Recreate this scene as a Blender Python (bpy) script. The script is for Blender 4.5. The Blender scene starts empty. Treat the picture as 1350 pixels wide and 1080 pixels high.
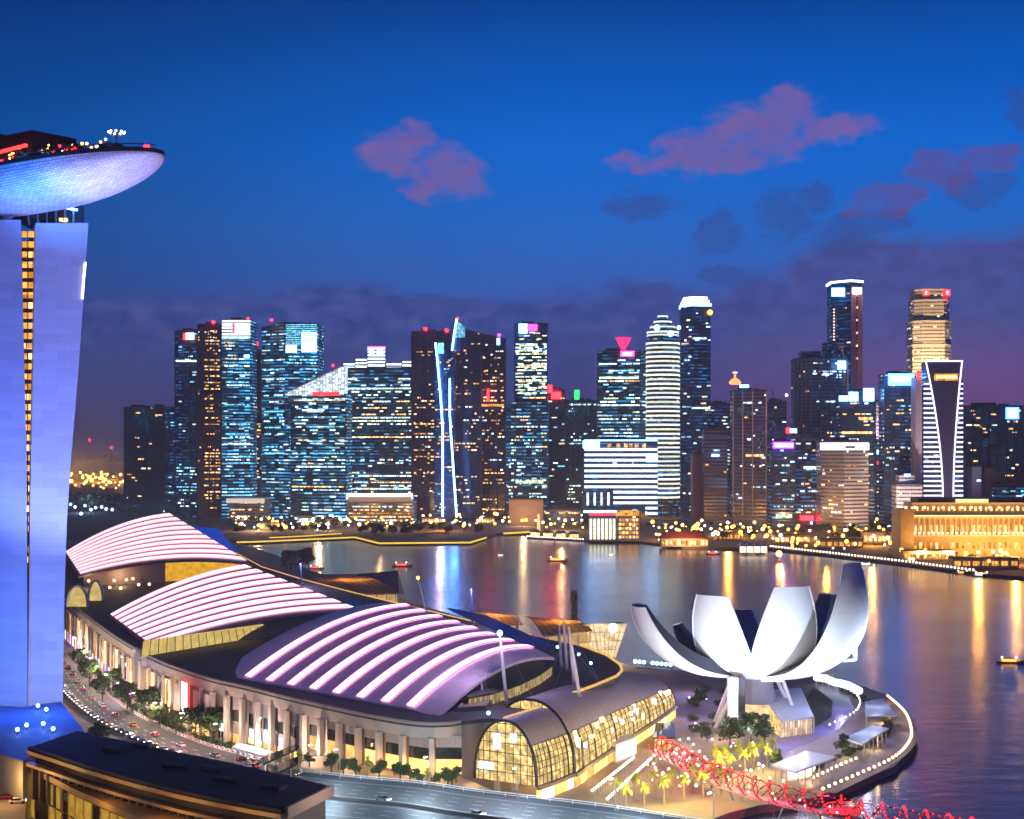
import bpy, math, random
from mathutils import Vector
R = math.radians
rnd = random.Random(7)
scene = bpy.context.scene
col = scene.collection

# ------------------------------------------------------------------ camera
FPX, CAM_H, HORIZON, CENTRE = 1958.0, 108.0, 590.0, 675.0     # focal length and horizon of the 1350x1080 frame
cam_data = bpy.data.cameras.new("camera")
cam_data.sensor_width = 36.0
cam_data.lens = FPX / 1350.0 * 36.0
cam_data.shift_y = (HORIZON - 540.0) / 1350.0
cam_data.clip_start = 1.0
cam_data.clip_end = 90000.0
cam = bpy.data.objects.new("camera", cam_data)
cam.location = (0, 0, CAM_H)
cam.rotation_euler = (R(90), 0, 0)
col.objects.link(cam)
scene.camera = cam

def s2l(c):
    return tuple(((v / 255.0) / 12.92 if v / 255.0 <= 0.04045 else ((v / 255.0 + 0.055) / 1.055) ** 2.4) for v in c)

# ------------------------------------------------------------------ world: dusk sky and clouds at infinity
world = bpy.data.worlds.new("World")
scene.world = world
world.use_nodes = True
def build_world():
    t = world.node_tree
    t.nodes.clear()
    N, L = t.nodes.new, t.links.new
    out = N("ShaderNodeOutputWorld"); bg = N("ShaderNodeBackground")
    L(bg.outputs[0], out.inputs[0])
    tc = N("ShaderNodeTexCoord"); sep = N("ShaderNodeSeparateXYZ")
    L(tc.outputs["Generated"], sep.inputs[0])
    def M(op, a, b=None, c=None, clamp=False):
        m = N("ShaderNodeMath"); m.operation = op; m.use_clamp = clamp
        for i, v in enumerate((a, b, c)):
            if v is None: continue
            if isinstance(v, (int, float)): m.inputs[i].default_value = v
            else: L(v, m.inputs[i])
        return m.outputs[0]
    def MR(v, a, b, c=0.0, d=1.0, smooth=True):
        m = N("ShaderNodeMapRange"); m.interpolation_type = 'SMOOTHSTEP' if smooth else 'LINEAR'
        L(v, m.inputs[0])
        for i, q in enumerate((a, b, c, d)): m.inputs[i + 1].default_value = q
        return m.outputs[0]
    def MIX(f, a, b):
        m = N("ShaderNodeMix"); m.data_type = 'RGBA'
        if isinstance(f, (int, float)): m.inputs[0].default_value = f
        else: L(f, m.inputs[0])
        for k, v in ((6, a), (7, b)):
            if isinstance(v, tuple): m.inputs[k].default_value = (*v, 1)
            else: L(v, m.inputs[k])
        return m.outputs[2]
    az = M('ARCTAN2', sep.outputs[0], sep.outputs[1])
    hyp = M('SQRT', M('ADD', M('MULTIPLY', sep.outputs[0], sep.outputs[0]), M('MULTIPLY', sep.outputs[1], sep.outputs[1])))
    te = M('DIVIDE', sep.outputs[2], M('MAXIMUM', hyp, 0.02))
    vec = N("ShaderNodeCombineXYZ"); L(az, vec.inputs[0]); L(te, vec.inputs[1])
    def noise(scale, detail, rough=0.55, stretch=1.0, off=0.0):
        mp = N("ShaderNodeMapping"); mp.inputs["Scale"].default_value = (scale, scale * stretch, 1)
        mp.inputs["Location"].default_value = (off, off * .7, off)
        L(vec.outputs[0], mp.inputs[0])
        n = N("ShaderNodeTexNoise"); n.inputs["Scale"].default_value = 1.0
        n.inputs["Detail"].default_value = detail; n.inputs["Roughness"].default_value = rough
        L(mp.outputs[0], n.inputs[0])
        return n
    n1 = noise(26, 6, 0.58, 1.3)
    n2 = noise(60, 5, 0.6, 1.5, 3.1)
    n3 = noise(9, 4, 0.5, 2.2, 8.2)
    # vertical gradient
    ramp = N("ShaderNodeValToRGB")
    L(M('DIVIDE', te, 0.7, clamp=True), ramp.inputs[0])
    stops = [(0.0, (62, 64, 124)), (0.09, (48, 82, 158)), (0.145, (28, 94, 180)), (0.20, (6, 92, 186)),
             (0.25, (2, 78, 166)), (0.31, (2, 54, 128)), (0.7, (3, 30, 84))]
    e = ramp.color_ramp.elements
    while len(e) < len(stops): e.new(0.5)
    for k, (p, c) in enumerate(stops):
        e[k].position = min(1.0, p / 0.7); e[k].color = (*s2l(c), 1)
    sky = ramp.outputs[0]
    # darker towards the left, as the last light is on the right
    dark = MR(az, -0.42, 0.06, 0.5, 1.0)
    vm = N("ShaderNodeVectorMath"); vm.operation = 'SCALE'; L(sky, vm.inputs[0]); L(dark, vm.inputs["Scale"])
    sky = vm.outputs[0]
    wob = N("ShaderNodeVectorMath"); wob.operation = 'MULTIPLY_ADD'
    L(n1.outputs["Color"], wob.inputs[0]); wob.inputs[1].default_value = (.044, .030, 0)
    add = N("ShaderNodeVectorMath"); add.operation = 'ADD'; L(vec.outputs[0], add.inputs[0])
    add.inputs[1].default_value = (-.022, -.015, 0)
    L(add.outputs[0], wob.inputs[2])
    def blobs(lst):
        acc = None
        for (px, py, rx, ry) in lst:
            a0 = math.atan((px - CENTRE) / FPX); t0 = (HORIZON - py) / FPX * math.cos(a0)
            mp = N("ShaderNodeMapping")
            sx, sy = FPX / rx, FPX / ry
            mp.inputs["Scale"].default_value = (sx, sy, 1)
            mp.inputs["Location"].default_value = (-a0 * sx, -t0 * sy, 0)
            L(wob.outputs[0], mp.inputs[0])
            g = N("ShaderNodeTexGradient"); g.gradient_type = 'SPHERICAL'
            L(mp.outputs[0], g.inputs[0])
            if acc is None: acc = g.outputs["Fac"]
            else:
                acc2 = N("ShaderNodeMath"); acc2.operation = 'MAXIMUM'
                L(acc, acc2.inputs[0]); L(g.outputs["Fac"], acc2.inputs[1])
                acc = acc2.outputs[0]
        return acc
    def mask(acc, lo, hi, amt):
        return MR(M('ADD', acc, M('MULTIPLY', M('MULTIPLY', M('SUBTRACT', n2.outputs["Fac"], 0.5), amt), MR(acc, 0.0, 0.12))), lo, hi)
    # low cloud banks over the horizon
    edge = M('ADD', M('MULTIPLY', M('SUBTRACT', n1.outputs["Fac"], .5), .030), M('MULTIPLY', M('SUBTRACT', n3.outputs["Fac"], .5), .05))
    top = MR(az, 0.12, 0.24, 0.106, 0.142)
    bank = MR(M('SUBTRACT', M('ADD', te, edge), top), 0.006, -0.012)
    bank_fade = MR(te, -0.02, 0.06, 1.0, 0.9)
    bank_col = MIX(MR(az, 0.02, 0.30), s2l((34, 56, 122)), s2l((62, 64, 124)))
    bank_col = MIX(MR(n2.outputs["Fac"], 0.3, 0.75), bank_col, s2l((66, 78, 142)))
    low = MIX(MR(te, 0.015, 0.10, 1.0, 0.0), bank_col, MIX(MR(az, 0.0, 0.32), s2l((50, 56, 112)), s2l((116, 76, 126))))
    sky = MIX(M('MULTIPLY', bank, bank_fade), sky, low)
    darkc = mask(blobs([(845, 268, 60, 26), (948, 305, 38, 42), (1035, 285, 55, 42), (1080, 262, 40, 30), (1150, 290, 80, 24), (965, 368, 60, 22), (850, 378, 70, 20),
                        (1110, 320, 60, 34), (1345, 140, 34, 36), (1290, 250, 60, 22), (560, 395, 90, 12)]), 0.12, 0.5, 0.9)
    sky = MIX(M('MULTIPLY', darkc, M('MULTIPLY', n2.outputs["Fac"], 0.95)), sky, s2l((46, 62, 124)))
    pinkr = mask(blobs([(1245, 228, 70, 34), (1305, 210, 50, 28), (1170, 262, 60, 26)]), 0.12, 0.5, 0.9)
    sky = MIX(M('MULTIPLY', pinkr, M('MULTIPLY', n2.outputs["Fac"], 1.2)), sky, s2l((84, 68, 128)))
    pink = mask(blobs([(522, 205, 62, 34), (585, 228, 70, 46), (545, 186, 28, 30), (560, 252, 40, 20),
                       (850, 212, 66, 18), (930, 198, 80, 44), (1000, 178, 84, 56), (1035, 148, 56, 40), (1100, 172, 74, 24), (960, 222, 70, 16)]), 0.0, 0.62, 1.15)
    shade = MIX(n1.outputs["Fac"], s2l((78, 72, 142)), s2l((128, 96, 150)))
    sky = MIX(M('MULTIPLY', pink, M('ADD', 0.22, M('MULTIPLY', n2.outputs["Fac"], 1.05), clamp=True)), sky, shade)
    L(sky, bg.inputs[0])
    bg.inputs[1].default_value = 1.2
build_world()

# ------------------------------------------------------------------ exposure and sampling
vs = scene.view_settings
vs.view_transform = 'Standard'; vs.look = 'None'; vs.exposure = 0.12; vs.gamma = 1.0
cy = scene.cycles
cy.max_bounces = 5; cy.diffuse_bounces = 2; cy.glossy_bounces = 3; cy.transmission_bounces = 3; cy.transparent_max_bounces = 8
cy.sample_clamp_indirect = 22.0
cy.caustics_reflective = False; cy.caustics_refractive = False
cy.use_denoising = True
try: cy.use_light_tree = True
except Exception: pass

# ------------------------------------------------------------------ picture <-> world
def P(px, py, Y): return Vector(((px - CENTRE) / FPX * Y, Y, CAM_H + (HORIZON - py) / FPX * Y))
def G(px, py, z=0.0):
    Y = (CAM_H - z) * FPX / (py - HORIZON)
    return Vector(((px - CENTRE) / FPX * Y, Y, z))
def XZ(px, Y): return (px - CENTRE) / FPX * Y
def ZY(py, Y): return CAM_H + (HORIZON - py) / FPX * Y

# ------------------------------------------------------------------ mesh builder
class MB:
    def __init__(s): s.v = []; s.f = []; s.uv = []
    def add(s, vs, fs, uvs=None):
        b = len(s.v); s.v += [tuple(v) for v in vs]
        for k, f in enumerate(fs):
            s.f.append(tuple(i + b for i in f))
            s.uv.append(uvs[k] if uvs else [(0.0, 0.0)] * len(f))
        return s
    def box(s, c, d, rz=0.0):
        hx, hy, hz = d[0] / 2, d[1] / 2, d[2] / 2; ca, sa = math.cos(rz), math.sin(rz); vs = []
        for x, y, z in ((-1,-1,-1),(1,-1,-1),(1,1,-1),(-1,1,-1),(-1,-1,1),(1,-1,1),(1,1,1),(-1,1,1)):
            X, Y = x * hx, y * hy
            vs.append((c[0] + X * ca - Y * sa, c[1] + X * sa + Y * ca, c[2] + z * hz))
        a, b, h = d[0], d[1], d[2]; z0 = c[2] - hz
        def q(w): return [(0, z0), (w, z0), (w, z0 + h), (0, z0 + h)]
        return s.add(vs, [(0,3,2,1),(4,5,6,7),(0,1,5,4),(1,2,6,5),(2,3,7,6),(3,0,4,7)],
                     [[(0,0)]*4, [(0,0),(a,0),(a,b),(0,b)], q(a), q(b), q(a), q(b)])
    def prism(s, poly, z0, z1, cap=True, top=None):
        n = len(poly); T = top or poly
        area = sum(poly[i][0] * poly[(i+1) % n][1] - poly[(i+1) % n][0] * poly[i][1] for i in range(n))
        if area < 0: poly = poly[::-1]; T = T[::-1]
        vs = [(p[0], p[1], z0) for p in poly] + [(p[0], p[1], (p[2] if len(p) > 2 else z1)) for p in T]
        fs, uv = [], []; u = 0.0
        for i in range(n):
            j = (i + 1) % n
            w = math.hypot(poly[j][0] - poly[i][0], poly[j][1] - poly[i][1])
            fs.append((i, j, n + j, n + i)); uv.append([(u, z0), (u + w, z0), (u + w, vs[n+j][2]), (u, vs[n+i][2])]); u += w
        if cap:
            fs.append(tuple(range(n, 2 * n))); uv.append([(p[0] * .0, 0.0) for p in poly])
            fs.append(tuple(range(n - 1, -1, -1))); uv.append([(0.0, 0.0)] * n)
        return s.add(vs, fs, uv)
    def tube(s, pts, r, n=6, cap=True, closed=False):
        pts = [Vector(p) for p in pts]; m = len(pts); vs = []
        for i, p in enumerate(pts):
            a = pts[(i - 1) % m] if (closed or i > 0) else p
            b = pts[(i + 1) % m] if (closed or i < m - 1) else p
            d = (b - a).normalized()
            up = Vector((0, 0, 1)) if abs(d.z) < .95 else Vector((0, 1, 0))
            x = d.cross(up).normalized(); y = x.cross(d)
            rr = r[i] if isinstance(r, (list, tuple)) else r
            for k in range(n):
                t = 2 * math.pi * k / n
                vs.append(p + x * (rr * math.cos(t)) + y * (rr * math.sin(t)))
        fs = []
        for i in range(m if closed else m - 1):
            j = (i + 1) % m
            for k in range(n):
                fs.append((i*n + k, i*n + (k+1) % n, j*n + (k+1) % n, j*n + k))
        if cap and not closed:
            fs.append(tuple(range(n - 1, -1, -1))); fs.append(tuple((m-1)*n + k for k in range(n)))
        return s.add(vs, fs)
    def beam(s, p, q, w, h):
        p, q = Vector(p), Vector(q); d = (q - p).normalized()
        up = Vector((0, 0, 1)) if abs(d.z) < .98 else Vector((0, 1, 0))
        x = d.cross(up).normalized() * (w / 2); y = x.normalized().cross(d) * (h / 2)
        vs = [p-x-y, p+x-y, p+x+y, p-x+y, q-x-y, q+x-y, q+x+y, q-x+y]
        return s.add(vs, [(0,1,2,3),(7,6,5,4),(4,5,1,0),(5,6,2,1),(6,7,3,2),(7,4,0,3)])
    def grid(s, rows, uvs=None):
        m, n = len(rows), len(rows[0]); vs = [p for r in rows for p in r]; fs, uv = [], []
        for i in range(m - 1):
            for j in range(n - 1):
                fs.append((i*n+j, i*n+j+1, (i+1)*n+j+1, (i+1)*n+j))
                if uvs: uv.append([uvs(i, j), uvs(i, j+1), uvs(i+1, j+1), uvs(i+1, j)])
                else: uv.append([(i/(m-1), j/(n-1)), (i/(m-1), (j+1)/(n-1)), ((i+1)/(m-1), (j+1)/(n-1)), ((i+1)/(m-1), j/(n-1))])
        return s.add(vs, fs, uv)
    def slab(s, rows, t, uvs=None):
        rows = [[Vector(p) for p in r] for r in rows]
        off = t if isinstance(t, Vector) else Vector((0, 0, -t))
        low = [[p + off for p in r] for r in rows]
        s.grid(rows, uvs); s.grid([r[::-1] for r in low])
        s.grid([rows[0][::-1], low[0][::-1]]); s.grid([rows[-1], low[-1]])
        s.grid([[r[0] for r in rows], [r[0] for r in low]]); s.grid([[r[-1] for r in rows][::-1], [r[-1] for r in low][::-1]])
        return s
    def sphere(s, c, r, n=8, m=5, sq=1.0):
        rows = []
        for i in range(m + 1):
            a = math.pi * i / m
            rows.append([(c[0] + r * math.sin(a) * math.cos(2*math.pi*k/n), c[1] + r * math.sin(a) * math.sin(2*math.pi*k/n), c[2] - r * sq * math.cos(a)) for k in range(n + 1)])
        return s.grid([r_[::1] for r_ in rows])
    def lathe(s, prof, c, n=32, cap=True):
        rows = [[(c[0] + r * math.cos(2*math.pi*k/n), c[1] + r * math.sin(2*math.pi*k/n), c[2] + z) for k in range(n + 1)] for r, z in prof]
        circ = 2 * math.pi * max(p[0] for p in prof)
        s.grid(rows, lambda i, j: (circ * j / n, c[2] + prof[i][1]))
        if cap: s.add(rows[-1][:-1], [tuple(range(n))]); s.add(rows[0][:-1], [tuple(range(n - 1, -1, -1))])
        return s
    def build(s, name, mat, parent=None, smooth=False):
        off = Vector((0, 0, 0)); p = parent
        while p: off += p.location; p = p.parent
        me = bpy.data.meshes.new(name)
        me.from_pydata([(v[0] - off.x, v[1] - off.y, v[2] - off.z) for v in s.v], [], s.f)
        lay = me.uv_layers.new(name="UVMap")
        flat = [c for face in s.uv for uv in face for c in uv]
        if len(flat) == 2 * len(me.loops): lay.data.foreach_set("uv", flat)
        if smooth: me.polygons.foreach_set("use_smooth", [True] * len(me.polygons))
        me.materials.append(mat); me.update()
        o = bpy.data.objects.new(name, me); col.objects.link(o)
        if parent: o.parent = parent
        return o

def tag(o, label, cat, group=None):
    o["label"] = label; o["category"] = cat
    if group: o["group"] = group
    return o
def thing(name, label, cat, loc=(0, 0, 0), group=None):
    o = bpy.data.objects.new(name, None); col.objects.link(o); o.location = loc; o.empty_display_size = 2
    return tag(o, label, cat, group)
def structure(name, mb, mat):
    o = mb.build(name, mat); o["kind"] = "structure"; return o
def copy_tree(o, parent=None):
    c = o.copy(); col.objects.link(c)
    if parent: c.parent = parent
    for ch in list(o.children): copy_tree(ch, c)
    return c
class Stamp:
    """places the first built thing, then copies of it"""
    def __init__(s, make): s.make = make; s.src = None; s.used = False
    def put(s, loc, rz=0.0, label=None, cat=None, group=None, scale=1.0):
        if s.src is None: s.src = s.make()
        o = s.src if not s.used else copy_tree(s.src)
        s.used = True
        o.location = loc; o.rotation_euler = (0, 0, rz); o.scale = (scale,) * 3
        if label: o["label"] = label
        if cat: o["category"] = cat
        if group: o["group"] = group
        return o
def lamp(name, kind, loc, energy, color, target=None, size=1.0, angle=60, blend=.6, parent=None):
    d = bpy.data.lights.new(name, kind); d.energy = energy; d.color = color
    if kind == 'SPOT': d.spot_size = R(angle); d.spot_blend = blend; d.shadow_soft_size = size
    elif kind == 'POINT': d.shadow_soft_size = size
    elif kind == 'AREA': d.shape = 'DISK'; d.size = size
    o = bpy.data.objects.new(name, d); col.objects.link(o); o.location = loc
    if target is not None:
        o.rotation_euler = (Vector(target) - Vector(loc)).to_track_quat('-Z', 'Y').to_euler()
    return o

# ------------------------------------------------------------------ materials
MATS = {}
def new_mat(name):
    m = bpy.data.materials.new(name); m.use_nodes = True; m.node_tree.nodes.clear()
    t = m.node_tree; out = t.nodes.new("ShaderNodeOutputMaterial"); MATS[name] = m
    return m, t, out
def nmath(t, op, a, b=None, clamp=False):
    m = t.nodes.new("ShaderNodeMath"); m.operation = op; m.use_clamp = clamp
    for i, v in enumerate((a, b)):
        if v is None: continue
        if isinstance(v, (int, float)): m.inputs[i].default_value = v
        else: t.links.new(v, m.inputs[i])
    return m.outputs[0]
def nmix(t, f, a, b):
    m = t.nodes.new("ShaderNodeMix"); m.data_type = 'RGBA'
    for k, v in ((0, f), (6, a), (7, b)):
        if isinstance(v, tuple): m.inputs[k].default_value = (*v, 1)
        elif isinstance(v, (int, float)): m.inputs[k].default_value = v
        else: t.links.new(v, m.inputs[k])
    return m.outputs[2]
def pbr(name, rgb, rough=.6, metal=0.0, var=.25, scale=.2, bump=0.0, spec=.5, lines=None):
    m, t, out = new_mat(name)
    b = t.nodes.new("ShaderNodeBsdfPrincipled"); t.links.new(b.outputs[0], out.inputs[0])
    b.inputs["Roughness"].default_value = rough; b.inputs["Metallic"].default_value = metal
    b.inputs["Specular IOR Level"].default_value = spec
    g = t.nodes.new("ShaderNodeNewGeometry")
    n = t.nodes.new("ShaderNodeTexNoise"); n.inputs["Scale"].default_value = scale; n.inputs["Detail"].default_value = 5
    t.links.new(g.outputs["Position"], n.inputs["Vector"])
    lo = tuple(c * (1 - var) for c in rgb); hi = tuple(min(1, c * (1 + var)) for c in rgb)
    c = nmix(t, n.outputs["Fac"], lo, hi)
    if lines:                                   # joints of panels: (u step, v step, width, darkening) in UV metres
        uv = t.nodes.new("ShaderNodeUVMap"); sp = t.nodes.new("ShaderNodeSeparateXYZ"); t.links.new(uv.outputs[0], sp.inputs[0])
        jm = None
        for k, st in ((0, lines[0]), (1, lines[1])):
            if not st: continue
            fr = nmath(t, 'LESS_THAN', nmath(t, 'FRACT', nmath(t, 'DIVIDE', sp.outputs[k], st)), lines[2])
            jm = fr if jm is None else nmath(t, 'MAXIMUM', jm, fr)
        c = nmix(t, nmath(t, 'MULTIPLY', jm, lines[3]), c, tuple(v * .25 for v in rgb))
    t.links.new(c, b.inputs["Base Color"])
    if bump:
        bp = t.nodes.new("ShaderNodeBump"); bp.inputs["Strength"].default_value = bump
        n2 = t.nodes.new("ShaderNodeTexNoise"); n2.inputs["Scale"].default_value = scale * 4; n2.inputs["Detail"].default_value = 4
        t.links.new(g.outputs["Position"], n2.inputs["Vector"])
        t.links.new(n2.outputs["Fac"], bp.inputs["Height"]); t.links.new(bp.outputs[0], b.inputs["Normal"])
    return m
def emit(name, rgb, strength, vary=0.0, sample=False, panes=None, blotch=0.0, spots=None):
    m, t, out = new_mat(name)
    e = t.nodes.new("ShaderNodeEmission"); t.links.new(e.outputs[0], out.inputs[0])
    e.inputs[0].default_value = (*rgb, 1)
    s = None
    if vary:
        oi = t.nodes.new("ShaderNodeObjectInfo")
        s = nmath(t, 'ADD', nmath(t, 'MULTIPLY', oi.outputs["Random"], strength * vary), strength * (1 - vary))
    g = t.nodes.new("ShaderNodeNewGeometry")
    if blotch:
        n = t.nodes.new("ShaderNodeTexNoise"); n.inputs["Scale"].default_value = .35; n.inputs["Detail"].default_value = 3
        t.links.new(g.outputs["Position"], n.inputs["Vector"])
        k = nmath(t, 'ADD', 1 - blotch, nmath(t, 'MULTIPLY', n.outputs["Fac"], 2 * blotch))
        s = nmath(t, 'MULTIPLY', s if s is not None else strength, k)
    if spots:                                   # bright shops and lamps scattered behind the glass: (scale, power, gain)
        n = t.nodes.new("ShaderNodeTexNoise"); n.inputs["Scale"].default_value = spots[0]; n.inputs["Detail"].default_value = 4; n.inputs["Roughness"].default_value = .65
        t.links.new(g.outputs["Position"], n.inputs["Vector"])
        k = nmath(t, 'ADD', .7, nmath(t, 'MULTIPLY', nmath(t, 'POWER', nmath(t, 'MULTIPLY', n.outputs["Fac"], 1.7), spots[1]), spots[2]))
        s = nmath(t, 'MULTIPLY', s if s is not None else strength, k)
    if panes:                                   # mullions every `panes` metres, each pane with its own brightness
        sp = t.nodes.new("ShaderNodeSeparateXYZ"); t.links.new(g.outputs["Position"], sp.inputs[0])
        q = nmath(t, 'DIVIDE', nmath(t, 'ADD', sp.outputs[0], nmath(t, 'MULTIPLY', sp.outputs[1], .8)), panes)
        wn = t.nodes.new("ShaderNodeTexWhiteNoise"); wn.noise_dimensions = '2D'
        cb = t.nodes.new("ShaderNodeCombineXYZ"); t.links.new(nmath(t, 'FLOOR', q), cb.inputs[0])
        t.links.new(nmath(t, 'FLOOR', nmath(t, 'DIVIDE', sp.outputs[2], 3.0)), cb.inputs[1]); t.links.new(cb.outputs[0], wn.inputs["Vector"])
        k = nmath(t, 'MULTIPLY', nmath(t, 'GREATER_THAN', nmath(t, 'FRACT', q), .14), nmath(t, 'ADD', .35, nmath(t, 'MULTIPLY', wn.outputs["Value"], .9)))
        s = nmath(t, 'MULTIPLY', s if s is not None else strength, k)
    if s is not None: t.links.new(s, e.inputs[1])
    else: e.inputs[1].default_value = strength
    if not sample: m.cycles.emission_sampling = 'NONE'
    return m
def facade(name, wall, glass, fh=4.8, bw=3.4, lit=.1, cols=((1, .62, .25), (.7, .9, 1)), strength=1.6, wh=.55, rowlit=.5, rough=.18, mull=.12, metal=0.0, dim=.16, dimcol=(.03, .35, .75)):
    m, t, out = new_mat(name)
    b = t.nodes.new("ShaderNodeBsdfPrincipled"); t.links.new(b.outputs[0], out.inputs[0])
    uv = t.nodes.new("ShaderNodeUVMap"); sp = t.nodes.new("ShaderNodeSeparateXYZ"); t.links.new(uv.outputs[0], sp.inputs[0])
    u = nmath(t, 'DIVIDE', sp.outputs[0], bw); v = nmath(t, 'DIVIDE', sp.outputs[1], fh)
    cu, cv = nmath(t, 'FLOOR', u), nmath(t, 'FLOOR', v); fu, fv = nmath(t, 'FRACT', u), nmath(t, 'FRACT', v)
    win = nmath(t, 'MULTIPLY', nmath(t, 'GREATER_THAN', fu, mull), nmath(t, 'MULTIPLY', nmath(t, 'GREATER_THAN', fv, .22), nmath(t, 'LESS_THAN', fv, .22 + wh)))
    cb = t.nodes.new("ShaderNodeCombineXYZ"); t.links.new(cu, cb.inputs[0]); t.links.new(cv, cb.inputs[1])
    oi = t.nodes.new("ShaderNodeObjectInfo"); t.links.new(oi.outputs["Random"], cb.inputs[2])
    wn = t.nodes.new("ShaderNodeTexWhiteNoise"); wn.noise_dimensions = '3D'; t.links.new(cb.outputs[0], wn.inputs["Vector"])
    cb2 = t.nodes.new("ShaderNodeCombineXYZ"); t.links.new(cv, cb2.inputs[0]); t.links.new(oi.outputs["Random"], cb2.inputs[1])
    wr = t.nodes.new("ShaderNodeTexWhiteNoise"); wr.noise_dimensions = '2D'; t.links.new(cb2.outputs[0], wr.inputs["Vector"])
    thr = nmath(t, 'SUBTRACT', 1.0, nmath(t, 'MULTIPLY', lit, nmath(t, 'ADD', 1 - rowlit, nmath(t, 'MULTIPLY', nmath(t, 'POWER', wr.outputs["Value"], 3.0), rowlit * 4))))
    g0 = t.nodes.new("ShaderNodeNewGeometry"); cl = t.nodes.new("ShaderNodeTexNoise"); cl.inputs["Scale"].default_value = .035; cl.inputs["Detail"].default_value = 3
    t.links.new(g0.outputs["Position"], cl.inputs["Vector"])          # lit rooms come in clusters
    thr = nmath(t, 'SUBTRACT', nmath(t, 'ADD', thr, .06), nmath(t, 'MULTIPLY', nmath(t, 'SUBTRACT', cl.outputs["Fac"], .5), lit * 6))
    on = nmath(t, 'MULTIPLY', nmath(t, 'GREATER_THAN', wn.outputs["Value"], thr), win)
    wc = t.nodes.new("ShaderNodeTexWhiteNoise"); wc.noise_dimensions = '3D'
    vm = t.nodes.new("ShaderNodeVectorMath"); vm.operation = 'ADD'; vm.inputs[1].default_value = (17.3, 5.1, 2.7)
    t.links.new(cb.outputs[0], vm.inputs[0]); t.links.new(vm.outputs[0], wc.inputs["Vector"])
    n = t.nodes.new("ShaderNodeTexNoise"); n.inputs["Scale"].default_value = .03; g = t.nodes.new("ShaderNodeNewGeometry"); t.links.new(g.outputs["Position"], n.inputs["Vector"])
    wallc = nmix(t, n.outputs["Fac"], tuple(c * .7 for c in wall), tuple(c * 1.25 for c in wall))
    t.links.new(nmix(t, win, wallc, glass), b.inputs["Base Color"])
    b.inputs["Metallic"].default_value = metal
    t.links.new(nmath(t, 'ADD', nmath(t, 'MULTIPLY', win, rough - .6), .6), b.inputs["Roughness"])
    # most rooms are only dimly lit behind tinted glass, a few are bright
    n3 = t.nodes.new("ShaderNodeTexNoise"); n3.inputs["Scale"].default_value = .018; n3.inputs["Detail"].default_value = 2; t.links.new(g.outputs["Position"], n3.inputs["Vector"])
    dimf = nmath(t, 'MULTIPLY', nmath(t, 'MULTIPLY', win, nmath(t, 'POWER', wc.outputs["Value"], 2.0)), nmath(t, 'MULTIPLY', dim * 1.45, nmath(t, 'POWER', nmath(t, 'MULTIPLY', n3.outputs["Fac"], 1.9), 3.0)))
    t.links.new(nmix(t, on, dimcol, nmix(t, wc.outputs["Value"], cols[0], cols[1])), b.inputs["Emission Color"])
    t.links.new(nmath(t, 'MAXIMUM', dimf, nmath(t, 'MULTIPLY', on, nmath(t, 'MULTIPLY', strength * 1.5, nmath(t, 'ADD', .14, nmath(t, 'POWER', wr.outputs["Value"], 1.5))))), b.inputs["Emission Strength"])
    m.cycles.emission_sampling = 'NONE'
    return m

WARM, AMBER, COOL, CYAN = (1, .60, .24), (1, .42, .06), (.72, .90, 1), (.35, .80, 1)
M_asphalt = pbr("asphalt", (.045, .046, .05), .75, var=.3, scale=.15, bump=.15)
M_paving = pbr("paving", (.27, .21, .18), .7, var=.3, scale=.12)
M_path = pbr("path_stone", (.30, .24, .25), .6, var=.25, scale=.2)
M_land = pbr("land", (.11, .09, .075), .9, var=.5, scale=.01)
M_quay = pbr("quay_concrete", (.16, .14, .13), .8, var=.3)
M_grass = pbr("grass", (.03, .06, .015), .9, var=.6, scale=.15)
M_white = pbr("white_paint", (.75, .75, .76), .45, var=.08)
M_steel = pbr("steel", (.32, .32, .35), .35, .8, var=.15)
M_dsteel = pbr("dark_steel", (.04, .04, .05), .45, .6, var=.2)
M_dark = pbr("dark_roofing", (.022, .02, .026), .7, var=.4, scale=.1)
M_roofing = pbr("grey_roofing", (.05, .05, .06), .7, var=.4, scale=.08)
M_beige = pbr("beige_stone", (.40, .31, .26), .7, var=.15, lines=(4.0, 2.0, .03, .5))
M_gold = pbr("gold_stone", (.38, .25, .10), .55, var=.2)
M_cream = pbr("cream_stone", (.48, .42, .34), .65, var=.15)
M_bark = pbr("bark", (.09, .06, .04), .9, var=.4, scale=2)
M_leaf = [pbr("leaf_dark", (.035, .065, .018), .6, var=.5, scale=.8), pbr("leaf_mid", (.05, .085, .02), .6, var=.5, scale=.8), pbr("leaf_palm", (.30, .32, .04), .55, var=.4, scale=.8)]
M_black = pbr("black_rubber", (.012, .012, .012), .7)
M_tglass = pbr("tinted_glass", (.012, .016, .02), .08, var=.1, spec=.8)
E_warm = emit("lit_warm", (1, .54, .2), 4.2, .6, panes=2.6)
E_amber = emit("lit_amber", AMBER, 1.8, .5, panes=3.0)
E_cool = emit("lit_cool", (.6, .86, 1), 5.0, .6, panes=2.2)
E_cyan = emit("lit_cyan", (.2, .7, 1), 3.2, .6, panes=2.2)
E_green = emit("lit_pale", (.78, 1, .66), 3.4, .5, panes=2.6)
E_white = emit("white_light", (.93, .96, 1), 3.0)
E_bluew = emit("blue_white_light", (.12, .40, 1), 12.0)
E_red = emit("red_light", (1, .004, .006), 42.0)
E_redsoft = emit("red_sign", (1, .06, .06), 1.6)
E_mag = emit("magenta_light", (1, .02, .2), 14.0)
E_grn = emit("green_light", (.05, .9, .22), 1.6)
E_bulb = emit("bulb_warm", (1, .62, .24), 7.0)
E_bulbw = emit("bulb_white", (1, .88, .78), 6.0)
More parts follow.
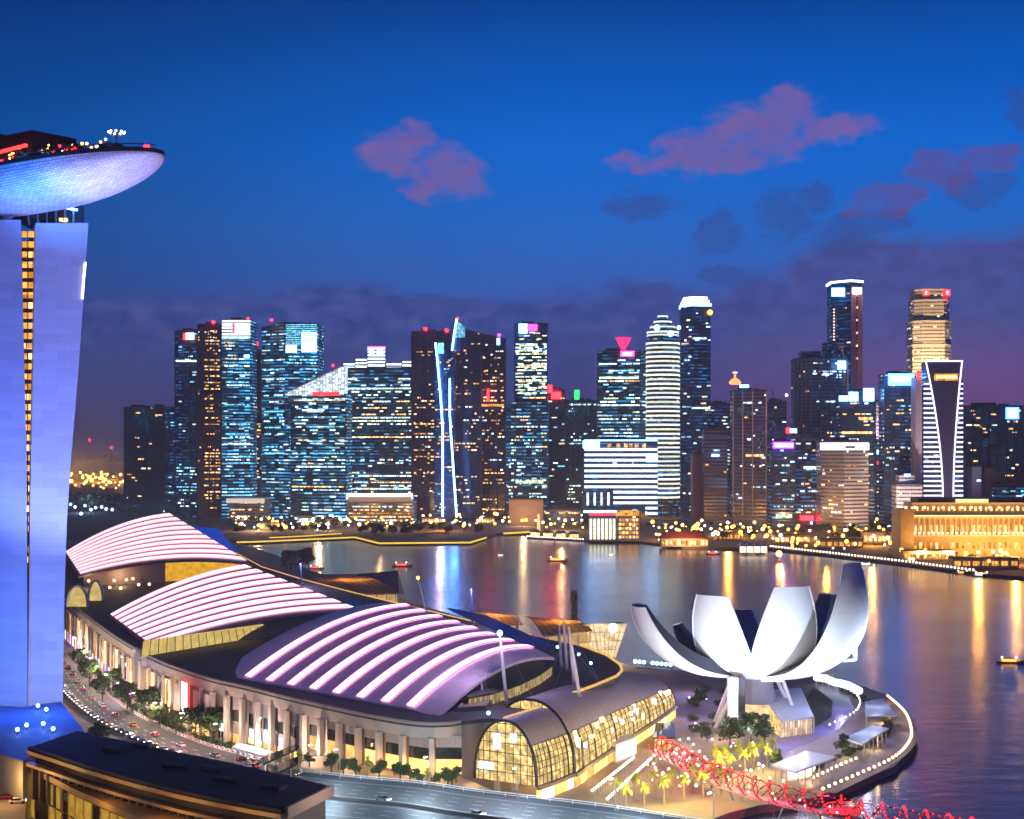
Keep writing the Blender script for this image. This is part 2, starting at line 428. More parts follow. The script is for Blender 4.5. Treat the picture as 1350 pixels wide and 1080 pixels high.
E_bulbb = emit("bulb_blue", (.22, .5, 1), 9.0)
E_bulba = emit("bulb_amber", (1, .45, .06), 6.0)
E_yline = emit("yellow_line", (1, .62, .08), 1.15, blotch=.4)
# ================================================================== SETTING: water, land, roads
def water_mat():
    m, t, out = new_mat("bay_water")
    b = t.nodes.new("ShaderNodeBsdfPrincipled"); t.links.new(b.outputs[0], out.inputs[0])
    b.inputs["Base Color"].default_value = (.018, .026, .11, 1)
    b.inputs["Roughness"].default_value = .16; b.inputs["IOR"].default_value = 1.42
    b.inputs["Specular IOR Level"].default_value = 1.0
    g = t.nodes.new("ShaderNodeNewGeometry")
    mp = t.nodes.new("ShaderNodeMapping"); mp.inputs["Scale"].default_value = (.05, .09, .05); t.links.new(g.outputs["Position"], mp.inputs[0])
    n = t.nodes.new("ShaderNodeTexNoise"); n.inputs["Scale"].default_value = 1; n.inputs["Detail"].default_value = 6; n.inputs["Roughness"].default_value = .62
    t.links.new(mp.outputs[0], n.inputs["Vector"])
    bp = t.nodes.new("ShaderNodeBump"); bp.inputs["Strength"].default_value = .22; bp.inputs["Distance"].default_value = 1.4
    t.links.new(n.outputs["Fac"], bp.inputs["Height"]); t.links.new(bp.outputs[0], b.inputs["Normal"])
    nf = t.nodes.new("ShaderNodeTexNoise"); nf.inputs["Scale"].default_value = 5; nf.inputs["Detail"].default_value = 3; t.links.new(mp.outputs[0], nf.inputs["Vector"])
    t.links.new(nmath(t, 'ADD', n.outputs["Fac"], nmath(t, 'MULTIPLY', nf.outputs["Fac"], .22)), bp.inputs["Height"])
    n2 = t.nodes.new("ShaderNodeTexNoise"); n2.inputs["Scale"].default_value = .006; n2.inputs["Detail"].default_value = 3
    t.links.new(g.outputs["Position"], n2.inputs["Vector"])
    t.links.new(nmath(t, 'ADD', .12, nmath(t, 'MULTIPLY', n2.outputs["Fac"], .2)), b.inputs["Roughness"])
    return m
M_water = water_mat()
structure("water", MB().box((0, 3000, -3.5), (9000, 7000, 2.0)), M_water)

near_shore = [(900,1095),(960,1072),(1000,1062),(1073,1052),(1127,1032),(1180,1010),(1203,985),(1206,965),(1198,940),(1172,917),(1133,903),(1080,893),
              (1000,886),(900,884),(845,882),(800,868),(740,850),(650,825),(560,800),(480,775),(410,752),(372,735),(335,722),(300,713)]
NS = [tuple(G(x, y))[:2] for x, y in near_shore]
structure("ground", MB().prism(NS + [(-1500, NS[-1][1]), (-1500, 220), (60, 220)], -4, 0), M_paving)
far_shore = [(300,712.9),(330,714),(470,707),(500,715),(620,714),(642,707),(655,703),(700,703),(775,712),(845,714),(900,721),(1015,723),(1100,732),(1200,744),(1290,756),(1400,764),(1700,790)]
FS = [tuple(G(x, y))[:2] for x, y in far_shore]
structure("land", MB().prism([(-14000, FS[0][1] + .1)] + [(x, y + .1) for x, y in FS] + [(14000, FS[-1][1]), (14000, 22000), (-14000, 22000)], -4, 0), M_land)

def strip(pts, w, z, h=.004):
    """a flat ribbon along ground points"""
    L, Rr = [], []
    for i, p in enumerate(pts):
        a = Vector(pts[max(i-1, 0)][:2]); b = Vector(pts[min(i+1, len(pts)-1)][:2]); d = (b - a).normalized(); nrm = Vector((-d.y, d.x))
        L.append(Vector((p[0] + nrm.x * w / 2, p[1] + nrm.y * w / 2, z))); Rr.append(Vector((p[0] - nrm.x * w / 2, p[1] - nrm.y * w / 2, z)))
    return [Rr, L]
def smooth_path(pts, n=8):
    out = []
    for i in range(len(pts) - 1):
        p0, p1, p2, p3 = (Vector(pts[max(i-1, 0)]), Vector(pts[i]), Vector(pts[i+1]), Vector(pts[min(i+2, len(pts)-1)]))
        for k in range(n):
            t = k / n
            out.append(.5 * ((2*p1) + (p2-p0)*t + (2*p0-5*p1+4*p2-p3)*t*t + (3*p1-p0-3*p2+p3)*t**3))
    out.append(Vector(pts[-1])); return out
def walk(pts, step, start=0.0):
    """points every `step` metres along a polyline, with heading"""
    out = []; need = start
    for a, b in zip(pts, pts[1:]):
        a, b = Vector(a), Vector(b); L = (b - a).length; d = (b - a) / L if L else Vector((1, 0, 0)); s = need
        while s <= L:
            out.append((a + d * s, math.atan2(d.y, d.x))); s += step
        need = s - L
    return out

# street that curves past the mall
street_px = [(72,862),(88,888),(104,912),(126,932),(152,950),(190,969),(235,987),(285,1002),(345,1018),(420,1032)]
STREET = smooth_path([G(x, y) for x, y in street_px], 6)
structure("road", MB().slab(strip(STREET, 19, .06), .05), M_asphalt)
mk = MB()
M_mark = pbr("road_paint", (.7, .7, .68), .6, var=.15)
for off in (-3.4, 0.0, 3.4):
    pl = [Vector((p[0], p[1], 0)) for p in strip(STREET, abs(off) * 2 + .001, 0)[0 if off > 0 else 1]]
    for (p, h) in walk(pl, 9.0):
        mk.box((p.x, p.y, .072), (3.6, .22, .012), h)
structure("road_markings", mk, M_mark)
kb = MB()
for side in (0, 1):
    e = strip(STREET, 19.5, .16)[side]
    kb.tube([(p[0], p[1], .08) for p in e], .16, 4)
structure("kerb", kb, M_quay)

# highway at the bottom of the picture
HW_Z = 8.0
hw_top = [(398,1019),(440,1024),(480,1028),(557,1035),(640,1047),(780,1063),(900,1081),(1000,1098)]
HWL = smooth_path([G(x, y, HW_Z) for x, y in hw_top], 5)
hw_rows = [HWL, [Vector((p.x - 14, p.y - 78, HW_Z)) for p in HWL]]
structure("highway", MB().slab(hw_rows[::-1], 2.4), pbr("highway_asphalt", (.07, .08, .085), .55, var=.3, scale=.12, bump=.1))
mk = MB()
for fr, dash in ((.06, 0), (.115, 1), (.17, 1), (.225, 1), (.28, 0), (.36, 0), (.42, 1), (.48, 1), (.54, 0)):
    pl = [a.lerp(b, fr) for a, b in zip(*hw_rows)]
    if dash:
        for p, h in walk(pl, 8): mk.box((p.x, p.y, HW_Z + .012), (3.2, .22, .012), h)
    else: mk.slab([[Vector((p.x, p.y, HW_Z + .018)) for p in s_] for s_ in strip(pl, .25, 0)], .012)
structure("highway_markings", mk, M_mark)

# promenade round the point, lily pond, grass beds
prom = [(1080,1043),(1125,1022),(1160,1004),(1185,982),(1190,962),(1180,940),(1155,920),(1120,906),(1075,897)]
PROM = smooth_path([G(x, y) for x, y in prom], 6)
structure("promenade", MB().slab(strip(PROM, 11, .12), .1), M_path)
pond_px = [(1012,1000),(1060,982),(1105,962),(1128,938),(1118,918),(1085,905),(1075,912),(1098,930),(1092,950),(1060,966),(1010,972),(985,985)]
def pond_mat():
    m, t, out = new_mat("pond_water")
    b = t.nodes.new("ShaderNodeBsdfPrincipled"); t.links.new(b.outputs[0], out.inputs[0])
    b.inputs["Base Color"].default_value = (.16, .14, .26, 1); b.inputs["Roughness"].default_value = .35
    return m
structure("pond", MB().prism([tuple(G(x, y))[:2] for x, y in pond_px], .02, .08), pond_mat())
bed_px = [(1072,905),(1098,925),(1096,945),(1068,962),(1048,958),(1060,930)]
g_ = structure("grass_bed", MB().prism([tuple(G(x, y))[:2] for x, y in bed_px], .02, .3), M_grass)

# ================================================================== SKYLINE
UNIT = {}
def unit_window(mat):
    if mat.name not in UNIT:
        o = MB().box((0, 0, 0), (1, 1, 1)); me = bpy.data.meshes.new("window")
        me.from_pydata(o.v, [], o.f); me.materials.append(mat); UNIT[mat.name] = me
    return UNIT[mat.name]
class Tower:
    CAP = 96
    def __init__(s, name, label, foot, ytop, mat, depth=40, cat="skyscraper", base=0.0, roof=True, ytops=None):
        s.foot = [Vector((XZ(px, Y), Y, 0)) for px, Y in foot]; s.Y = min(p.y for p in s.foot)
        s.z = ZY(ytop, s.foot[0].y if ytops is None else s.Y); s.base = base; s.count = 0; s.extra = {}
        back = max(p.y for p in s.foot) + depth
        s.poly = [(p.x, p.y) for p in s.foot] + [(s.foot[-1].x + depth * .05, back), (s.foot[0].x + depth * .05, back)]
        cx = sum(p[0] for p in s.poly) / len(s.poly); cy_ = sum(p[1] for p in s.poly) / len(s.poly)
        s.root = thing(name, label, cat, (cx, cy_, base)); s.c = (cx, cy_)
        s.mat = mat
        if ytops:                                         # slanted top: one height per front corner
            zs = [ZY(y, p.y) for y, p in zip(ytops, s.foot)]
            topp = [(p.x, p.y, z) for p, z in zip(s.foot, zs)] + [(s.poly[-2][0], back, zs[-1]), (s.poly[-1][0], back, zs[0])]
            s.z = min(zs); MB().prism(s.poly, base, s.z, top=topp).build("wall", mat, s.root)
        else:
            MB().prism(s.poly, base, s.z).build("wall", mat, s.root)
            if roof:
                q = [(cx + (x - cx) * 1.012, cy_ + (y - cy_) * 1.012) for x, y in s.poly]
                MB().prism(q, s.z, s.z + 1.6).build("roof", M_roofing, s.root)
                w = abs(s.foot[-1].x - s.foot[0].x)
                MB().box((cx - w * .1, cy_, s.z + 3.6), (w * .38, depth * .4, 4.0)).box((cx + w * .24, cy_ - 3, s.z + 2.8), (w * .16, depth * .2, 2.4)).build("plant_room", M_roofing, s.root)
    def X(s, px): return XZ(px, s.Y)
    def win(s, p, w, h, rz, mat):
        if s.count < s.CAP:
            o = bpy.data.objects.new("window", unit_window(mat)); col.objects.link(o); o.parent = s.root
            o.location = Vector(p) - s.root.location; o.rotation_euler = (0, 0, rz); o.scale = (w, .5, h)
        else: s.extra.setdefault(mat.name, (MB(), mat))[0].box(p, (w, .5, h), rz)
        s.count += 1
    def lights(s, prob=.3, mats=None, fh=4.9, z0=None, z1=None, run=(3, 10), faces=None, h=2.0, gap=(2, 14), u0=0.03, u1=.97, rows=None):
        mats = mats or [(E_cool, 1)]
        bag = [m for m, k in mats for _ in range(k)]
        for fi in range(len(s.foot) - 1):
            if faces is not None and fi not in faces: continue
            a, b = s.foot[fi], s.foot[fi + 1]; L = (b - a).length; d = (b - a) / L; rz = math.atan2(d.y, d.x); nrm = Vector((d.y, -d.x, 0))
            z = (z0 if z0 is not None else s.base + 14); top = z1 if z1 is not None else s.z - 5
            while z < top:
                rp = rnd.random(); rp = prob * .85 * (2.6 if rp > .80 else (.25 if rp < .45 else 1.0))
                u = L * u0 + rnd.uniform(0, gap[1] * .5); m = rnd.choice(bag)
                while u < L * u1 - 1.5:
                    w = min(rnd.uniform(*run), L * u1 - u)
                    if rnd.random() < rp:
                        mm = m if rnd.random() < .75 else rnd.choice(bag)
                        s.win(a + d * (u + w / 2) + nrm * .15 + Vector((0, 0, z + 1.9)), w, h * rnd.uniform(.7, 1.1), rz, mm)
                        u += w + rnd.uniform(.5, gap[0])
                    else: u += rnd.uniform(*gap)
                z += fh
        return s
    def band(s, px0, px1, py0, py1, mat, name="sign", t=1.0, dy=.9, Y=None):
        """a lit panel standing proud of the front face"""
        Y = Y or s.Y
        MB().box(((XZ(px0, Y) + XZ(px1, Y)) / 2, Y - dy, (ZY(py0, Y) + ZY(py1, Y)) / 2), (abs(XZ(px1, Y) - XZ(px0, Y)), t, abs(ZY(py0, Y) - ZY(py1, Y)))).build(name, mat, s.root)
        return s
    def beacon(s, px, py, mat=None, r=2.0, dy=0):
        Y = s.Y + dy
        c = P(px, py, Y); MB().sphere(c, r * 1.25).build("beacon", mat or E_red, s.root)
        MB().tube([(c.x, c.y, min(s.z, c.z - 1.5) - .5), (c.x, c.y, c.z)], .35, 5).build("mast", M_dsteel, s.root)
        return s
    def piers(s, n, mat, w=1.2, d=1.4, faces=None, gap=0.0):
        for fi in range(len(s.foot) - 1):
            if faces is not None and fi not in faces: continue
            a, b = s.foot[fi], s.foot[fi + 1]; dr = (b - a).normalized(); nrm = Vector((dr.y, -dr.x, 0))
            for k in range(n + 1):
                p = a.lerp(b, k / n) + nrm * (d * .3); MB().box((p.x, p.y, (s.base + s.z) / 2 - .4), (w, d, s.z - s.base - .8), math.atan2(dr.y, dr.x)).build("pier", mat, s.root)
        return s
    def ledges(s, step, mat, d=1.2, h=.7):
        for fi in range(len(s.foot) - 1):
            a, b = s.foot[fi], s.foot[fi + 1]; dr = (b - a).normalized(); nrm = Vector((dr.y, -dr.x, 0)); z = s.base + step
            while z < s.z - 2:
                MB().beam(a + nrm * (d * .3) + Vector((0, 0, z)), b + nrm * (d * .3) + Vector((0, 0, z)), d, h).build("ledge", mat, s.root); z += step
        return s
    def done(s):
        for mb, mat in s.extra.values():
            o = mb.build("windows", mat, s.root); o["kind"] = "stuff"

F_teal = facade("glass_teal", (.006, .022, .035), (.008, .05, .085), 5.04, 7.5, .13, ((.25, .75, 1), (.75, .95, 1)), .9, dim=0.5, wh=.42, mull=.05)
F_teal2 = facade("glass_teal_bright", (.008, .03, .05), (.01, .075, .13), 4.8, 8.5, .20, ((.15, .6, 1), (.7, .95, 1)), .8, rowlit=.7, dim=1.0, wh=.42, mull=.05)
F_dark = facade("glass_dark", (.008, .010, .018), (.01, .018, .035), 4.32, 3.0, .04, ((1, .6, .25), (.8, .9, 1)), 1.0, dim=.10)
F_navy = facade("glass_navy", (.008, .014, .03), (.008, .028, .07), 5.04, 6.5, .07, ((.5, .8, 1), (1, .8, .5)), .9, dim=0.38, dimcol=(.02, .22, .75), wh=.42, mull=.05)
F_res = facade("residential_dark", (.012, .015, .026), (.010, .012, .024), 4.08, 2.6, .07, ((1, .5, .16), (1, .75, .42)), 1.2, rowlit=.2, dim=.12, dimcol=(.25, .12, .2))
F_pink = facade("pink_concrete", (.17, .13, .20), (.012, .012, .03), 4.8, 90, .0, wh=.5, mull=0.0)
F_grey = facade("grey_concrete", (.13, .12, .17), (.012, .016, .035), 5.04, 3.2, .05, ((.8, .9, 1), (1, .7, .4)), 1.0, wh=.5)
F_beige = facade("beige_concrete", (.30, .22, .18), (.02, .02, .03), 4.8, 3.0, .08, ((1, .8, .5), (.85, .95, 1)), 1.1, wh=.45)
F_pale = facade("pale_stone", (.36, .30, .30), (.03, .03, .05), 4.8, 3.2, .1, ((1, .75, .45), (1, .9, .7)), 1.0, wh=.4)
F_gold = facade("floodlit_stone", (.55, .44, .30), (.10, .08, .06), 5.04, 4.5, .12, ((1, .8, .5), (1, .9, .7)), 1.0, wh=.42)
mixC = [(E_cool, 4), (E_cyan, 3), (E_green, 2), (E_warm, 1)]
mixW = [(E_warm, 6), (E_amber, 2), (E_cool, 1)]
mixM = [(E_cool, 3), (E_warm, 3), (E_green, 2), (E_cyan, 1)]

M_resd = pbr("residential_pier", (.018, .019, .030), .6)
M_greyp = pbr("grey_pier", (.15, .14, .2), .6)
def T(*a, **k): return Tower(*a, **k)
# --- far left pair
t = T("apartment_tower", "unlit dark slab tower at the left end of the skyline, left one of a pair", [(163, 2376), (193, 2352)], 538, F_dark, cat="tower block").lights(.03, mixW); t.done()
t = T("apartment_tower", "dark tower with a lit cluster of windows under its roof, left end of the skyline", [(194, 2346), (217, 2364)], 537, F_dark, cat="tower block")
t.lights(.5, mixW, z0=t.z - 14, z1=t.z - 5, u0=.35).lights(.05, [(E_cyan, 1), (E_warm, 1)]); t.done()
t = T("office_block", "low dark narrow block just left of the red and white sign tower", [(218, 2388), (231, 2388)], 541, F_navy, cat="office block").lights(.12, [(E_cyan, 1)]); t.done()
# --- financial centre
t = T("office_tower", "dark glass tower with red and white sign, first tall one from the left", [(231, 2286), (260, 2268)], 437, F_navy)
t.piers(3, M_roofing, 1.0, 1.6)
t.lights(.10, [(E_cool, 1), (E_cyan, 1)], z0=t.z - 90).lights(.55, [(E_cyan, 3), (E_cool, 2)], z0=16, z1=92, run=(3, 8))
t.band(245, 256, 439, 448, E_white).band(242, 245.5, 440, 448, E_red).band(232, 259, 475, 477, E_cool, "window", .6); t.done()
t = T("office_tower", "slim dark tower with warm windows and red roof beacon beside the white crowned tower", [(260.5, 2256), (291, 2268)], 428, F_res)
t.piers(4, M_resd, 1.6, 2.2)
t.lights(.5, mixW, u0=.25, run=(3, 6), gap=(1.5, 8)).beacon(281, 425); t.done()
t = T("office_tower", "cyan glass tower with white striped crown and pink white sign", [(292, 2244), (331, 2256)], 422, F_teal2)
for k in range(6): t.band(293, 330, 422.5 + k * 4.3, 424.8 + k * 4.3, E_white if k < 5 else E_cool, "light_band", .7, .7)
t.band(310, 329, 427, 440, E_white, dy=1.6).band(306.5, 310, 427, 440, E_red, dy=1.6).band(322, 329, 468, 472, E_bluew, dy=1.2)
t.lights(.4, [(E_warm, 1), (E_cool, 1)], z0=t.z - 60, z1=t.z - 30, u1=.5).lights(.5, [(E_cool, 2), (E_cyan, 4)], z1=t.z - 60).beacon(327, 420, r=1.2); t.done()
t = T("apartment_tower", "thin dark tower with red beacon between two cyan glass towers", [(332, 2328), (344, 2328)], 464, F_res, cat="tower block")
t.lights(.8, mixW, z0=30, z1=150, run=(3, 7)).beacon(338, 453, r=2.4); t.done()
t = T("office_tower", "tall cyan glass tower with glowing upper corner and flat top behind the sloped crown", [(345, 2280), (376, 2256), (419, 2265)], 425, F_teal2, ytops=[431, 424, 427])
t.lights(.32, [(E_cyan, 5), (E_cool, 2)]).band(377, 391, 455, 465, E_white, "window", .6, .5).band(397, 417, 438, 464, E_bluew, "window", .6, -4).beacon(358, 422, r=1.6)
for k in range(12): t.band(377, 418, 428 + k * 2.4, 428.8 + k * 2.4, E_cyan, "light_band", .4, .3 - 6 * (k % 1))
t.done()
t = T("office_tower", "teal glass tower with a bright white wedge shaped sloping crown", [(383, 2196), (457, 2178)], 521, F_teal2)
t.ledges(22, M_roofing, 1.4, 1.2)
t.lights(.42, [(E_cool, 3), (E_cyan, 2), (E_green, 2), (E_warm, 1)], run=(3, 12))
a0, a1, a2 = P(376, 521, 2191), P(454, 521, 2178), P(454, 482, 2178)
E_crown = emit("lit_crown", (.75, .92, 1), 1.6, panes=4.0, blotch=.5)
MB().prism([(a0.x, a0.y), (a1.x, a1.y), (a1.x + 2, a1.y + 26), (a0.x + 2, a0.y + 26)], a0.z, a0.z,
           top=[(a0.x, a0.y, a0.z + 1.2), (a1.x, a1.y, a2.z), (a1.x + 2, a1.y + 26, a2.z), (a0.x + 2, a0.y + 26, a0.z + 1.2)]).build("crown", E_crown, t.root)
MB().beam(a0 + Vector((-2, -1, 2)), a2 + Vector((1, -1, 1)), 1.6, 1.6).build("roof_edge", M_white, t.root)
t.band(412, 448, 517, 522, E_redsoft, "sign", dy=2).beacon(439, 482, r=1.5); t.done()
t = T("office_tower", "broad dark glass office tower with stepped white lit crown topped in magenta", [(455, 2256), (545, 2244)], 486, F_teal)
t.ledges(26, M_roofing, 1.6, 1.6)
for (x0, x1, y) in ((451, 467, 478), (467.2, 483, 472), (483.2, 507, 457), (508, 529, 478), (529.2, 544, 475)):
    Y = 2262; MB().box(((XZ(x0, Y) + XZ(x1, Y)) / 2, Y + 12, (ZY(y, Y) + ZY(487, Y)) / 2), (XZ(x1, Y) - XZ(x0, Y), 24, ZY(y, Y) - ZY(487, Y))).build("crown_block", F_teal2, t.root)
    for k in range(int((487 - y) / 4.5)): t.band(x0 + .6, x1 - .6, y + .8 + k * 4.5, y + 2.8 + k * 4.5, E_white, "light_band", .8, -13.6)
t.band(484, 507, 456.2, 458, E_mag, "sign", .8, -12); t.band(486, 492, 461, 469, E_white, dy=-12).band(496, 504, 461, 469, E_white, dy=-12)
t.lights(.42, [(E_cool, 4), (E_green, 3), (E_warm, 2)], run=(2.5, 9), gap=(1.5, 8)); t.done()
t = T("convention_building", "low building with a long white lit curved roof edge at the foot of the towers", [(457, 2148), (545, 2142)], 661, F_beige, cat="building", roof=False)
MB().box((t.c[0], t.c[1] - 6, t.z + 3.5), (90, 60, 6.5)).build("roof", M_white, t.root)
t.band(457, 545, 650, 658, emit("lit_roof_edge", (1, .86, .74), 1.5, blotch=.4), "light_band", 1, 10)
t.lights(.8, mixW, z0=1, run=(2, 6), gap=(1, 3)); t.done()
t = T("convention_building", "low white roofed building lit from below in front of the cyan towers", [(302, 2160), (349, 2154)], 660, F_beige, cat="building", roof=False)
MB().box((t.c[0], t.c[1] - 6, t.z + 2), (50, 56, 3.6)).build("roof", M_white, t.root)
t.band(300, 350, 657, 663, emit("lit_soffit", (1, .8, .66), .8), "light_band", 1, 9); t.lights(.7, mixW, z0=1, run=(2, 6)); t.done()
# --- twin sail towers and neighbours
E_strip = emit("light_strip", (.07, .28, 1), 44.0)
t = T("apartment_tower", "dark residential tower with warm windows and two red beacons, left of the light line towers", [(543, 2226), (594, 2220)], 438, F_res)
t.piers(5, M_resd, 1.6, 2.2)
t.lights(.34, mixW, run=(2.5, 5), gap=(2, 12), u0=.05, u1=.6).beacon(561, 434).beacon(589, 436); t.done()
t = T("apartment_tower", "shorter sail shaped residential tower edged by one long white light line", [(573, 2160), (598, 2148)], 466, F_navy, ytops=[452, 468])
MB().tube([P(574, 452, 2156), P(577, 479, 2155), P(581, 525, 2154), P(583.5, 565, 2154), P(583.5, 682, 2154)], 1.1, 6).build("light_strip", E_strip, t.root)
t.band(577, 585, 452, 466, E_cyan, "window", .6, -4); t.lights(.22, mixW + [(E_cyan, 3)], run=(2.5, 5)); t.done()
t = T("apartment_tower", "taller sail shaped residential tower with pointed lit tip and white light lines", [(595, 2196), (634, 2190)], 440, F_res, ytops=[426, 440])
t.piers(3, M_resd, 1.4, 2.0)
MB().tube([P(602, 421, 2188), P(599, 440, 2188), P(596, 462, 2188)], 1.2, 6).build("light_strip", E_strip, t.root)
MB().tube([P(593, 499, 2136), P(593, 547, 2136), P(594.6, 575, 2136), P(597, 608, 2136), P(602, 682, 2136)], 1.1, 6).build("light_strip", E_strip, t.root)
MB().prism([(XZ(600, 2191), 2191), (XZ(613, 2191), 2191), (XZ(613, 2191), 2208), (XZ(600, 2191), 2208)], ZY(445, 2191), 0,
           top=[(XZ(602, 2191), 2191, ZY(422, 2191)), (XZ(613, 2191), 2191, ZY(432, 2191)), (XZ(613, 2191), 2208, ZY(432, 2191)), (XZ(602, 2191), 2208, ZY(422, 2191))]).build("crown", E_cyan, t.root)
t.beacon(603, 420, r=1.5).lights(.22, mixW, run=(2.5, 5)); t.done()
t = T("apartment_tower", "broad dark residential tower with a full amber lit floor and magenta beacon", [(625, 2214), (666, 2208)], 442, F_res, ytops=[437, 446])
t.piers(4, M_resd, 1.8, 2.4)
t.lights(.34, mixW, run=(2.5, 5), gap=(2, 9)).band(631, 664, 533, 536, E_amber, "window", .6, .5).band(642, 645, 513, 529, E_red, "sign").beacon(658, 442, E_mag).band(655, 659, 446, 455, E_bluew); t.done()
t = T("office_tower", "slim glass tower of pale green lit floors under a white and pink glowing sign", [(678, 2232), (722, 2226)], 428, F_navy)
t.band(684, 695, 427, 440, E_bluew).band(694, 708, 428, 436, E_mag).lights(.9, [(E_green, 5), (E_cool, 2)], z0=ZY(520, 2228), z1=ZY(452, 2228), run=(5, 14), gap=(1, 3)).lights(.3, mixM); t.done()
t = T("office_tower", "lower broad glass tower with scattered pale windows in front of the pale green one", [(667, 2178), (723, 2172)], 531, F_teal)
t.piers(5, M_roofing, 1.0, 1.6)
t.lights(.34, [(E_green, 3), (E_cool, 3), (E_warm, 1)], run=(2, 6)).band(680, 716, 634, 637.5, E_green, "window", .6, .5); t.done()
t = T("office_tower", "dark tower with two glowing red signs at its top", [(719, 2250), (745, 2246)], 515, F_dark)
t.band(721, 728, 508, 518, E_red).band(727, 739, 517, 526, E_red, dy=1.6).lights(.16, mixM); t.done()
t = T("office_tower", "dark wide tower with one glowing green sign", [(745, 2241), (787, 2238)], 529, F_dark)
t.piers(6, M_roofing, 1.2, 1.8)
t.band(757, 764, 514, 527, E_grn).lights(.30, [(E_green, 2), (E_cool, 2), (E_cyan, 1)], run=(2, 6)); t.done()
t = T("museum_block", "plain low beige block on the shore below the red sign tower", [(671, 2076), (716, 2073)], 659, pbr("rose_stone", (.30, .19, .17), .7), cat="building", depth=30); t.done()
t = T("office_block", "low louvred dark block right of the plain beige block on the shore", [(717, 2088), (766, 2085)], 672, F_grey, cat="office block"); t.lights(.2, mixW); t.done()
# --- centre right
t = T("office_tower", "broad glass tower with a magenta funnel and pink sign on its roof", [(787, 2112), (845, 2100)], 464, F_teal)
t.ledges(20, M_roofing, 1.4, 1.6)
cx_, Y = XZ(822, 2112), 2116
MB().lathe([(3, ZY(464, Y)), (3.5, ZY(460, Y)), (11.5, ZY(446, Y)), (11.5, ZY(445, Y)), (9, ZY(446, Y))], (cx_, Y, 0), 4).build("roof_funnel", emit("magenta_funnel", (1, .04, .22), 1.4, blotch=.5), t.root)
t.band(818, 836, 463, 470, E_mag).band(821, 833, 464.5, 469, E_white, dy=1.7).band(790, 842, 497, 499.5, E_green, "window", .6).lights(.6, [(E_cool, 4), (E_green, 3), (E_warm, 1), (E_cyan, 2)], run=(4, 12), gap=(2, 9)); t.done()
t = T("office_tower", "plain glass wing squeezed between the funnel tower and the round white banded tower", [(845.5, 2124), (862, 2124)], 467, F_teal); t.lights(.7, [(E_cool, 3), (E_green, 1)]); t.done()
# round banded tower
Y = 2064; c0 = XZ(876, Y); r0 = 22 / FPX * Y
rt = thing("office_tower", "round tower wrapped in bright white bands with a stepped dome", "skyscraper", (c0, Y + r0, 0))
zt = [ZY(y, Y) for y in (668, 444, 433, 426, 420, 414)]
MB().lathe([(r0 * .98, 0), (r0 * .98, zt[1]), (r0 * .9, zt[1]), (r0 * .9, zt[2]), (r0 * .72, zt[2] + .1), (r0 * .72, zt[3]), (r0 * .5, zt[3] + .1), (r0 * .5, zt[4]), (r0 * .3, zt[4] + .1), (r0 * .28, zt[5])], (c0, Y + r0, 0), 40).build("wall", F_teal, rt)
E_ring = emit("ring_light", (.92, .96, .92), 1.7, .45, blotch=.55); E_ringw = emit("ring_light_warm", (1, .92, .62), 1.7, .4, blotch=.6)
k = 0; yy = 656.0
while yy > 448:
    z = ZY(yy, Y); MB().lathe([(r0 * .985, -1.3), (r0 * 1.03, -1.3), (r0 * 1.03, 1.3), (r0 * .985, 1.3)], (c0, Y + r0, z), 40, False).build("light_band", E_ring if k % 3 else E_ringw, rt)
    yy -= 6.0; k += 1
for yb, rr in ((441, .93), (437, .93), (430, .75), (423, .53), (415.5, .31)):
    MB().lathe([(r0 * rr * .9, -1.1), (r0 * rr * 1.04, -1.1), (r0 * rr * 1.04, 1.1), (r0 * rr * .9, 1.1)], (c0, Y + r0, ZY(yb, Y)), 40, False).build("light_band", E_ring, rt)
for px in (866, 884, 895): MB().sphere(P(px, 432 if px != 884 else 440, Y + 2), 4.2 if px != 895 else 3).build("floodlight", E_bulbb, rt)
MB().lathe([(r0 * .8, 0), (r0 * .85, 14), (r0 * 1.35, 22), (r0 * 1.35, 25), (r0, 26)], (c0, Y + r0, ZY(700, Y) - 6), 32).build("podium_ring", F_gold, rt)
t = T("office_tower", "tall blue glass tower with white lit stepped crown behind the round banded tower", [(898, 2196), (912, 2178), (937, 2184)], 404, F_navy, roof=False)
cx_, cy2 = t.c
for k, (y0, y1, sc_) in enumerate(((404, 400, 1.03), (399, 395.5, .92), (394.5, 391, .8))):
    q = [(cx_ + (x - cx_) * sc_, cy2 + (y - cy2) * sc_) for x, y in t.poly]; MB().prism(q, ZY(y0, 2184), ZY(y1, 2184)).build("crown", E_white if k else E_bluew, t.root)
    q = [(cx_ + (x - cx_) * sc_ * .93, cy2 + (y - cy2) * sc_ * .93) for x, y in t.poly]; MB().prism(q, ZY(y1, 2184), ZY(y1 - 1.2, 2184)).build("roof", M_roofing, t.root)
t.beacon(936, 412, E_bulba, 3.2).band(913, 931, 445, 447.5, E_cool, "window", .6).band(912, 936, 537, 539, E_cool, "window", .6).lights(.14, [(E_cool, 3), (E_warm, 1), (E_cyan, 1)], run=(3, 8)); t.done()
t = T("office_block", "low waterfront office block striped with bright white lines and corner signs", [(768, 1932), (867, 1908)], 581, F_navy, cat="office block", depth=36, base=26)
for k in range(13):
    y = 591 + k * 7.0
    x0 = 770 if k < 8 else 808
    if k >= 11: x0 = 850
    t.band(x0, 866, y, y + 3.4, emit("stripe_light_%d" % (k % 3), (.72, .85, 1), 2.0, blotch=.5) if k < 3 else MATS["stripe_light_%d" % (k % 3)], "light_band", .7, .8 + 8)
t.band(768, 790, 581, 591, E_bluew, dy=10).band(851, 866, 598, 609, E_bluew, dy=10).band(770, 866, 580, 581.5, E_bluew, "light_band", .7, 9)
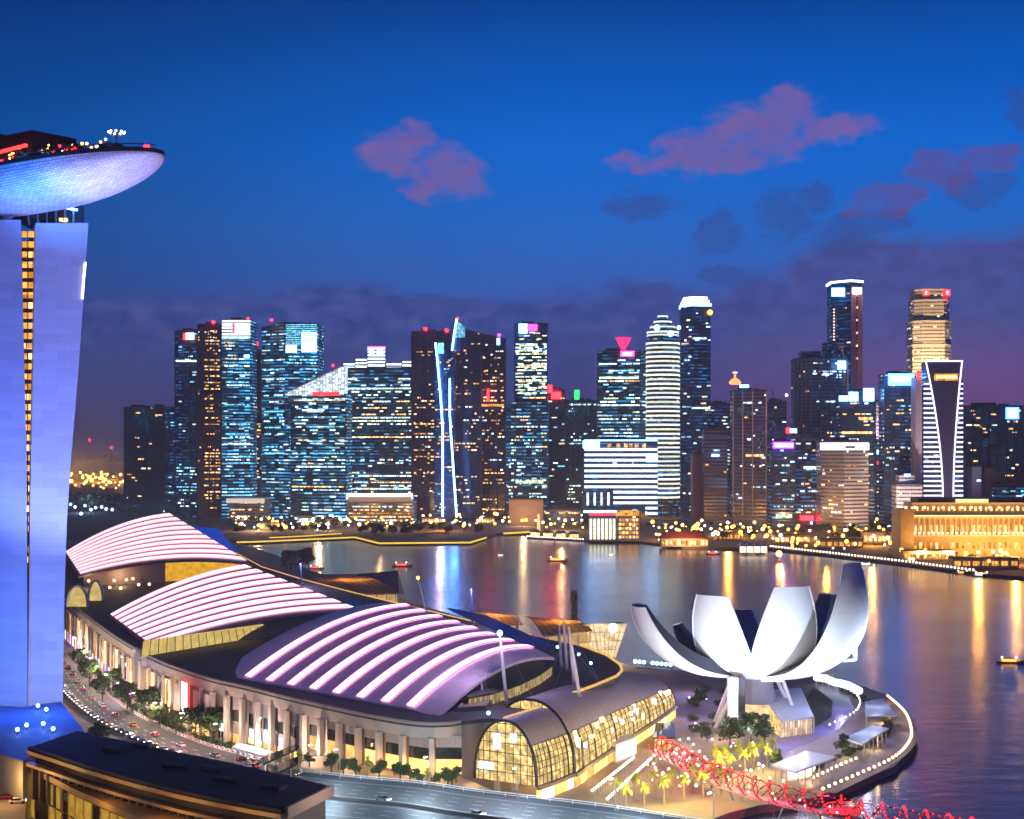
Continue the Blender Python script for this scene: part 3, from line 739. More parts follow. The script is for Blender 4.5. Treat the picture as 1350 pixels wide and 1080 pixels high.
for px in (773, 782, 791, 800): t.band(px, px + 3, 649, 666, E_cool if px < 790 else E_ring, "column_light", .6, 9)
for px, mt in ((800, E_amber), (812, E_amber), (822, E_warm), (828, E_amber), (836, E_warm), (846, E_warm)): t.band(px, px + 5, 585, 590, mt, "window", .6, 9)
t.done()
MB().box((t.c[0], 1950, 13), (66, 34, 26)).build("podium", F_dark, t.root)
t = T("waterfront_house", "small lit house with tall glowing white columns at the water edge", [(776, 1712), (813, 1708)], 682, F_beige, cat="building", depth=26)
for k in range(7): t.band(777.5 + k * 5.1, 780.3 + k * 5.1, 684, 711, emit("column_glow", (1, .93, .66), 2.3, blotch=.35) if k == 0 else MATS["column_glow"], "column_light", .8, .9)
t.band(776, 812, 677, 680, E_redsoft, "sign").band(769, 812, 673, 676, E_bluew, "light_band"); t.done()
t = T("waterfront_house", "small house with a yellow lit window grid beside the glowing columns", [(814, 1714), (843, 1722)], 680, F_gold, cat="building", depth=26)
for r_ in range(5):
    for c_ in range(6): t.band(816 + c_ * 4.5, 819 + c_ * 4.5, 684 + r_ * 5.6, 687.4 + r_ * 5.6, E_warm if (r_ + c_) % 3 else E_amber, "window", .6, .6)
t.band(812, 842, 673, 680, E_amber, "light_band", 1, 1.2); t.done()
t = T("office_tower", "pink striped mid rise tower with one blue white light, right of the round tower", [(928, 2016), (959, 2010)], 567, F_pink)
t.band(938, 948, 599, 602, E_bluew).lights(.05, [(E_cool, 1), (E_warm, 1)]); t.done()
t = T("office_tower", "plain mauve slab behind the pink striped mid rise tower", [(913, 2040), (928, 2040)], 600, pbr("mauve", (.16, .11, .19), .7), cat="office block"); t.done()
t = T("office_tower", "dark low block behind the pink striped tower with flat roof", [(936, 2220), (963, 2220)], 533, F_navy); t.lights(.12, [(E_cool, 1)]); t.done()
t = T("office_tower", "grey framed tower with a red and gold lit mast on its roof", [(966, 1992), (1011, 1980)], 516, F_grey)
for px in (966.5, 979, 992, 1010): t.band(px - .8, px + .8, 516, 680, M_cream, "pier", 1.2, 1)
c = P(969, 505, 1998)
MB().lathe([(7, 0), (8.5, 3), (5, 7), (1.4, 9), (1.2, 16), (.8, 18)], (c.x, c.y, c.z - 2), 10).build("roof_ornament", emit("ornament_glow", (1, .34, .12), 1.9, blotch=.5), t.root)
MB().box((c.x, c.y, c.z + 14), (6, 1, 1.4)).box((c.x, c.y, c.z + 10), (1.2, 1, 12)).build("ornament_cross", E_white, t.root)
t.band(976, 988, 507, 511, E_bluew, dy=-5).lights(.14, [(E_cool, 3), (E_warm, 1)], run=(2, 6)).band(983, 1007, 599, 602, E_warm, "window", .6); t.done()
t = T("office_tower", "dim tower with thin roof spire right of the red gold mast tower", [(1011.5, 2064), (1037, 2058)], 530, F_grey)
MB().tube([P(1019, 530, 2070), P(1019, 514, 2070)], .8, 5).build("spire", M_dsteel, t.root); t.beacon(1037, 521, E_bulbw, 1.6).lights(.06, [(E_cool, 1)]); t.done()
t = T("office_block", "dark mid rise block with a purple edged white sign at its top", [(1017, 1944), (1049, 1938)], 584, F_navy, cat="office block")
t.band(1019, 1046, 583, 591, emit("purple_glow", (.22, .01, 1), 22)).band(1021, 1045, 584.5, 589.5, E_white, dy=1.7).lights(.3, [(E_cool, 2), (E_cyan, 2), (E_green, 1)], run=(2, 6)).band(1023, 1044, 678, 683, E_green, "sign"); t.done()
t = T("office_block", "dark mid rise block with a small red sign, right of the purple sign block", [(1049, 1962), (1083, 1956)], 577, F_navy, cat="office block")
t.band(1036, 1041, 564, 571, E_red, dy=3).band(1041, 1050, 565, 571, E_cool, dy=3).lights(.25, [(E_cool, 2), (E_cyan, 2), (E_warm, 1)], run=(2, 6)).band(1055, 1072, 680, 686, E_red, "sign").band(1059, 1082, 615, 618, E_green, "window", .6); t.done()
t = T("office_tower", "striped concrete tower with lit top storey and boxy plant rooms on the roof", [(1048, 2112), (1070, 2088), (1117, 2100)], 474, F_grey)
t.piers(4, M_greyp, 1.6, 2.0)
for (x0, x1, y) in ((1056, 1082, 463), (1087, 1112, 452)):
    Y = 2124; MB().box(((XZ(x0, Y) + XZ(x1, Y)) / 2, Y + 8, (ZY(y, Y) + ZY(476, Y)) / 2), (XZ(x1, Y) - XZ(x0, Y), 20, ZY(y, Y) - ZY(476, Y))).build("plant_room", F_grey, t.root)
t.band(1104, 1115, 476, 487, E_bluew).lights(.9, [(E_cool, 2), (E_warm, 1)], z0=ZY(496, 2090), z1=ZY(491, 2090), run=(3, 7), gap=(2, 4)).lights(.10, [(E_cool, 2), (E_warm, 2)], run=(3, 9)); t.done()
t = T("office_tower", "tallest slim tower with white lit roof rim and one pink side", [(1096, 2160), (1122, 2136), (1137, 2148)], 374, F_navy, roof=False)
a, b = t.foot[1], t.foot[2]; d = (b - a).normalized(); n_ = Vector((d.y, -d.x, 0))
pk = MB().add([a + n_ * .3 + Vector((0, 0, ZY(513, 2136))), b + n_ * .3 + Vector((0, 0, ZY(513, 2136))), b + n_ * .3 + Vector((0, 0, t.z - 8)), a + n_ * .3 + Vector((0, 0, t.z - 8))], [(0, 1, 2, 3)])
M_pinkside = pbr("pink_stone", (.5, .25, .27), .7); pk.build("stone_side", M_pinkside, t.root)
for k in range(24):
    z = t.z - 18 - k * 4.6; MB().box(a.lerp(b, .5) + n_ * .6 + Vector((0, 0, z)), (3.2, .5, 2.2), math.atan2(d.y, d.x)).build("window", M_tglass if k % 4 else E_warm, t.root)
for p, q in zip(t.poly, t.poly[1:] + t.poly[:1]): MB().beam((p[0], p[1], t.z + 1.5), (q[0], q[1], t.z + 1.5), 3.2, 3).build("roof_light", E_white, t.root)
t.band(1098, 1116, 379, 390, E_bluew, dy=-8).band(1124, 1136, 379, 388, E_white, dy=.6)
for k in range(11): MB().sphere(P(1099.5, 408 + k * 4.0, 2154), 1.3, 6, 4).build("lamp", emit("pink_lamp", (1, .62, .5), 2.2) if k == 0 else MATS["pink_lamp"], t.root)
lamp("flood_pink_side", 'SPOT', (b.x + 25, 2064, 100), 3.0e6, (1, .55, .5), (b.x - 5, 2142, 220), 3, 50)
t.done()
t = T("office_tower", "dark glass tower crowned by bright blue white signs below the tallest slim tower", [(1107, 2016), (1153, 2010)], 530, F_navy, ytops=[528, 514])
t.band(1106, 1118, 522, 529, E_bluew).band(1119, 1131, 517, 529, E_bluew).band(1138, 1152, 512, 529, E_bluew).band(1132, 1150, 550, 554, E_warm, "window", .6).lights(.2, mixM).band(1110, 1150, 569, 572, E_warm, "window", .6); t.done()
t = T("office_block", "beige striped block with a long white lit sign band on top", [(1082, 1908), (1113, 1878), (1145, 1896)], 583, F_beige, cat="office block")
for (i0, i1) in ((0, 1), (1, 2)):
    a, b = t.foot[i0], t.foot[i1]; d = (b - a).normalized(); n_ = Vector((d.y, -d.x, 0)) * .8
    MB().beam(a + n_ + Vector((0, 0, t.z - 5.5)), b + n_ + Vector((0, 0, t.z - 5.5)), .8, 9).build("sign", E_white, t.root)
t.band(1114, 1127, 588, 591, M_black, dy=1.4).lights(.32, [(E_warm, 2), (E_cool, 2), (E_amber, 1)], run=(2, 6), faces=[0], z1=t.z - 14).lights(.08, mixW, faces=[1], z1=t.z - 14)
lamp("flood_beige_block", 'SPOT', (XZ(1150, 1836), 1800, 12), 9e5, (1, .78, .6), (XZ(1130, 1896), 1896, 60), 3, 70); t.done()
t = T("apartment_tower", "thin pinkish tower with red and blue lights in the gap beside the white sign block", [(1155, 2088), (1166, 2088)], 532, F_grey, cat="tower block")
t.lights(.7, [(E_warm, 2), (E_cool, 2)], run=(2, 5)).beacon(1160, 547, E_bulba, 1.8).band(1156, 1164, 594, 599, E_bluew).band(1156, 1164, 608, 613, E_redsoft); t.done()
t = T("office_tower", "dark glass tower with wide blue white sign left of the hourglass light tower", [(1166, 1968), (1207, 1962)], 494, F_navy)
t.piers(4, M_roofing, 1.2, 1.6)
t.band(1171, 1205, 493, 508, emit("blue_sign_glow", (.03, .25, 1), 22)).band(1173, 1203, 496, 503, E_bluew, dy=1.7).lights(.18, mixW, z0=90, run=(2, 6)).lights(.1, [(E_cyan, 1), (E_warm, 1)]); t.done()
# gold floodlit stepped tower
Y = 2112
ut = thing("office_tower", "tall stepped tower floodlit in gold with red lit top corners", "skyscraper", (XZ(1231, Y), Y + 25, 0))
def octa(cx, cy_, w, d, ch): return [(cx - w + ch, cy_ - d), (cx + w - ch, cy_ - d), (cx + w, cy_ - d + ch), (cx + w, cy_ + d - ch), (cx + w - ch, cy_ + d), (cx - w + ch, cy_ + d), (cx - w, cy_ + d - ch), (cx - w, cy_ - d + ch)]
cx_ = XZ(1231, Y); m_ = 1 / FPX * Y
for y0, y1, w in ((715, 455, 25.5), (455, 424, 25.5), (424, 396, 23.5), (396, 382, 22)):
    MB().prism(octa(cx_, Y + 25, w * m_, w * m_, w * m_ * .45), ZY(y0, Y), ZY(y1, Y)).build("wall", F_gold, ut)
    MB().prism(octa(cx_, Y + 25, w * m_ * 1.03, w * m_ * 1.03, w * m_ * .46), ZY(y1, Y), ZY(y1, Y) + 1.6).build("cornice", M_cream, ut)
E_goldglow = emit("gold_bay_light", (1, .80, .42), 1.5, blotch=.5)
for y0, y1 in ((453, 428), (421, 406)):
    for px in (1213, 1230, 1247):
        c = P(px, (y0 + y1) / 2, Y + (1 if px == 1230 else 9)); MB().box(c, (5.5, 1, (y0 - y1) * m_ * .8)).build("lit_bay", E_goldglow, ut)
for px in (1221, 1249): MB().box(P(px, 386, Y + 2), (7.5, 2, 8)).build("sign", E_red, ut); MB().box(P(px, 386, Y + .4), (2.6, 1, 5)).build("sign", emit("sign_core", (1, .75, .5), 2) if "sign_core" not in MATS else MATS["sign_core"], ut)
for dx in (-30, 30): lamp("flood_gold_tower", 'SPOT', (cx_ + dx, Y - 70, 130), 5.5e6, (1, .74, .42), (cx_, Y + 5, 255), 4, 60)
# hourglass light tower
t = T("office_tower", "slender tower outlined by an hourglass of white light with gold sign", [(1217, 1920), (1270, 1914)], 503, F_navy)
Y = t.Y - 1.2
def hourx(y):
    f = min(1, max(0, (y - 476) / 175)); k = (1 - f) ** 1.7
    return 1243 - 22.5 * k, 1257 + 11.5 * k
top = P(1220, 476, Y); MB().box(((XZ(1221, Y) + XZ(1269, Y)) / 2, Y + 14, (ZY(477, Y) + ZY(503, Y)) / 2), (XZ(1268, Y) - XZ(1222, Y), 24, ZY(477, Y) - ZY(503, Y))).build("upper_wall", F_navy, t.root)
E_hour = emit("hourglass_light", (.86, .84, 1), 2.4)
for sd in (0, 1): MB().tube([P(hourx(y)[sd], y, Y - 2) for y in range(476, 672, 8)], .95, 6).build("light_strip", E_hour, t.root)
MB().tube([P(1219.5, 476, Y - 2), P(1269.5, 476, Y - 2)], 1.0, 6).build("light_strip", E_hour, t.root)
MB().slab([[P(hourx(y)[0] + .4, y, Y - 1) for y in range(478, 672, 12)], [P(hourx(y)[1] - .4, y, Y - 1) for y in range(478, 672, 12)]], Vector((0, .8, 0))).build("centre_panel", pbr("violet_panel", (.06, .05, .12), .4), t.root)
E_str = emit("storey_light", (.85, .80, 1), 1.9, .3)
for k in range(24):
    y = 505 + k * 6.4; l, r_ = hourx(y)
    t.band(1217.5, l - 1.5, y, y + 2.5, E_str, "light_band", .6, .7); t.band(r_ + 1.5, 1269.5, y, y + 2.5, E_str, "light_band", .6, .7)
t.band(1231, 1262, 493, 502, E_amber, dy=3).band(1233, 1260, 495.5, 499, emit("gold_sign", (1, .8, .3), 2.4), dy=4)
MB().box(((XZ(1208, Y) + XZ(1216, Y)) / 2, Y + 14, (ZY(497, Y)) / 2), (XZ(1216, Y) - XZ(1208, Y), 24, ZY(497, Y))).build("side_wall", pbr("pale_side", (.5, .42, .52), .6), t.root)
t.band(1208, 1214, 489, 496, E_red); t.done()
t = T("office_block", "wide dark office block with square blue sign at the right edge of the skyline", [(1271, 2028), (1349, 2022)], 536, F_dark, cat="office block")
t.piers(7, M_roofing, 1.4, 2)
t.band(1328, 1341, 539, 551, E_bluew).band(1326, 1343, 537.5, 552.5, emit("blue_panel", (.03, .2, 1), 16), dy=.7).lights(.20, [(E_warm, 3), (E_green, 1)], run=(3, 8), gap=(3, 14)); t.done()
t = T("office_block", "plain dark office tower cut off by the right picture edge", [(1350, 2040), (1400, 2040)], 548, F_dark, cat="office block"); t.lights(.2, mixW); t.done()
t = T("office_block", "low glass block with pale blue glowing floors behind the golden hotel", [(1313, 1920), (1352, 1920)], 641, F_teal2, cat="office block"); t.lights(.9, [(E_bluew, 1), (E_cyan, 3)], z0=30, run=(4, 10), gap=(1, 3)); t.done()
t = T("office_block", "small pale blue block behind the golden hotel right of the hourglass tower", [(1271, 1932), (1294, 1932)], 616, pbr("pale_blue_stone", (.25, .27, .42), .6), cat="office block"); t.lights(.2, [(E_cool, 1)]); t.done()
t = T("office_block", "small brown block behind the golden hotel beside the pale blue block", [(1295, 1938), (1314, 1938)], 618, pbr("brown_stone", (.14, .09, .10), .7), cat="office block"); t.lights(.2, mixW); t.done()
t = T("bank_house", "old cream stepped stone block softly floodlit left of the golden hotel", [(1182, 1872), (1216, 1866)], 640, F_pale, cat="building", depth=30)
Yb = 1874; MB().box(((XZ(1186, Yb) + XZ(1206, Yb)) / 2, Yb + 10, (ZY(627, Yb) + ZY(641, Yb)) / 2), (XZ(1206, Yb) - XZ(1186, Yb), 18, ZY(627, Yb) - ZY(641, Yb))).build("upper_wall", F_pale, t.root)
t.band(1192, 1200, 625, 628, E_bluew); lamp("flood_stone_block", 'SPOT', (XZ(1195, 1800), 1800, 8), 9e5, (1, .8, .7), (XZ(1198, 1867), 1867, 55), 3, 70); t.done()
# background fillers that show between the towers
for (x0, x1, y, Y, lab) in ((419, 452, 560, 2580, "dim block behind the wedge crown tower"), (664, 680, 545, 2580, "dim block behind the amber floor tower"), (936, 968, 600, 2280, "dim low block behind the pink striped tower"),
                            (1036, 1052, 600, 2340, "dim block between the purple sign block and the red sign block"), (1143, 1168, 590, 2220, "dim low block behind the thin pinkish tower"), (722, 790, 580, 2520, "dim wide block far behind the green sign tower"),
                            (858, 930, 560, 2460, "dim block far behind the round banded tower")):
    t = T("office_block", lab + ", mostly hidden", [(x0, Y), (x1, Y)], y, F_navy, cat="office block"); t.lights(.16, mixM); t.done()

# --- golden colonnaded hotel
Y = 1450
ht = thing("hotel_building", "long golden floodlit hotel with columns and rows of arched windows", "hotel", (XZ(1280, Y), Y + 20, 0))
x0, x1 = XZ(1190, Y), XZ(1400, Y); W = x1 - x0; cxh = (x0 + x1) / 2
za, zb_, zc, zd = ZY(706, Y), ZY(682, Y), ZY(664, Y), ZY(657, Y)
MB().box((cxh, Y + 22, zb_ / 2), (W, 40, zb_)).build("wall", M_gold, ht)
MB().box((cxh + 3, Y + 24, (zb_ + zc) / 2), (W - 18, 36, zc - zb_)).build("upper_wall", M_gold, ht)
MB().box((cxh + 3, Y + 24, (zc + zd) / 2), (W - 30, 30, zd - zc)).build("roof", M_roofing, ht)
for z, h, ww, dy in ((zb_, 2.4, W + 4, 0), (zc, 1.8, W - 14, 4), (za, 1.6, W + 2, 0)):
    MB().box((cxh + (0 if z != zc else 3), Y + 1 + dy, z), (ww, 5, h)).build("cornice", M_cream, ht)
n = 30
for k in range(n):
    x = x0 + W * (k + .5) / n
    MB().lathe([(1.0, 0), (.75, 1), (.7, zb_ - za - 4), (1.1, zb_ - za - 2.2)], (x - W / n / 2, Y - .6, za + 1), 8).build("column", M_cream, ht)
    MB().box((x, Y + 1.8, za + 6), (1.9, .5, 8)).build("window", E_warm if k % 4 else E_amber, ht)
    MB().box((x, Y + 1.8, za - 10), (2.2, .5, 6)).build("window", E_amber if k % 3 else E_warm, ht)
    if k < n - 2: MB().box((x + 3, Y + 5.8, zb_ + 8), (1.8, .5, 4)).build("window", E_warm, ht)
E_hot = emit("hotel_lamp", (1, .74, .30), 6.0)
for k in range(34):
    x = x0 + W * (k + .5) / 34
    MB().sphere((x, Y - 1.2, za + 2.2), 1.0, 6, 4).build("facade_lamp", E_hot, ht)
    if k % 2 == 0: MB().sphere((x + 2, Y + 4.6, zc - 4), 1.2, 6, 4).build("facade_lamp", E_hot, ht)
MB().box((cxh, Y - 2.0, zb_ + 1.6), (W, .6, .9)).build("light_band", emit("cornice_light", (1, .78, .34), 2.2, blotch=.5), ht)
MB().box(((XZ(1262, Y) + XZ(1305, Y)) / 2, Y + 5, ZY(661, Y)), (XZ(1305, Y) - XZ(1262, Y), 1, 4)).build("roof_sign", emit("roof_sign_glow", (.95, 1, .35), 1.4, blotch=.3), ht)
MB().box((XZ(1193, Y), Y + 6, zb_ / 2 + 4), (13, 30, zb_ + 8)).build("corner_pavilion", M_gold, ht)
for k in range(6):
    lamp("hotel_flood", 'AREA', (x0 + W * (k + .5) / 6, Y - 26, 6), 22000, (1, .56, .16), (x0 + W * (k + .5) / 6, Y + 4, 38), 10)
# ================================================================== HOTEL TOWER with rooftop deck (left)
def slab_mat(name, rgb):
    m, t, out = new_mat(name)
    b = t.nodes.new("ShaderNodeBsdfPrincipled"); t.links.new(b.outputs[0], out.inputs[0])
    g = t.nodes.new("ShaderNodeNewGeometry"); sp = t.nodes.new("ShaderNodeSeparateXYZ"); t.links.new(g.outputs["Position"], sp.inputs[0])
    cb = t.nodes.new("ShaderNodeCombineXYZ"); t.links.new(sp.outputs[0], cb.inputs[0]); t.links.new(sp.outputs[2], cb.inputs[1])
    br = t.nodes.new("ShaderNodeTexBrick"); br.inputs["Scale"].default_value = 1
    br.inputs["Brick Width"].default_value = 11; br.inputs["Row Height"].default_value = 3.3; br.inputs["Mortar Size"].default_value = .05; br.inputs["Bias"].default_value = .1
    br.inputs["Color1"].default_value = (*[c * .88 for c in rgb], 1); br.inputs["Color2"].default_value = (*[min(1, c * 1.07) for c in rgb], 1); br.inputs["Mortar"].default_value = (*[c * .7 for c in rgb], 1)
    t.links.new(cb.outputs[0], br.inputs["Vector"])
    n = t.nodes.new("ShaderNodeTexNoise"); n.inputs["Scale"].default_value = .05; n.inputs["Detail"].default_value = 4; t.links.new(g.outputs["Position"], n.inputs["Vector"])
    t.links.new(nmix(t, nmath(t, 'MULTIPLY', n.outputs["Fac"], .3), br.outputs["Color"], tuple(c * .6 for c in rgb)), b.inputs["Base Color"])
    b.inputs["Roughness"].default_value = .5
    return m
TY = 575.0
EX = Vector((-.36, .93, 0))
hotel = thing("hotel_tower", "tall leaning two slab tower floodlit blue with amber windows in the gap", "hotel tower", (XZ(45, TY), TY, 0))
def leaning(left, right, name, mat, Y0, length, step=24):
    ys = sorted({y for _, y in left} | {y for _, y in right} | set(range(300, 960, step)))
    def at(lst, y):
        for (x0, y0), (x1, y1) in zip(lst, lst[1:]):
            if y0 <= y <= y1: return x0 + (x1 - x0) * (y - y0) / (y1 - y0)
        return lst[-1][0] if y > lst[-1][1] else lst[0][0]
    ys = [y for y in ys if left[0][1] <= y <= left[-1][1]]
    f0 = [[P(at(left, y), y, Y0), P(at(right, y), y, Y0)] for y in ys][::-1]
    mb = MB().slab(f0, Vector((EX.x * length, EX.y * length, 0)))
    return mb.build(name, mat, hotel)
RL = [(47, 291), (44, 450), (40, 650), (37.5, 850), (36.5, 962)]
RR = [(116.5, 298), (113, 350), (104, 480), (94, 600), (88, 690), (84.5, 800), (82.5, 962)]
# top edge slopes a little, as in the photograph
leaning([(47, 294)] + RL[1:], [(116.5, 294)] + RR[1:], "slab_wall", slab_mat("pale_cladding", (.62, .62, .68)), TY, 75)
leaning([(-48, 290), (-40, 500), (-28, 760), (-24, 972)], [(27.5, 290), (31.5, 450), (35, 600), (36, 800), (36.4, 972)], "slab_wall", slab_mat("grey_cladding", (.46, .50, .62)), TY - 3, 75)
gz = MB().slab([[P(24, y, TY + 9), P(50, y, TY + 9)] for y in range(960, 288, -32)], Vector((EX.x * 60, EX.y * 60, 0)))
gz.build("atrium_wall", M_dark, hotel)
for k in range(36):
    y = 306 + k * 13.4
    xl = 27.5 + (36 - 27.5) * min(1, (y - 300) / 420); xr = 46.5 - 7.5 * min(1, (y - 300) / 480)
    for a_, b_ in ((.08, .45), (.55, .92)):
        if y > 700 and rnd.random() < .35: continue
        c = P(xl + (xr - xl) * (a_ + b_) / 2, y + 3, TY + 8.4)
        MB().box(c, ((xr - xl) * (b_ - a_) * TY / FPX * 1.02, .8, 2.3)).build("window", E_amber if rnd.random() < .75 else E_warm, hotel)
MB().tube([P(112.5, 346, TY - .3), P(110, 372, TY - .3), P(108.5, 394, TY - .3)], .45, 6).build("light_strip", E_white, hotel)
# neck between tower and deck
MB().box(P(63, 281, TY + 22) , (22, 26, 9)).build("neck_wall", M_tglass, hotel)
for px in (38, 50, 62, 74, 86, 97): MB().box(P(px, 281, TY + 8.6), (.7, .5, 9)).build("neck_mullion", M_steel, hotel)
for a_, b_ in (((-12, 262), (12, 292)), ((12, 292), (36, 264))):
    MB().tube([P(a_[0], a_[1] - 4, TY + 3), P(b_[0], b_[1], TY + 3)], 1.0, 8).build("brace", M_white, hotel)
MB().tube([P(86, 274, TY + 4), P(102, 277, TY + 4)], .5, 6).build("light_strip", E_bluew, hotel)
MB().box(P(84, 290, TY + 6), (3, 2, 1.2)).build("window", E_warm, hotel)

# --- boat shaped rooftop deck
deck = thing("rooftop_deck", "long boat shaped rooftop deck on the hotel tower with a floodlit tiled hull", "sky deck", (XZ(60, TY), 560, 200))
TIP = Vector((-125.5, 524, 0)); AX = Vector((-.80, .60, 0)); SD = Vector((-.60, -.80, 0)); DZ = 212.0
def hull_half(s): return 19.0 * math.sqrt(max(0.0, 1 - (1 - min(s / 62.0, 1.0)) ** 2.2))
def hull_deep(s): return 14.0 * max(0.0, 1 - (1 - min(s / 70.0, 1.0)) ** 2.0) ** .75
SS = [0, .4, 1.2, 2.5, 4.5, 7, 10, 14, 19, 25, 32, 40, 50, 62, 80, 100, 125, 150]
rows = []
for s in SS:
    w, d = hull_half(s) + .05, hull_deep(s) + .05; r = []
    for k in range(25):
        a = math.pi * k / 24
        r.append(TIP + AX * s + SD * (w * math.cos(a)) + Vector((0, 0, DZ - d * math.sin(a) ** .8)))
    rows.append(r)
def hull_mat():
    m, t, out = new_mat("hull_tiles")
    b = t.nodes.new("ShaderNodeBsdfPrincipled"); t.links.new(b.outputs[0], out.inputs[0])
    uv = t.nodes.new("ShaderNodeUVMap")
    br = t.nodes.new("ShaderNodeTexBrick"); br.inputs["Scale"].default_value = 1
    br.inputs["Brick Width"].default_value = 3.4; br.inputs["Row Height"].default_value = .95; br.inputs["Mortar Size"].default_value = .10
    br.inputs["Color1"].default_value = (.50, .50, .56, 1); br.inputs["Color2"].default_value = (.72, .72, .76, 1); br.inputs["Mortar"].default_value = (.14, .15, .22, 1)
    t.links.new(uv.outputs[0], br.inputs["Vector"]); t.links.new(br.outputs["Color"], b.inputs["Base Color"])
    b.inputs["Roughness"].default_value = .62
    return m
MB().grid(rows, lambda i, j: (SS[i], j * 1.9)).build("hull", hull_mat(), deck, True)
top = [(TIP + AX * s + SD * (hull_half(s) + .3)) for s in SS] + [(TIP + AX * s - SD * (hull_half(s) + .3)) for s in SS[::-1]]
MB().prism([(p.x, p.y) for p in top], DZ + .02, DZ + 1.5).build("parapet", M_dark, deck)
MB().tube([TIP + AX * s + SD * (hull_half(s) + .2) + Vector((0, 0, DZ + 2.6)) for s in SS], .22, 5).build("railing", M_dsteel, deck)
def on_deck(s, q, z): return TIP + AX * s + SD * (hull_half(s) * q) + Vector((0, 0, DZ + z))
MB().box(on_deck(72, -.1, 8), (22, 20, 13), R(-37)).box(on_deck(100, -.1, 9), (26, 20, 16), R(-37)).build("plant_house", M_dark, deck)
E_rl = emit("deck_red", (1, .05, .04), 2.6)
for k in range(44):
    s = 16 + k * 1.75 + rnd.uniform(-.6, .6); q = rnd.choice((.95, .8, .6)); m = rnd.choice((E_bulba, E_bulba, E_red, E_bulb))
    MB().sphere(on_deck(s, q, 2.2 + rnd.uniform(0, 3.4)), rnd.uniform(.35, .7), 6, 4).build("deck_lamp", m, deck)
for k in range(9): MB().box(on_deck(58 + k * 3.0, .7, 7.4 - .1 * k), (2.2, 1, 1.1), R(-37)).build("deck_lamp", E_rl, deck)
MB().sphere(on_deck(3.6, .2, 2.4), 1.0).build("beacon", E_red, deck)
# deck planting: three low leafy hedges
def leaf_cloud(mb, c, rx, ry, rz, n, size, seed=1):
    r = random.Random(seed)
    for _ in range(n):
        while True:
            p = Vector((r.uniform(-1, 1), r.uniform(-1, 1), r.uniform(-1, 1)))
            if .2 < p.length < 1: break
        p = Vector((c[0] + p.x * rx, c[1] + p.y * ry, c[2] + p.z * rz))
        a = Vector((r.uniform(-1, 1), r.uniform(-1, 1), r.uniform(-.6, .6))).normalized() * size * r.uniform(.6, 1.3)
        b = Vector((r.uniform(-1, 1), r.uniform(-1, 1), r.uniform(-.6, .6))).normalized() * size * r.uniform(.4, .8)
        mb.add([p - a, p - b, p + a, p + b], [(0, 1, 2, 3)])
    return mb
for k, (s, q) in enumerate(((16, .5), (28, .85), (38, .9), (50, .9))):
    mb = MB(); c = on_deck(s, q, 2.6); leaf_cloud(mb, c, 5, 4, 1.6, 240, .8, k)
    mb.build("planter_hedge", M_leaf[0], deck)
# cluster of white lamps on a mast at the bow
pole = thing("lamp_mast", "mast with a crown of small white lamps on the rooftop deck", "lamp mast", on_deck(20, .1, 1.5))
c = on_deck(20, .1, 0)
MB().tube([c + Vector((0, 0, 1.5)), c + Vector((0, 0, 8.5))], .25, 6).build("post", M_steel, pole)
for k in range(9):
    a = 2 * math.pi * k / 9
    MB().beam(c + Vector((0, 0, 7)), c + Vector((2.7 * math.cos(a), 2.7 * math.sin(a), 9.2)), .12, .12).build("arm", M_steel, pole)
    MB().sphere(c + Vector((2.8 * math.cos(a), 2.8 * math.sin(a), 9.5)), .42, 6, 4).build("lamp_head", E_bulbw, pole)
# floodlights of the tower and the hull (their fixtures stand on the blue roof and the tower top)
lamp("flood_right_slab", 'SPOT', (-170, 500, 26), 1.9e5, (.24, .38, 1), (-180, TY, 40), 2, 80)
lamp("flood_right_slab_high", 'SPOT', (-160, 490, 30), 1.0e6, (.26, .32, 1), (-176, TY, 140), 3, 62)
lamp("flood_left_slab", 'SPOT', (-205, 505, 26), 1.6e5, (.0, .08, 1), (-198, TY, 60), 2, 95)
lamp("flood_left_slab_high", 'SPOT', (-206, 490, 30), 3.2e5, (.0, .08, 1), (-200, TY, 160), 3, 70)
lamp("flood_hull", 'SPOT', (-152, 520, 172), 1.2e5, (.36, .40, 1), on_deck(22, .5, -8), 2, 80)
lamp("flood_hull_bow", 'SPOT', (-120, 500, 178), 3.6e4, (.5, .36, 1), on_deck(10, .3, -6), 2, 90)
lamp("flood_hull_root", 'SPOT', (-185, 530, 178), 1.3e5, (.04, .24, 1), on_deck(55, .6, -8), 2, 100)

# ================================================================== FOREGROUND: blue roof and curved building
br_z = 24
BR = [tuple(G(x, y, br_z))[:2] for x, y in ((-60, 990), (-60, 930), (30, 934), (80, 927), (112, 967), (60, 985), (30, 1006), (0, 996))]
blue = thing("annex_building", "low roof in front of the hotel tower washed in blue light", "building", (BR[3][0], BR[3][1], 0))
MB().prism(BR, 0, br_z).build("wall", M_cream, blue)
MB().prism([(x, y) for x, y in BR], br_z + .004, br_z + .5).build("roof", pbr("roof_sheet", (.30, .32, .40), .55, var=.2, scale=.4), blue)
YZ = 13.5
structure("yard", MB().prism([(XZ(-70, 400), 404), (XZ(33, 396), 397), (XZ(33, 372), 372), (XZ(-70, 372), 372)], 0, YZ), M_paving)
for px, py in ((50, 937), (61, 942), (35, 963), (57, 961), (70, 968), (23, 969)):
    c = G(px, py, br_z + .5)
    o = thing("roof_lamp", "small star bright white lamp on the blue lit roof below the hotel tower", "lamp", c, "lamps on the blue roof")
    MB().tube([c, c + Vector((0, 0, 1.2))], .12, 5).build("post", M_dsteel, o); MB().sphere(c + Vector((0, 0, 1.6)), .62, 8, 6).build("lamp_head", E_bulbb, o)
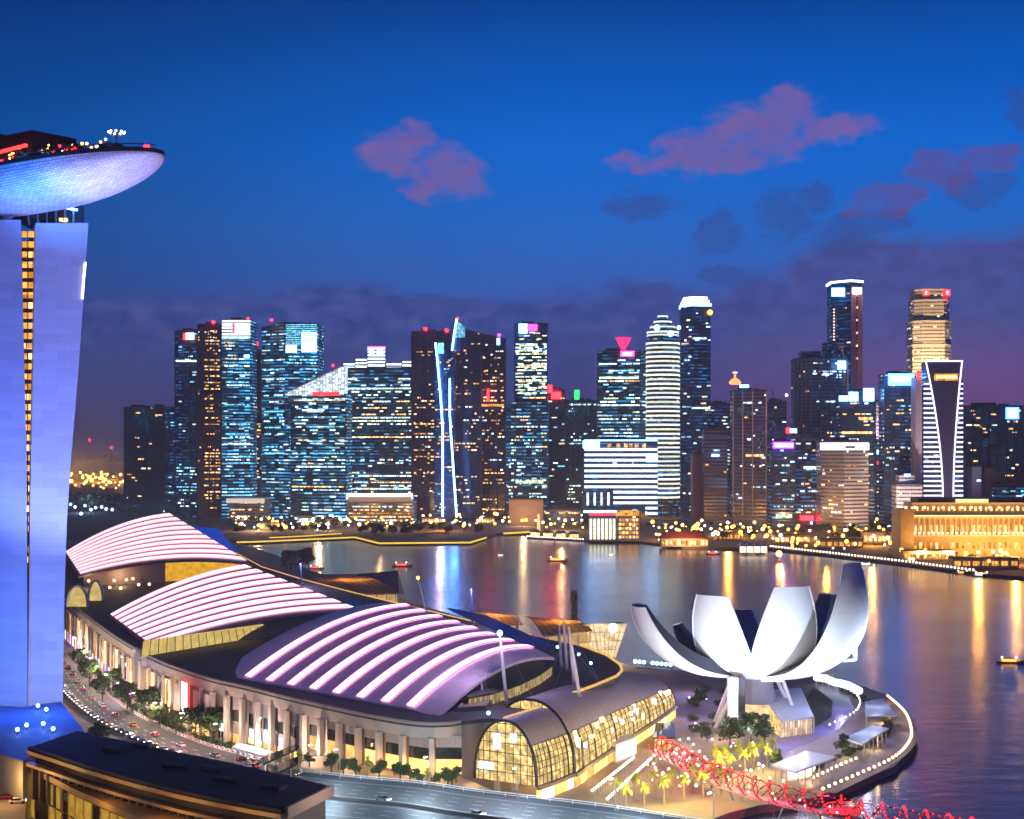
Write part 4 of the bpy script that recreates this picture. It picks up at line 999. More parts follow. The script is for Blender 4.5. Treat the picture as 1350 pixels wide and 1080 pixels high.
lamp("roof_wash", 'AREA', (XZ(45, 455), 462, 46), 15000, (.02, .12, 1), (XZ(45, 455), 462, 20), 6)

fz = 28.0
fr_px = [(42, 983), (80, 995), (120, 1008), (160, 1019.5), (200, 1030), (245, 1041), (290, 1050.5), (335, 1059), (376, 1066)]
bk_px = [(437, 1036), (330, 1011), (215, 987), (100, 963)]
FR = [G(x, y, fz) for x, y in fr_px]; BK = [G(x, y, fz) for x, y in bk_px]
fb = thing("curved_building", "long low building with dark curved roof, gold cornices and a lit glass front", "building", (FR[4].x, FR[4].y, 0))
poly = [(p.x, p.y) for p in FR + BK]
cxf = sum(p[0] for p in poly) / len(poly); cyf = sum(p[1] for p in poly) / len(poly)
def shrink(ps, k): return [(cxf + (x - cxf) * k, cyf + (y - cyf) * k) for x, y in ps]
MB().prism(shrink(poly, .965), 0, fz - 1.5).build("wall", pbr("brown_wall", (.04, .028, .028), .6, var=.3), fb)
MB().prism(poly, fz - 1.5, fz - .6).build("cornice", pbr("gold_trim", (.55, .36, .16), .45), fb)
MB().prism(shrink(poly, .985), fz - .6, fz).build("roof", pbr("dark_roof_felt", (.016, .015, .022), .8, var=.5, scale=.15, bump=.4), fb)
def offs(pts, d, z):
    out = []
    for i, p in enumerate(pts):
        a, b = pts[max(i - 1, 0)], pts[min(i + 1, len(pts) - 1)]; h = math.atan2(b.y - a.y, b.x - a.x); out.append(Vector((p.x + math.sin(h) * d, p.y - math.cos(h) * d, z)))
    return out
for z0_, z1_, d0, d1, mt in ((fz - .1, fz - 1.0, .0, 1.2, M_dark), (fz - 1.0, fz - 2.0, .0, 1.6, MATS["gold_trim"]), (fz - 4.2, fz - 5.0, .2, 2.2, MATS["gold_trim"])):
    for q0, q1 in zip(list(zip(offs(FR, d0, z0_), offs(FR, d1, z0_))), list(zip(offs(FR, d0, z0_), offs(FR, d1, z0_)))[1:]):
        MB().slab([[q0[0], q1[0]], [q0[1], q1[1]]][::-1], z0_ - z1_).build("cornice_band", mt, fb)
for a, b in zip(FR, FR[1:]):
    for k in range(4):
        p = a.lerp(b, (k + .5) / 4); h = math.atan2((b - a).y, (b - a).x)
        q = Vector((-math.sin(h), math.cos(h), 0))
        MB().box((p.x - q.x * .3, p.y - q.y * .3, fz - 9.5), (.9, 1.2, 9), h).build("pilaster", pbr("brown_pier", (.085, .055, .045), .6) if "brown_pier" not in MATS else MATS["brown_pier"], fb)
        m_ = a.lerp(b, (k + 1) / 4)
        MB().box((m_.x + q.x * .2, m_.y + q.y * .2, fz - 9.5), (2.2, .4, 8.4), h).build("window", M_tglass, fb)
# right end wall
e0, e1 = FR[-1], BK[0]; h = math.atan2((e1 - e0).y, (e1 - e0).x); n_ = Vector((math.sin(h), -math.cos(h), 0))
MB().beam(e0 + Vector((0, 0, -1.0)) + n_ * .3, e1 + Vector((0, 0, -1.0)) + n_ * .3, .8, 2.6).build("end_fascia", M_beige, fb)
# lower podium with lit glass front
PZ = 21.5
pd_px = [(-30, 984), (0, 992), (30, 1005), (65, 1023), (100, 1041), (145, 1061), (190, 1080), (230, 1100)]
PD = [G(x, y, PZ) for x, y in pd_px]
pod = [(p.x, p.y) for p in PD] + [(FR[7].x - 3, FR[7].y + 3), (FR[4].x - 2, FR[4].y + 8), (FR[0].x - 6, FR[0].y + 14), (PD[0].x - 10, PD[0].y + 20)]
MB().prism(pod, PZ - 1.2, PZ).build("podium_roof", MATS["gold_trim"], fb)
MB().prism([(x - (x - pod[9][0]) * .03, y + 1.6) for x, y in pod], 0, PZ - 1.2).build("podium_wall", pbr("podium_dark", (.07, .05, .03), .5), fb)
E_lobby = emit("lobby_glow", (1, .60, .08), .38, blotch=.9)
for a, b in zip(PD[2:], PD[3:]):
    h = math.atan2((b - a).y, (b - a).x); L = (b - a).length
    for k in range(4):
        p = a.lerp(b, (k + .5) / 4) + Vector((-.2, .9, 0))
        for zz, hh in ((PZ - 4.8, 5.4), (PZ - 11, 5.6), (PZ - 17, 5.0)):
            MB().box((p.x, p.y, zz), (L / 4 - .5, .3, hh), h).build("window", E_lobby if (k + int(zz)) % 3 else M_tglass, fb)
        MB().box((p.x + L / 8 * math.cos(h), p.y + L / 8 * math.sin(h) - .3, PZ - 10), (.35, .5, 18), h).build("mullion", MATS["gold_trim"], fb)
    MB().beam(a + Vector((0, -.2, -.6)), b + Vector((0, -.2, -.6)), .5, 1.5).build("cornice_band", MATS["gold_trim"], fb)
MB().sphere(G(106, 1052, PZ - 4) + Vector((0, -1.5, 0)), .7).build("wall_lamp", E_bulb, fb)
for p in offs(FR, 9, 24)[1::2] + offs(FR, 7, 12)[2::2]:
    lamp("cornice_light", 'POINT', p, 1500, (1, .55, .15), size=1.0)
lamp("end_wall_light", 'POINT', (e1.x + 8, e1.y - 12, 30), 7000, (1, .68, .5), size=1)
# roof vents
for k, (px, py) in enumerate(((150, 990), (230, 1012), (300, 1030), (360, 1040), (190, 985), (280, 1015))):
    c = G(px, py, fz); MB().box((c.x, c.y, fz + .45), (5.5, 3.2, .9), R(-25)).build("roof_vent", M_dark, fb)

# ================================================================== MALL with three ribbed vaults
MZ = 23.0
st_px = [(70, 776), (85, 791), (108, 807), (150, 838), (200, 867), (240, 883), (280, 896), (325, 906), (380, 920), (437, 933), (500, 946), (552, 953.5), (590, 953.5), (608, 951)]
ST = smooth_path([G(x, y, MZ) for x, y in st_px], 4)
end_px = [(645, 947), (665, 949), (700, 938), (716, 931), (752, 917), (785, 905), (813, 893), (820, 886), (818, 878), (800, 865), (766, 852)]
EN = [G(x, y, MZ) for x, y in end_px]
bay_px = [(700, 838), (640, 824), (560, 805), (470, 783), (400, 765), (345, 748), (312, 730), (296, 718)]
BA = [G(x, y, MZ) for x, y in bay_px]
mall = thing("shopping_mall", "curved mall with pillared street wall under three ribbed glowing vault roofs", "mall", (ST[20].x, ST[20].y + 40, 0))
roofpoly = [(p.x, p.y) for p in ST + EN + BA] + [(-370, 1180), (-350, 1010)]
MB().prism(roofpoly, MZ - 1.2, MZ).build("roof_terrace", M_dark, mall)
def inset(pts, d):
    out = []
    for i, p in enumerate(pts):
        a, b = pts[max(i - 1, 0)], pts[min(i + 1, len(pts) - 1)]; h = math.atan2(b.y - a.y, b.x - a.x); out.append((p.x - math.sin(h) * d, p.y + math.cos(h) * d))
    return out
inner = inset(ST, 2.4) + [(p.x - 2, p.y + 1.5) for p in EN] + [(p.x - 2, p.y - 3) for p in BA] + [(-366, 1176), (-346, 1014)]
MB().prism(inner, 0, MZ - 1.2).build("wall", pbr("wall_render", (.26, .19, .17), .7, var=.2), mall)
MB().slab([[p + Vector((0, -.1, .3)) for p in ST], [p + Vector((0, .5, -4.6)) for p in ST]], Vector((.3, 1.2, 0))).build("fascia", M_beige, mall)
E_shopw = emit("shop_white", (.78, .9, 1), 2.2, .5, blotch=.6); E_shopp = emit("shop_purple", (.5, .25, 1), 4.2, .6, blotch=.6); E_shopa = emit("shop_amber", (1, .58, .16), 2.4, .6, blotch=.7)
M_pier = pbr("pier_stone", (.44, .34, .29), .7, var=.15); M_panel = pbr("panel_grey", (.30, .24, .24), .55, var=.15, lines=(3, 1.5, .04, .6))
spots = walk([Vector((p.x, p.y, 0)) for p in ST], 10.2, 2)
for i, (p, h) in enumerate(spots):
    px = CENTRE + p.x / p.y * FPX
    n_ = Vector((math.sin(h), -math.cos(h), 0))
    MB().box((p.x + n_.x * .2, p.y + n_.y * .2, (MZ - 4.4) / 2), (1.5, .9, MZ - 4.4) if px < 270 else (1.6, 1.8, MZ - 4.4), h).build("pilaster", M_pier, mall)
    c = p + (n_ * 1.7 if px < 270 else n_ * 0) + Vector((math.cos(h), math.sin(h), 0)) * 5.1 - n_ * 1.9
    if px < 190:
        MB().box((c.x, c.y, 12.2), (7.0, .5, 10), h).build("window", M_tglass if i % 3 else E_warm, mall)
        MB().box((c.x, c.y, 4), (7.4, .5, 5), h).build("shop_window", (E_shopp, E_shopw, E_warm)[i % 3], mall)
    elif px < 270:
        MB().box((c.x, c.y, 11), (5.4, .5, 12), h).build("window", E_warm if px < 235 and i % 2 else M_panel, mall)
        MB().box((c.x, c.y, 2.6), (7.4, .5, 3.6), h).build("shop_window", E_shopa, mall)
    else:
        up = 2.2 if px > 395 else 0
        MB().box((c.x, c.y, 15.8 + up * .6), (8.0, .5, 4.6 - up * .5), h).build("panel", M_panel, mall)
        MB().box((c.x, c.y, 11.2 + up), (8.0, .4, 3.8), h).build("window", M_tglass, mall)
        if px < 390 and i % 4 != 3: MB().box((c.x + n_.x * .4, c.y + n_.y * .4, 6.4), (5.6, .4, 3.4), h).build("screen", E_shopw, mall)
        MB().box((c.x, c.y, 2.4 + up * 3.2), (8.0, .4, 4.6), h).build("shop_window", E_shopa if px > 390 or i % 2 else E_warm, mall)
# raised forecourt between the wall and the highway
FC_Z = 6.6
fw = [p for p in ST if 392 < CENTRE + p.x / p.y * FPX < 604]
fh = [G(x, y, HW_Z) + Vector((0, .6, 0)) for x, y in ((398, 1018), (480, 1027.5), (557, 1034.5), (640, 1046.5), (690, 1053))]
structure("forecourt", MB().prism([(p.x, p.y + .6) for p in fw] + [(q.x, q.y) for q in fh[::-1]], 0, FC_Z), M_paving)
# end walls under the terrace prow
for i, (p, h) in enumerate(walk([Vector((p.x, p.y, 0)) for p in EN[:6]], 8.0, 3)):
    n_ = Vector((math.sin(h), -math.cos(h), 0))
    MB().box((p.x + n_.x * .3, p.y + n_.y * .3, 10), (1.4, 1.6, 20), h).build("pilaster", M_pier, mall)
MB().tube([p + Vector((0, 0, .5)) for p in EN[1:]], .5, 6).build("gold_edge", emit("gold_edge_light", (1, .55, .15), .9, blotch=.6), mall)
MB().tube([p + Vector((0, 0, .4)) for p in BA], .3, 6).build("gold_edge", MATS["gold_edge_light"], mall)

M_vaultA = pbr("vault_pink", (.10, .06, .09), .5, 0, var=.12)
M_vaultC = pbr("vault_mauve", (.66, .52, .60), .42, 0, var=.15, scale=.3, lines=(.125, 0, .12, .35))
def rib_mat(name, core, edge, strength):  # coloured halo of the ribs is put into the emission along their edges
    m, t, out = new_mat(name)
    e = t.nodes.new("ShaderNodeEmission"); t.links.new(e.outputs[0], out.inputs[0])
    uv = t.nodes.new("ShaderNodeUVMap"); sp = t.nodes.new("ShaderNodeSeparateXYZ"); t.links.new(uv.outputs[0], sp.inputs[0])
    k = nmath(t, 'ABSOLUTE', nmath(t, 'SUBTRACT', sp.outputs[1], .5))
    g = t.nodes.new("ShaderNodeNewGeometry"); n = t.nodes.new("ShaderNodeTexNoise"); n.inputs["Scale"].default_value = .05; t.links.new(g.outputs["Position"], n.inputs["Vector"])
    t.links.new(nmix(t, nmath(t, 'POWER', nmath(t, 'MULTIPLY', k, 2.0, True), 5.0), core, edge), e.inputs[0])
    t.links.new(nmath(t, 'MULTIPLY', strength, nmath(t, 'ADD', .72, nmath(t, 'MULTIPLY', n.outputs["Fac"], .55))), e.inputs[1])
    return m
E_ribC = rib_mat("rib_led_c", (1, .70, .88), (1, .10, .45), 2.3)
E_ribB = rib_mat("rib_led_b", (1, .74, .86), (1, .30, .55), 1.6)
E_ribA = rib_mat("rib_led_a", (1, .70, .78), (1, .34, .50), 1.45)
def vault(label_name, mat, led, A0, A1, B0, B1, za, zb0, zb1, bulge, ulo, uhi, n, wfrac, stagger=0.0):
    """surface between the street edge A and the bay edge B (pixel pairs), with n light ribs"""
    a0, a1 = G(*A0, za), G(*A1, za); b0, b1 = G(*B0, zb0), G(*B1, zb1)
    def S(u, v, lift=0.0):
        p = (a0.lerp(a1, u)).lerp(b0.lerp(b1, u), v)
        return p + Vector((0, 0, bulge * 4 * v * (1 - v) * (1 if v > 0 else .5) + lift))
    U = [ulo + (uhi - ulo) * k / 16 for k in range(17)]; V = [k / 24 for k in range(25)]
    def tap(u, v):                     # the left flank tapers down to the terrace
        lo = -.015 + .17 * (max(0, -u) / max(.01, -ulo)) ** 2; v = lo + (1.01 - lo) * v
        return S(u, v, -abs(min(0, u)) * bulge * 2.0 - (max(0, u - 1) * bulge * 1.2))
    o = MB().slab([[tap(u, v) for v in V] for u in U], 1.0, lambda i, j: (U[min(i, 16)] * 6, V[min(j, 24)] * 20)).build("vault_roof", mat, mall, False)
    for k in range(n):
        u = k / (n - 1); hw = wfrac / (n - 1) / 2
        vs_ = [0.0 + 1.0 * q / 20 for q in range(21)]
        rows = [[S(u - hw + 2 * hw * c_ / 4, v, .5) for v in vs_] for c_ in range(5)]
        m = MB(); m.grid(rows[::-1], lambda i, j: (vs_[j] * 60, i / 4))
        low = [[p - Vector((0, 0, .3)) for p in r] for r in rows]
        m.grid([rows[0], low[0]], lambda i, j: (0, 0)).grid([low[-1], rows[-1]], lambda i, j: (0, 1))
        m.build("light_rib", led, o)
    return o, S
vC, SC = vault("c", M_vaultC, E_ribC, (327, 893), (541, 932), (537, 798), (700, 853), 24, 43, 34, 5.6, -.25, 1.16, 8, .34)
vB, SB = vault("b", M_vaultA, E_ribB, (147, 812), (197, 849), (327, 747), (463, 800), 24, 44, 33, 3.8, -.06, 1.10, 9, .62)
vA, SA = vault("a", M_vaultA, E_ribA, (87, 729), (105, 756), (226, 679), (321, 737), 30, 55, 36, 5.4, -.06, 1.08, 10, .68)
# spot added near the hotel tower top as mauve fill for the nearest vault
lamp("vault_fill", 'SPOT', (-158, 548, 186), 1.3e5, (.86, .55, 1), (-45, 530, 32), 3, 48)
# end canopies of the vaults; their blue floodlight is put in as weak emission
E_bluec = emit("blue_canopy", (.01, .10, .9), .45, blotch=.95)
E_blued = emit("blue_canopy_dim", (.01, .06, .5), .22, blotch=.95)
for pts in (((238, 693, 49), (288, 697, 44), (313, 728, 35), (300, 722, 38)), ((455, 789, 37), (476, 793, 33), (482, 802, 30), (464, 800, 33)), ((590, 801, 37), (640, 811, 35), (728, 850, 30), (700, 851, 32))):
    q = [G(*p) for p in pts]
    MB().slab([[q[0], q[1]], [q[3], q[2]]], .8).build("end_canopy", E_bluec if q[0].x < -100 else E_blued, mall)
# glowing gable walls under vault edges
def gable(S, v0, v1, u, zbase, mat, name, drop=1.4, inset=0.0):
    vs_ = [v0 + (v1 - v0) * k / 12 for k in range(13)]
    t_ = [S(u, v, -drop) for v in vs_]; b_ = [Vector((p.x, p.y, min(zbase, p.z - .5))) for p in t_]
    MB().slab([t_, b_], Vector((-.4, .6, 0))).build(name, mat, mall)
gable(SA, .02, .5, 1.04, MZ, pbr("gable_taupe", (.20, .15, .16), .6), "gable_wall")
E_amberbox = emit("amber_hall", (1, .50, .03), .75, blotch=.7)
gable(SA, .5, .96, 1.04, MZ + 1, E_amberbox, "gable_window")
gable(SB, .02, .97, 1.06, MZ, pbr("gable_brown", (.16, .12, .08), .6), "gable_wall")
gable(SC, .03, .97, 1.12, MZ, M_dark, "gable_wall")
def hall_mat(name, rgb, strength, blotch=.6):
    return emit(name, rgb, strength, blotch=blotch)
E_arcade = emit("arcade_glow", (1, .72, .22), .62, blotch=.6)
# glazed arcade under the middle vault
p0, p1 = G(186, 866, MZ), G(352, 838, MZ)
q0, q1 = G(190, 848, MZ + 5), G(345, 826, MZ + 6)
arc = [[p0.lerp(p1, k / 16), p0.lerp(q0, .6).lerp(p1.lerp(q1, .6), k / 16) + Vector((0, 0, 2.6)), q0.lerp(q1, k / 16) + Vector((0, 0, 1))] for k in range(17)]
MB().slab(arc, Vector((0, .5, -.3))).build("arcade_glazing", E_arcade, mall)
for r_ in arc: MB().tube([p + Vector((0, -.2, .2)) for p in r_], .18, 4).build("arcade_rib", M_dsteel, mall)
# curved clerestory on the terrace at the right of the near vault
cl = [G(x, y, MZ) for x, y in ((618, 934), (650, 928), (685, 916), (712, 902), (728, 890))]
MB().slab([[p + Vector((0, 0, 3.6)) for p in cl], cl], Vector((0, .4, 0))).build("clerestory", emit("clerestory_glow", (1, .70, .30), .5, panes=1.6), mall)
tp = [p + Vector((0, 0, 3.7)) for p in cl]; 
MB().slab([[p + Vector((0, -.8, 0)) for p in tp], [p + Vector((-6, 26, 1.5)) for p in tp]], .5).build("clerestory_roof", M_roofing, mall)
# street entrance portal
ep, eh = spots[min(range(len(spots)), key=lambda i: abs(CENTRE + spots[i][0].x / spots[i][0].y * FPX - 190))]
n_ = Vector((math.sin(eh), -math.cos(eh), 0)); d_ = Vector((math.cos(eh), math.sin(eh), 0))
pr = []
for k in range(13):
    a = math.pi * k / 12; pr.append(ep + n_ * 3 + d_ * (5.5 * math.cos(a)) + Vector((0, 0, 19 + 6 * math.sin(a))))
pts = [ep + n_ * 3 + d_ * 5.5] + pr + [ep + n_ * 3 - d_ * 5.5]
MB().tube(pts, .8, 6).build("portal_arch", M_cream, mall)
MB().slab([[p + n_ * 0 for p in pts], [p - n_ * 5 for p in pts]], .3).build("portal_vault", M_cream, mall)
MB().box(ep + n_ * .6 + Vector((0, 0, 9)), (8.4, .5, 17), eh).build("portal_window", E_shopa, mall)
# advertising screen on the wall
sp_ = G(248, 948, 0); k_ = min(range(len(spots)), key=lambda i: abs(CENTRE + spots[i][0].x / spots[i][0].y * FPX - 248)); sp_, sh = spots[k_]
n_ = Vector((math.sin(sh), -math.cos(sh), 0))
scr = thing("advertising_screen", "bright white screen edged in red on the curved mall wall", "screen", (sp_.x, sp_.y, 8))
c = sp_ + n_ * 2.0 + Vector((0, 0, 14.4))
MB().box(c, (6.4, .8, 11.5), sh).build("frame", E_redsoft, scr); MB().box(c + n_ * .5, (5.2, .4, 10.4), sh).build("display", E_white, scr)
lamp("screen_spill", 'POINT', c + n_ * 5, 1500, (1, .3, .3), size=2)
# ================================================================== GLASS HALL at the end of the mall
E_hall = emit("hall_glow", (1, .68, .24), .62, spots=(.42, 5.0, 1.5))
E_hallw = emit("hall_bright", (1, .86, .62), 2.4, blotch=.6)
E_hallb = emit("hall_blue", (.55, .60, 1), 2.0, blotch=.6)
hall = thing("glass_hall", "barrel vaulted glass hall glowing yellow behind a dark grid at the mall corner", "glass hall", tuple(G(760, 1010))[:2] + (0,))
def arch_sweep(foot, cross, h, z0, a_split, a_end, nx, na, tag_, h1=None):
    foot = [Vector((p.x, p.y, z0)) for p in foot]; prof = [math.pi * k / 40 for k in range(41)]
    def pt(f, i, a):
        c = Vector(cross[min(i, len(cross) - 1)])
        return f + c * ((1 - math.cos(a)) / 2) + Vector((0, 0, (h + ((h1 or h) - h) * i / (len(foot) - 1)) * math.sin(a) ** .85))
    ga = [a_split * k / 12 for k in range(13)]; ra = [a_split + (a_end - a_split) * k / 14 for k in range(15)]
    MB().slab([[pt(f, i, a) for a in ga] for i, f in enumerate(foot)], Vector((-.2, .3, 0))).build("glazing", E_hall, hall)
    MB().slab([[pt(f, i, a) + Vector((0, -.1, .35)) for a in ra] for i, f in enumerate(foot)], .6, lambda i, j: (i * 5, j * 1.4)).build("roof", pbr("hall_roof_" + tag_, (.36, .29, .30), .5, .0, var=.1, lines=(5, 1.4, .06, .35)), hall, True)
    fr = MB()
    for k in range(nx + 1):
        s = k / nx * (len(foot) - 1); i0 = min(int(s), len(foot) - 2); f = foot[i0].lerp(foot[i0 + 1], s - i0)
        fr.tube([pt(f, i0, a) + Vector((.1, -.2, .1)) for a in ga], .13 if k % 4 else .3, 4)
    for k in range(na + 1):
        a = a_split * k / na; fr.tube([pt(f, i, a) + Vector((.1, -.2, .1)) for i, f in enumerate(foot)], .12, 4)
    fr.build("glazing_frame", M_dsteel, hall)
    return foot, pt
v1f = smooth_path([G(708, 1037, 5), G(738, 1026, 5), G(768, 1013, 5)], 4)
f1, pt1 = arch_sweep(v1f, [(-19, 12, 0)] * 20, 19, 5, math.pi * .20, math.pi * .80, 12, 6, "a")
v2f = smooth_path([G(758, 1019, 5), G(800, 990, 5), G(835, 967, 5), G(866, 947, 5), G(890, 930, 5)], 5)
f2, pt2 = arch_sweep(v2f, [(-27 - .45 * k, 21 + .1 * k, 0) for k in range(30)], 21.5, 5, math.pi * .17, math.pi * .56, 24, 5, "b", 11.5)
for (f, i, pt, mm) in ((f1[0], 0, pt1, 9), (f2[0], 0, pt2, 11)):
    arcp = [pt(f, i, math.pi * k / 24) for k in range(25)]
    mb = MB(); top_ = arcp; bot = [Vector((p.x, p.y, 5)) for p in arcp]
    mb.slab([top_, bot], Vector((.25, .4, 0))).build("gable_glazing", E_hall, hall)
    fr = MB(); fr.tube([p + Vector((-.25, -.4, 0)) for p in arcp], .42, 6)
    for k in range(2, 24, 2): fr.tube([arcp[k] + Vector((-.2, -.3, 0)), bot[k] + Vector((-.2, -.3, 0))], .13, 4)
    for z in range(8, 27, 3):
        sel = [p for p in arcp if p.z > z]
        if len(sel) > 1: fr.tube([Vector((sel[0].x, sel[0].y, z)) + Vector((-.2, -.3, 0)), Vector((sel[-1].x, sel[-1].y, z)) + Vector((-.2, -.3, 0))], .12, 4)
    fr.build("gable_frame", M_dsteel, hall)
# plinth with lit shop fronts below the glass
for a, b in list(zip(f1, f1[1:])) + list(zip(f2, f2[1:])):
    MB().beam(a + Vector((.3, -.6, -.5)), b + Vector((.3, -.6, -.5)), 1.2, 1.1).build("plinth_ledge", M_beige, hall)
    MB().beam(a + Vector((.1, .6, -3.0)), b + Vector((.1, .6, -3.0)), .5, 3.6).build("shop_window", E_hallw if rnd.random() < .35 else E_shopa, hall)
for k in range(22):                                    # lit shop boards seen through the glass
    i = rnd.randrange(1, len(f2) - 1); a = rnd.uniform(.05, .17) * math.pi
    p = pt2(f2[i], i, a) + Vector((.25, -.5, 0)); MB().box(p, (rnd.uniform(1.2, 2.8), .3, rnd.uniform(1, 2.4)), R(45)).build("shop_board", rnd.choice((E_hallw, E_hallw, E_hallb, E_bulb)), hall)
g0 = f1[0] + Vector((-19, 12, 0))
for (t_, z, w, h, m) in ((.35, 19, 2.4, 2.6, E_hallb), (.62, 17.5, 2.8, 5, E_hallb), (.8, 9.5, 5.2, 2.0, E_bluew)):
    p = f1[0].lerp(g0, t_); MB().box((p.x - .5, p.y - .7, z), (w, .3, h), R(-32)).build("shop_board", m, hall)
# left lit corner block of the mall beside the glass hall
cb_ = thing("corner_block", "stone stair block with lit louvred windows joining the mall and the glass hall", "building", tuple(G(622, 1036))[:2] + (0,))
q0, q1 = G(603, 1033), G(640, 1030)
MB().prism([(q0.x, q0.y), (q1.x, q1.y), (q1.x + 4, q1.y + 24), (q0.x + 2, q0.y + 20)], 0, MZ + 1.5).build("wall", M_beige, cb_)
for k in range(7):
    MB().box(((q1.x + q0.x) / 2 + 1.2, q0.y * .5 + q1.y * .5 - .6, 4 + k * 2.6), (4.6, .5, 1.1), math.atan2(q1.y - q0.y, q1.x - q0.x)).build("window", E_warm if k % 3 else E_amber, cb_)
# white box shop and small kiosk at the far end of the hall
sh_ = thing("shop_kiosk", "white lit shop box under the far end of the glass hall", "kiosk", tuple(G(832, 1000))[:2] + (0,))
a, b = G(812, 1006), G(838, 996)
MB().slab([[a + Vector((0, 0, 6.5)), b + Vector((0, 0, 6.5))], [a, b]], Vector((-2, 6, 0))).build("wall", M_white, sh_)
MB().slab([[a + Vector((.2, -.2, 5.6)), b + Vector((.2, -.2, 5.6))], [a + Vector((.2, -.2, .8)), b + Vector((.2, -.2, .8))]], Vector((0, .2, 0))).build("shop_window", E_hallw, sh_)
kk = thing("shop_kiosk", "small glass kiosk with dark sloped roof and glowing yellow base by the plaza", "kiosk", tuple(G(876, 985))[:2] + (0,))
MB().prism([tuple(G(x, y))[:2] for x, y in ((863, 988), (889, 988), (888, 972), (866, 972))], 0, 4.2).build("wall", E_hall, kk)
MB().prism([tuple(G(x, y))[:2] for x, y in ((861, 990), (891, 990), (889, 970), (864, 970))], 4.2, 4.8).build("roof", M_tglass, kk)
for px in (866, 872, 879, 886): MB().tube([G(px, 988.6), G(px, 988.6) + Vector((0, 0, 4.1))], .14, 4).build("mullion", M_dsteel, kk)

# masts with cables on the mall roof
masts = [((668, 928, MZ), (659, 838), "leaning white mast with blue lamp on its tip at the vault corner", 1), ((640, 1010, 2), (634, 886), "white mast rising from the pavement beside the mall corner", 0), ((623, 826, MZ), (621, 776), "blue lit mast on the bay side behind the near vault", 2),
         ((740, 880, MZ), (737, 824), "left mast of the cluster on the round terrace", 0), ((748, 886, MZ), (743, 820), "second mast of the cluster, slightly taller, on the round terrace", 0), ((757, 902, MZ), (750, 826), "thick tilted mast of the cluster on the round terrace", 0), ((764, 918, MZ), (754, 850), "tilted pinkish mast at the front of the terrace cluster", 0),
         ((561, 806, MZ), (551, 764), "slender mast with amber lamp on its tip on the bay side", 3), ((398, 772, MZ), (396, 742), "dark blue mast behind the middle vault", 2), ((680, 838, MZ), (684, 812), "short mast on the bay side roof behind the near vault", 0)]
for (bx, tx, lab, kd) in masts:
    a = G(*bx); b = P(tx[0], tx[1], a.y + 2)
    o = thing("roof_mast", lab, "mast", a)
    MB().tube([a, a.lerp(b, .5), b], [.55, .6, .3], 8).build("pole", M_white if kd != 2 else pbr("blue_mast", (.10, .14, .55), .5) if "blue_mast" not in MATS else (M_white if kd != 2 else MATS["blue_mast"]), o)
    MB().box(a + Vector((0, 0, .5)), (1.8, 1.8, 1.0)).build("base", M_beige, o)
    cb = MB()
    for dx in (-9, 9): cb.tube([b, Vector((a.x + dx, a.y + 6, a.z + 1))], .07, 4)
    cb.build("cable", M_steel, o)
    if kd in (1, 2): lamp("mast_fill", 'POINT', b + Vector((0, -1, 2.4)), 30000, (.74, .56, 1), size=.8)  # mauve fill added at mast tips to brighten the vault roofs
    if kd == 1: MB().sphere(b + Vector((0, 0, .8)), 1.0, 8, 6).build("lamp_head", E_bulbb, o)
    if kd == 3: MB().sphere(b + Vector((0, 0, .8)), .9, 8, 6).build("lamp_head", E_bulba, o)
TL = Stamp(lambda: terrace_lamp())
def terrace_lamp():
    o = thing("terrace_lamp", "x", "lamp"); MB().tube([(0, 0, 0), (0, 0, 2.4)], .1, 5).build("post", M_dsteel, o); MB().sphere((0, 0, 2.8), .62, 8, 6).build("lamp_head", E_bulbb, o); return o
for (x, y), lab in {(644, 952): "blue white lamp at the top of the glass gable", (735, 862): "upper blue lamp on the dark round terrace", (763, 872): "middle blue lamp on the dark round terrace", (779, 884): "right blue lamp on the dark round terrace", (645, 828): "blue lamp at the bay side tip of the near vault"}.items():
    TL.put(G(x, y, MZ + .1), 0, lab, "lamp", "blue lamps on the mall roof")

# bay side canopies beyond the vaults
def canopy_mat():
    m, t, out = new_mat("canopy_cloth")
    d = t.nodes.new("ShaderNodeBsdfDiffuse"); d.inputs[0].default_value = (.5, .36, .2, 1)
    tr = t.nodes.new("ShaderNodeBsdfTranslucent"); uv = t.nodes.new("ShaderNodeUVMap"); sp = t.nodes.new("ShaderNodeSeparateXYZ"); t.links.new(uv.outputs[0], sp.inputs[0])
    seam = nmath(t, 'LESS_THAN', nmath(t, 'FRACT', nmath(t, 'DIVIDE', sp.outputs[0], 3.0)), .15)
    t.links.new(nmix(t, seam, (.55, .42, .24), (.2, .12, .06)), tr.inputs[0])
    mx = t.nodes.new("ShaderNodeMixShader"); mx.inputs[0].default_value = .6; t.links.new(d.outputs[0], mx.inputs[1]); t.links.new(tr.outputs[0], mx.inputs[2]); t.links.new(mx.outputs[0], out.inputs[0])
canopy_mat()
E_can = emit("canopy_glow", (1, .58, .20), .55, blotch=.7)
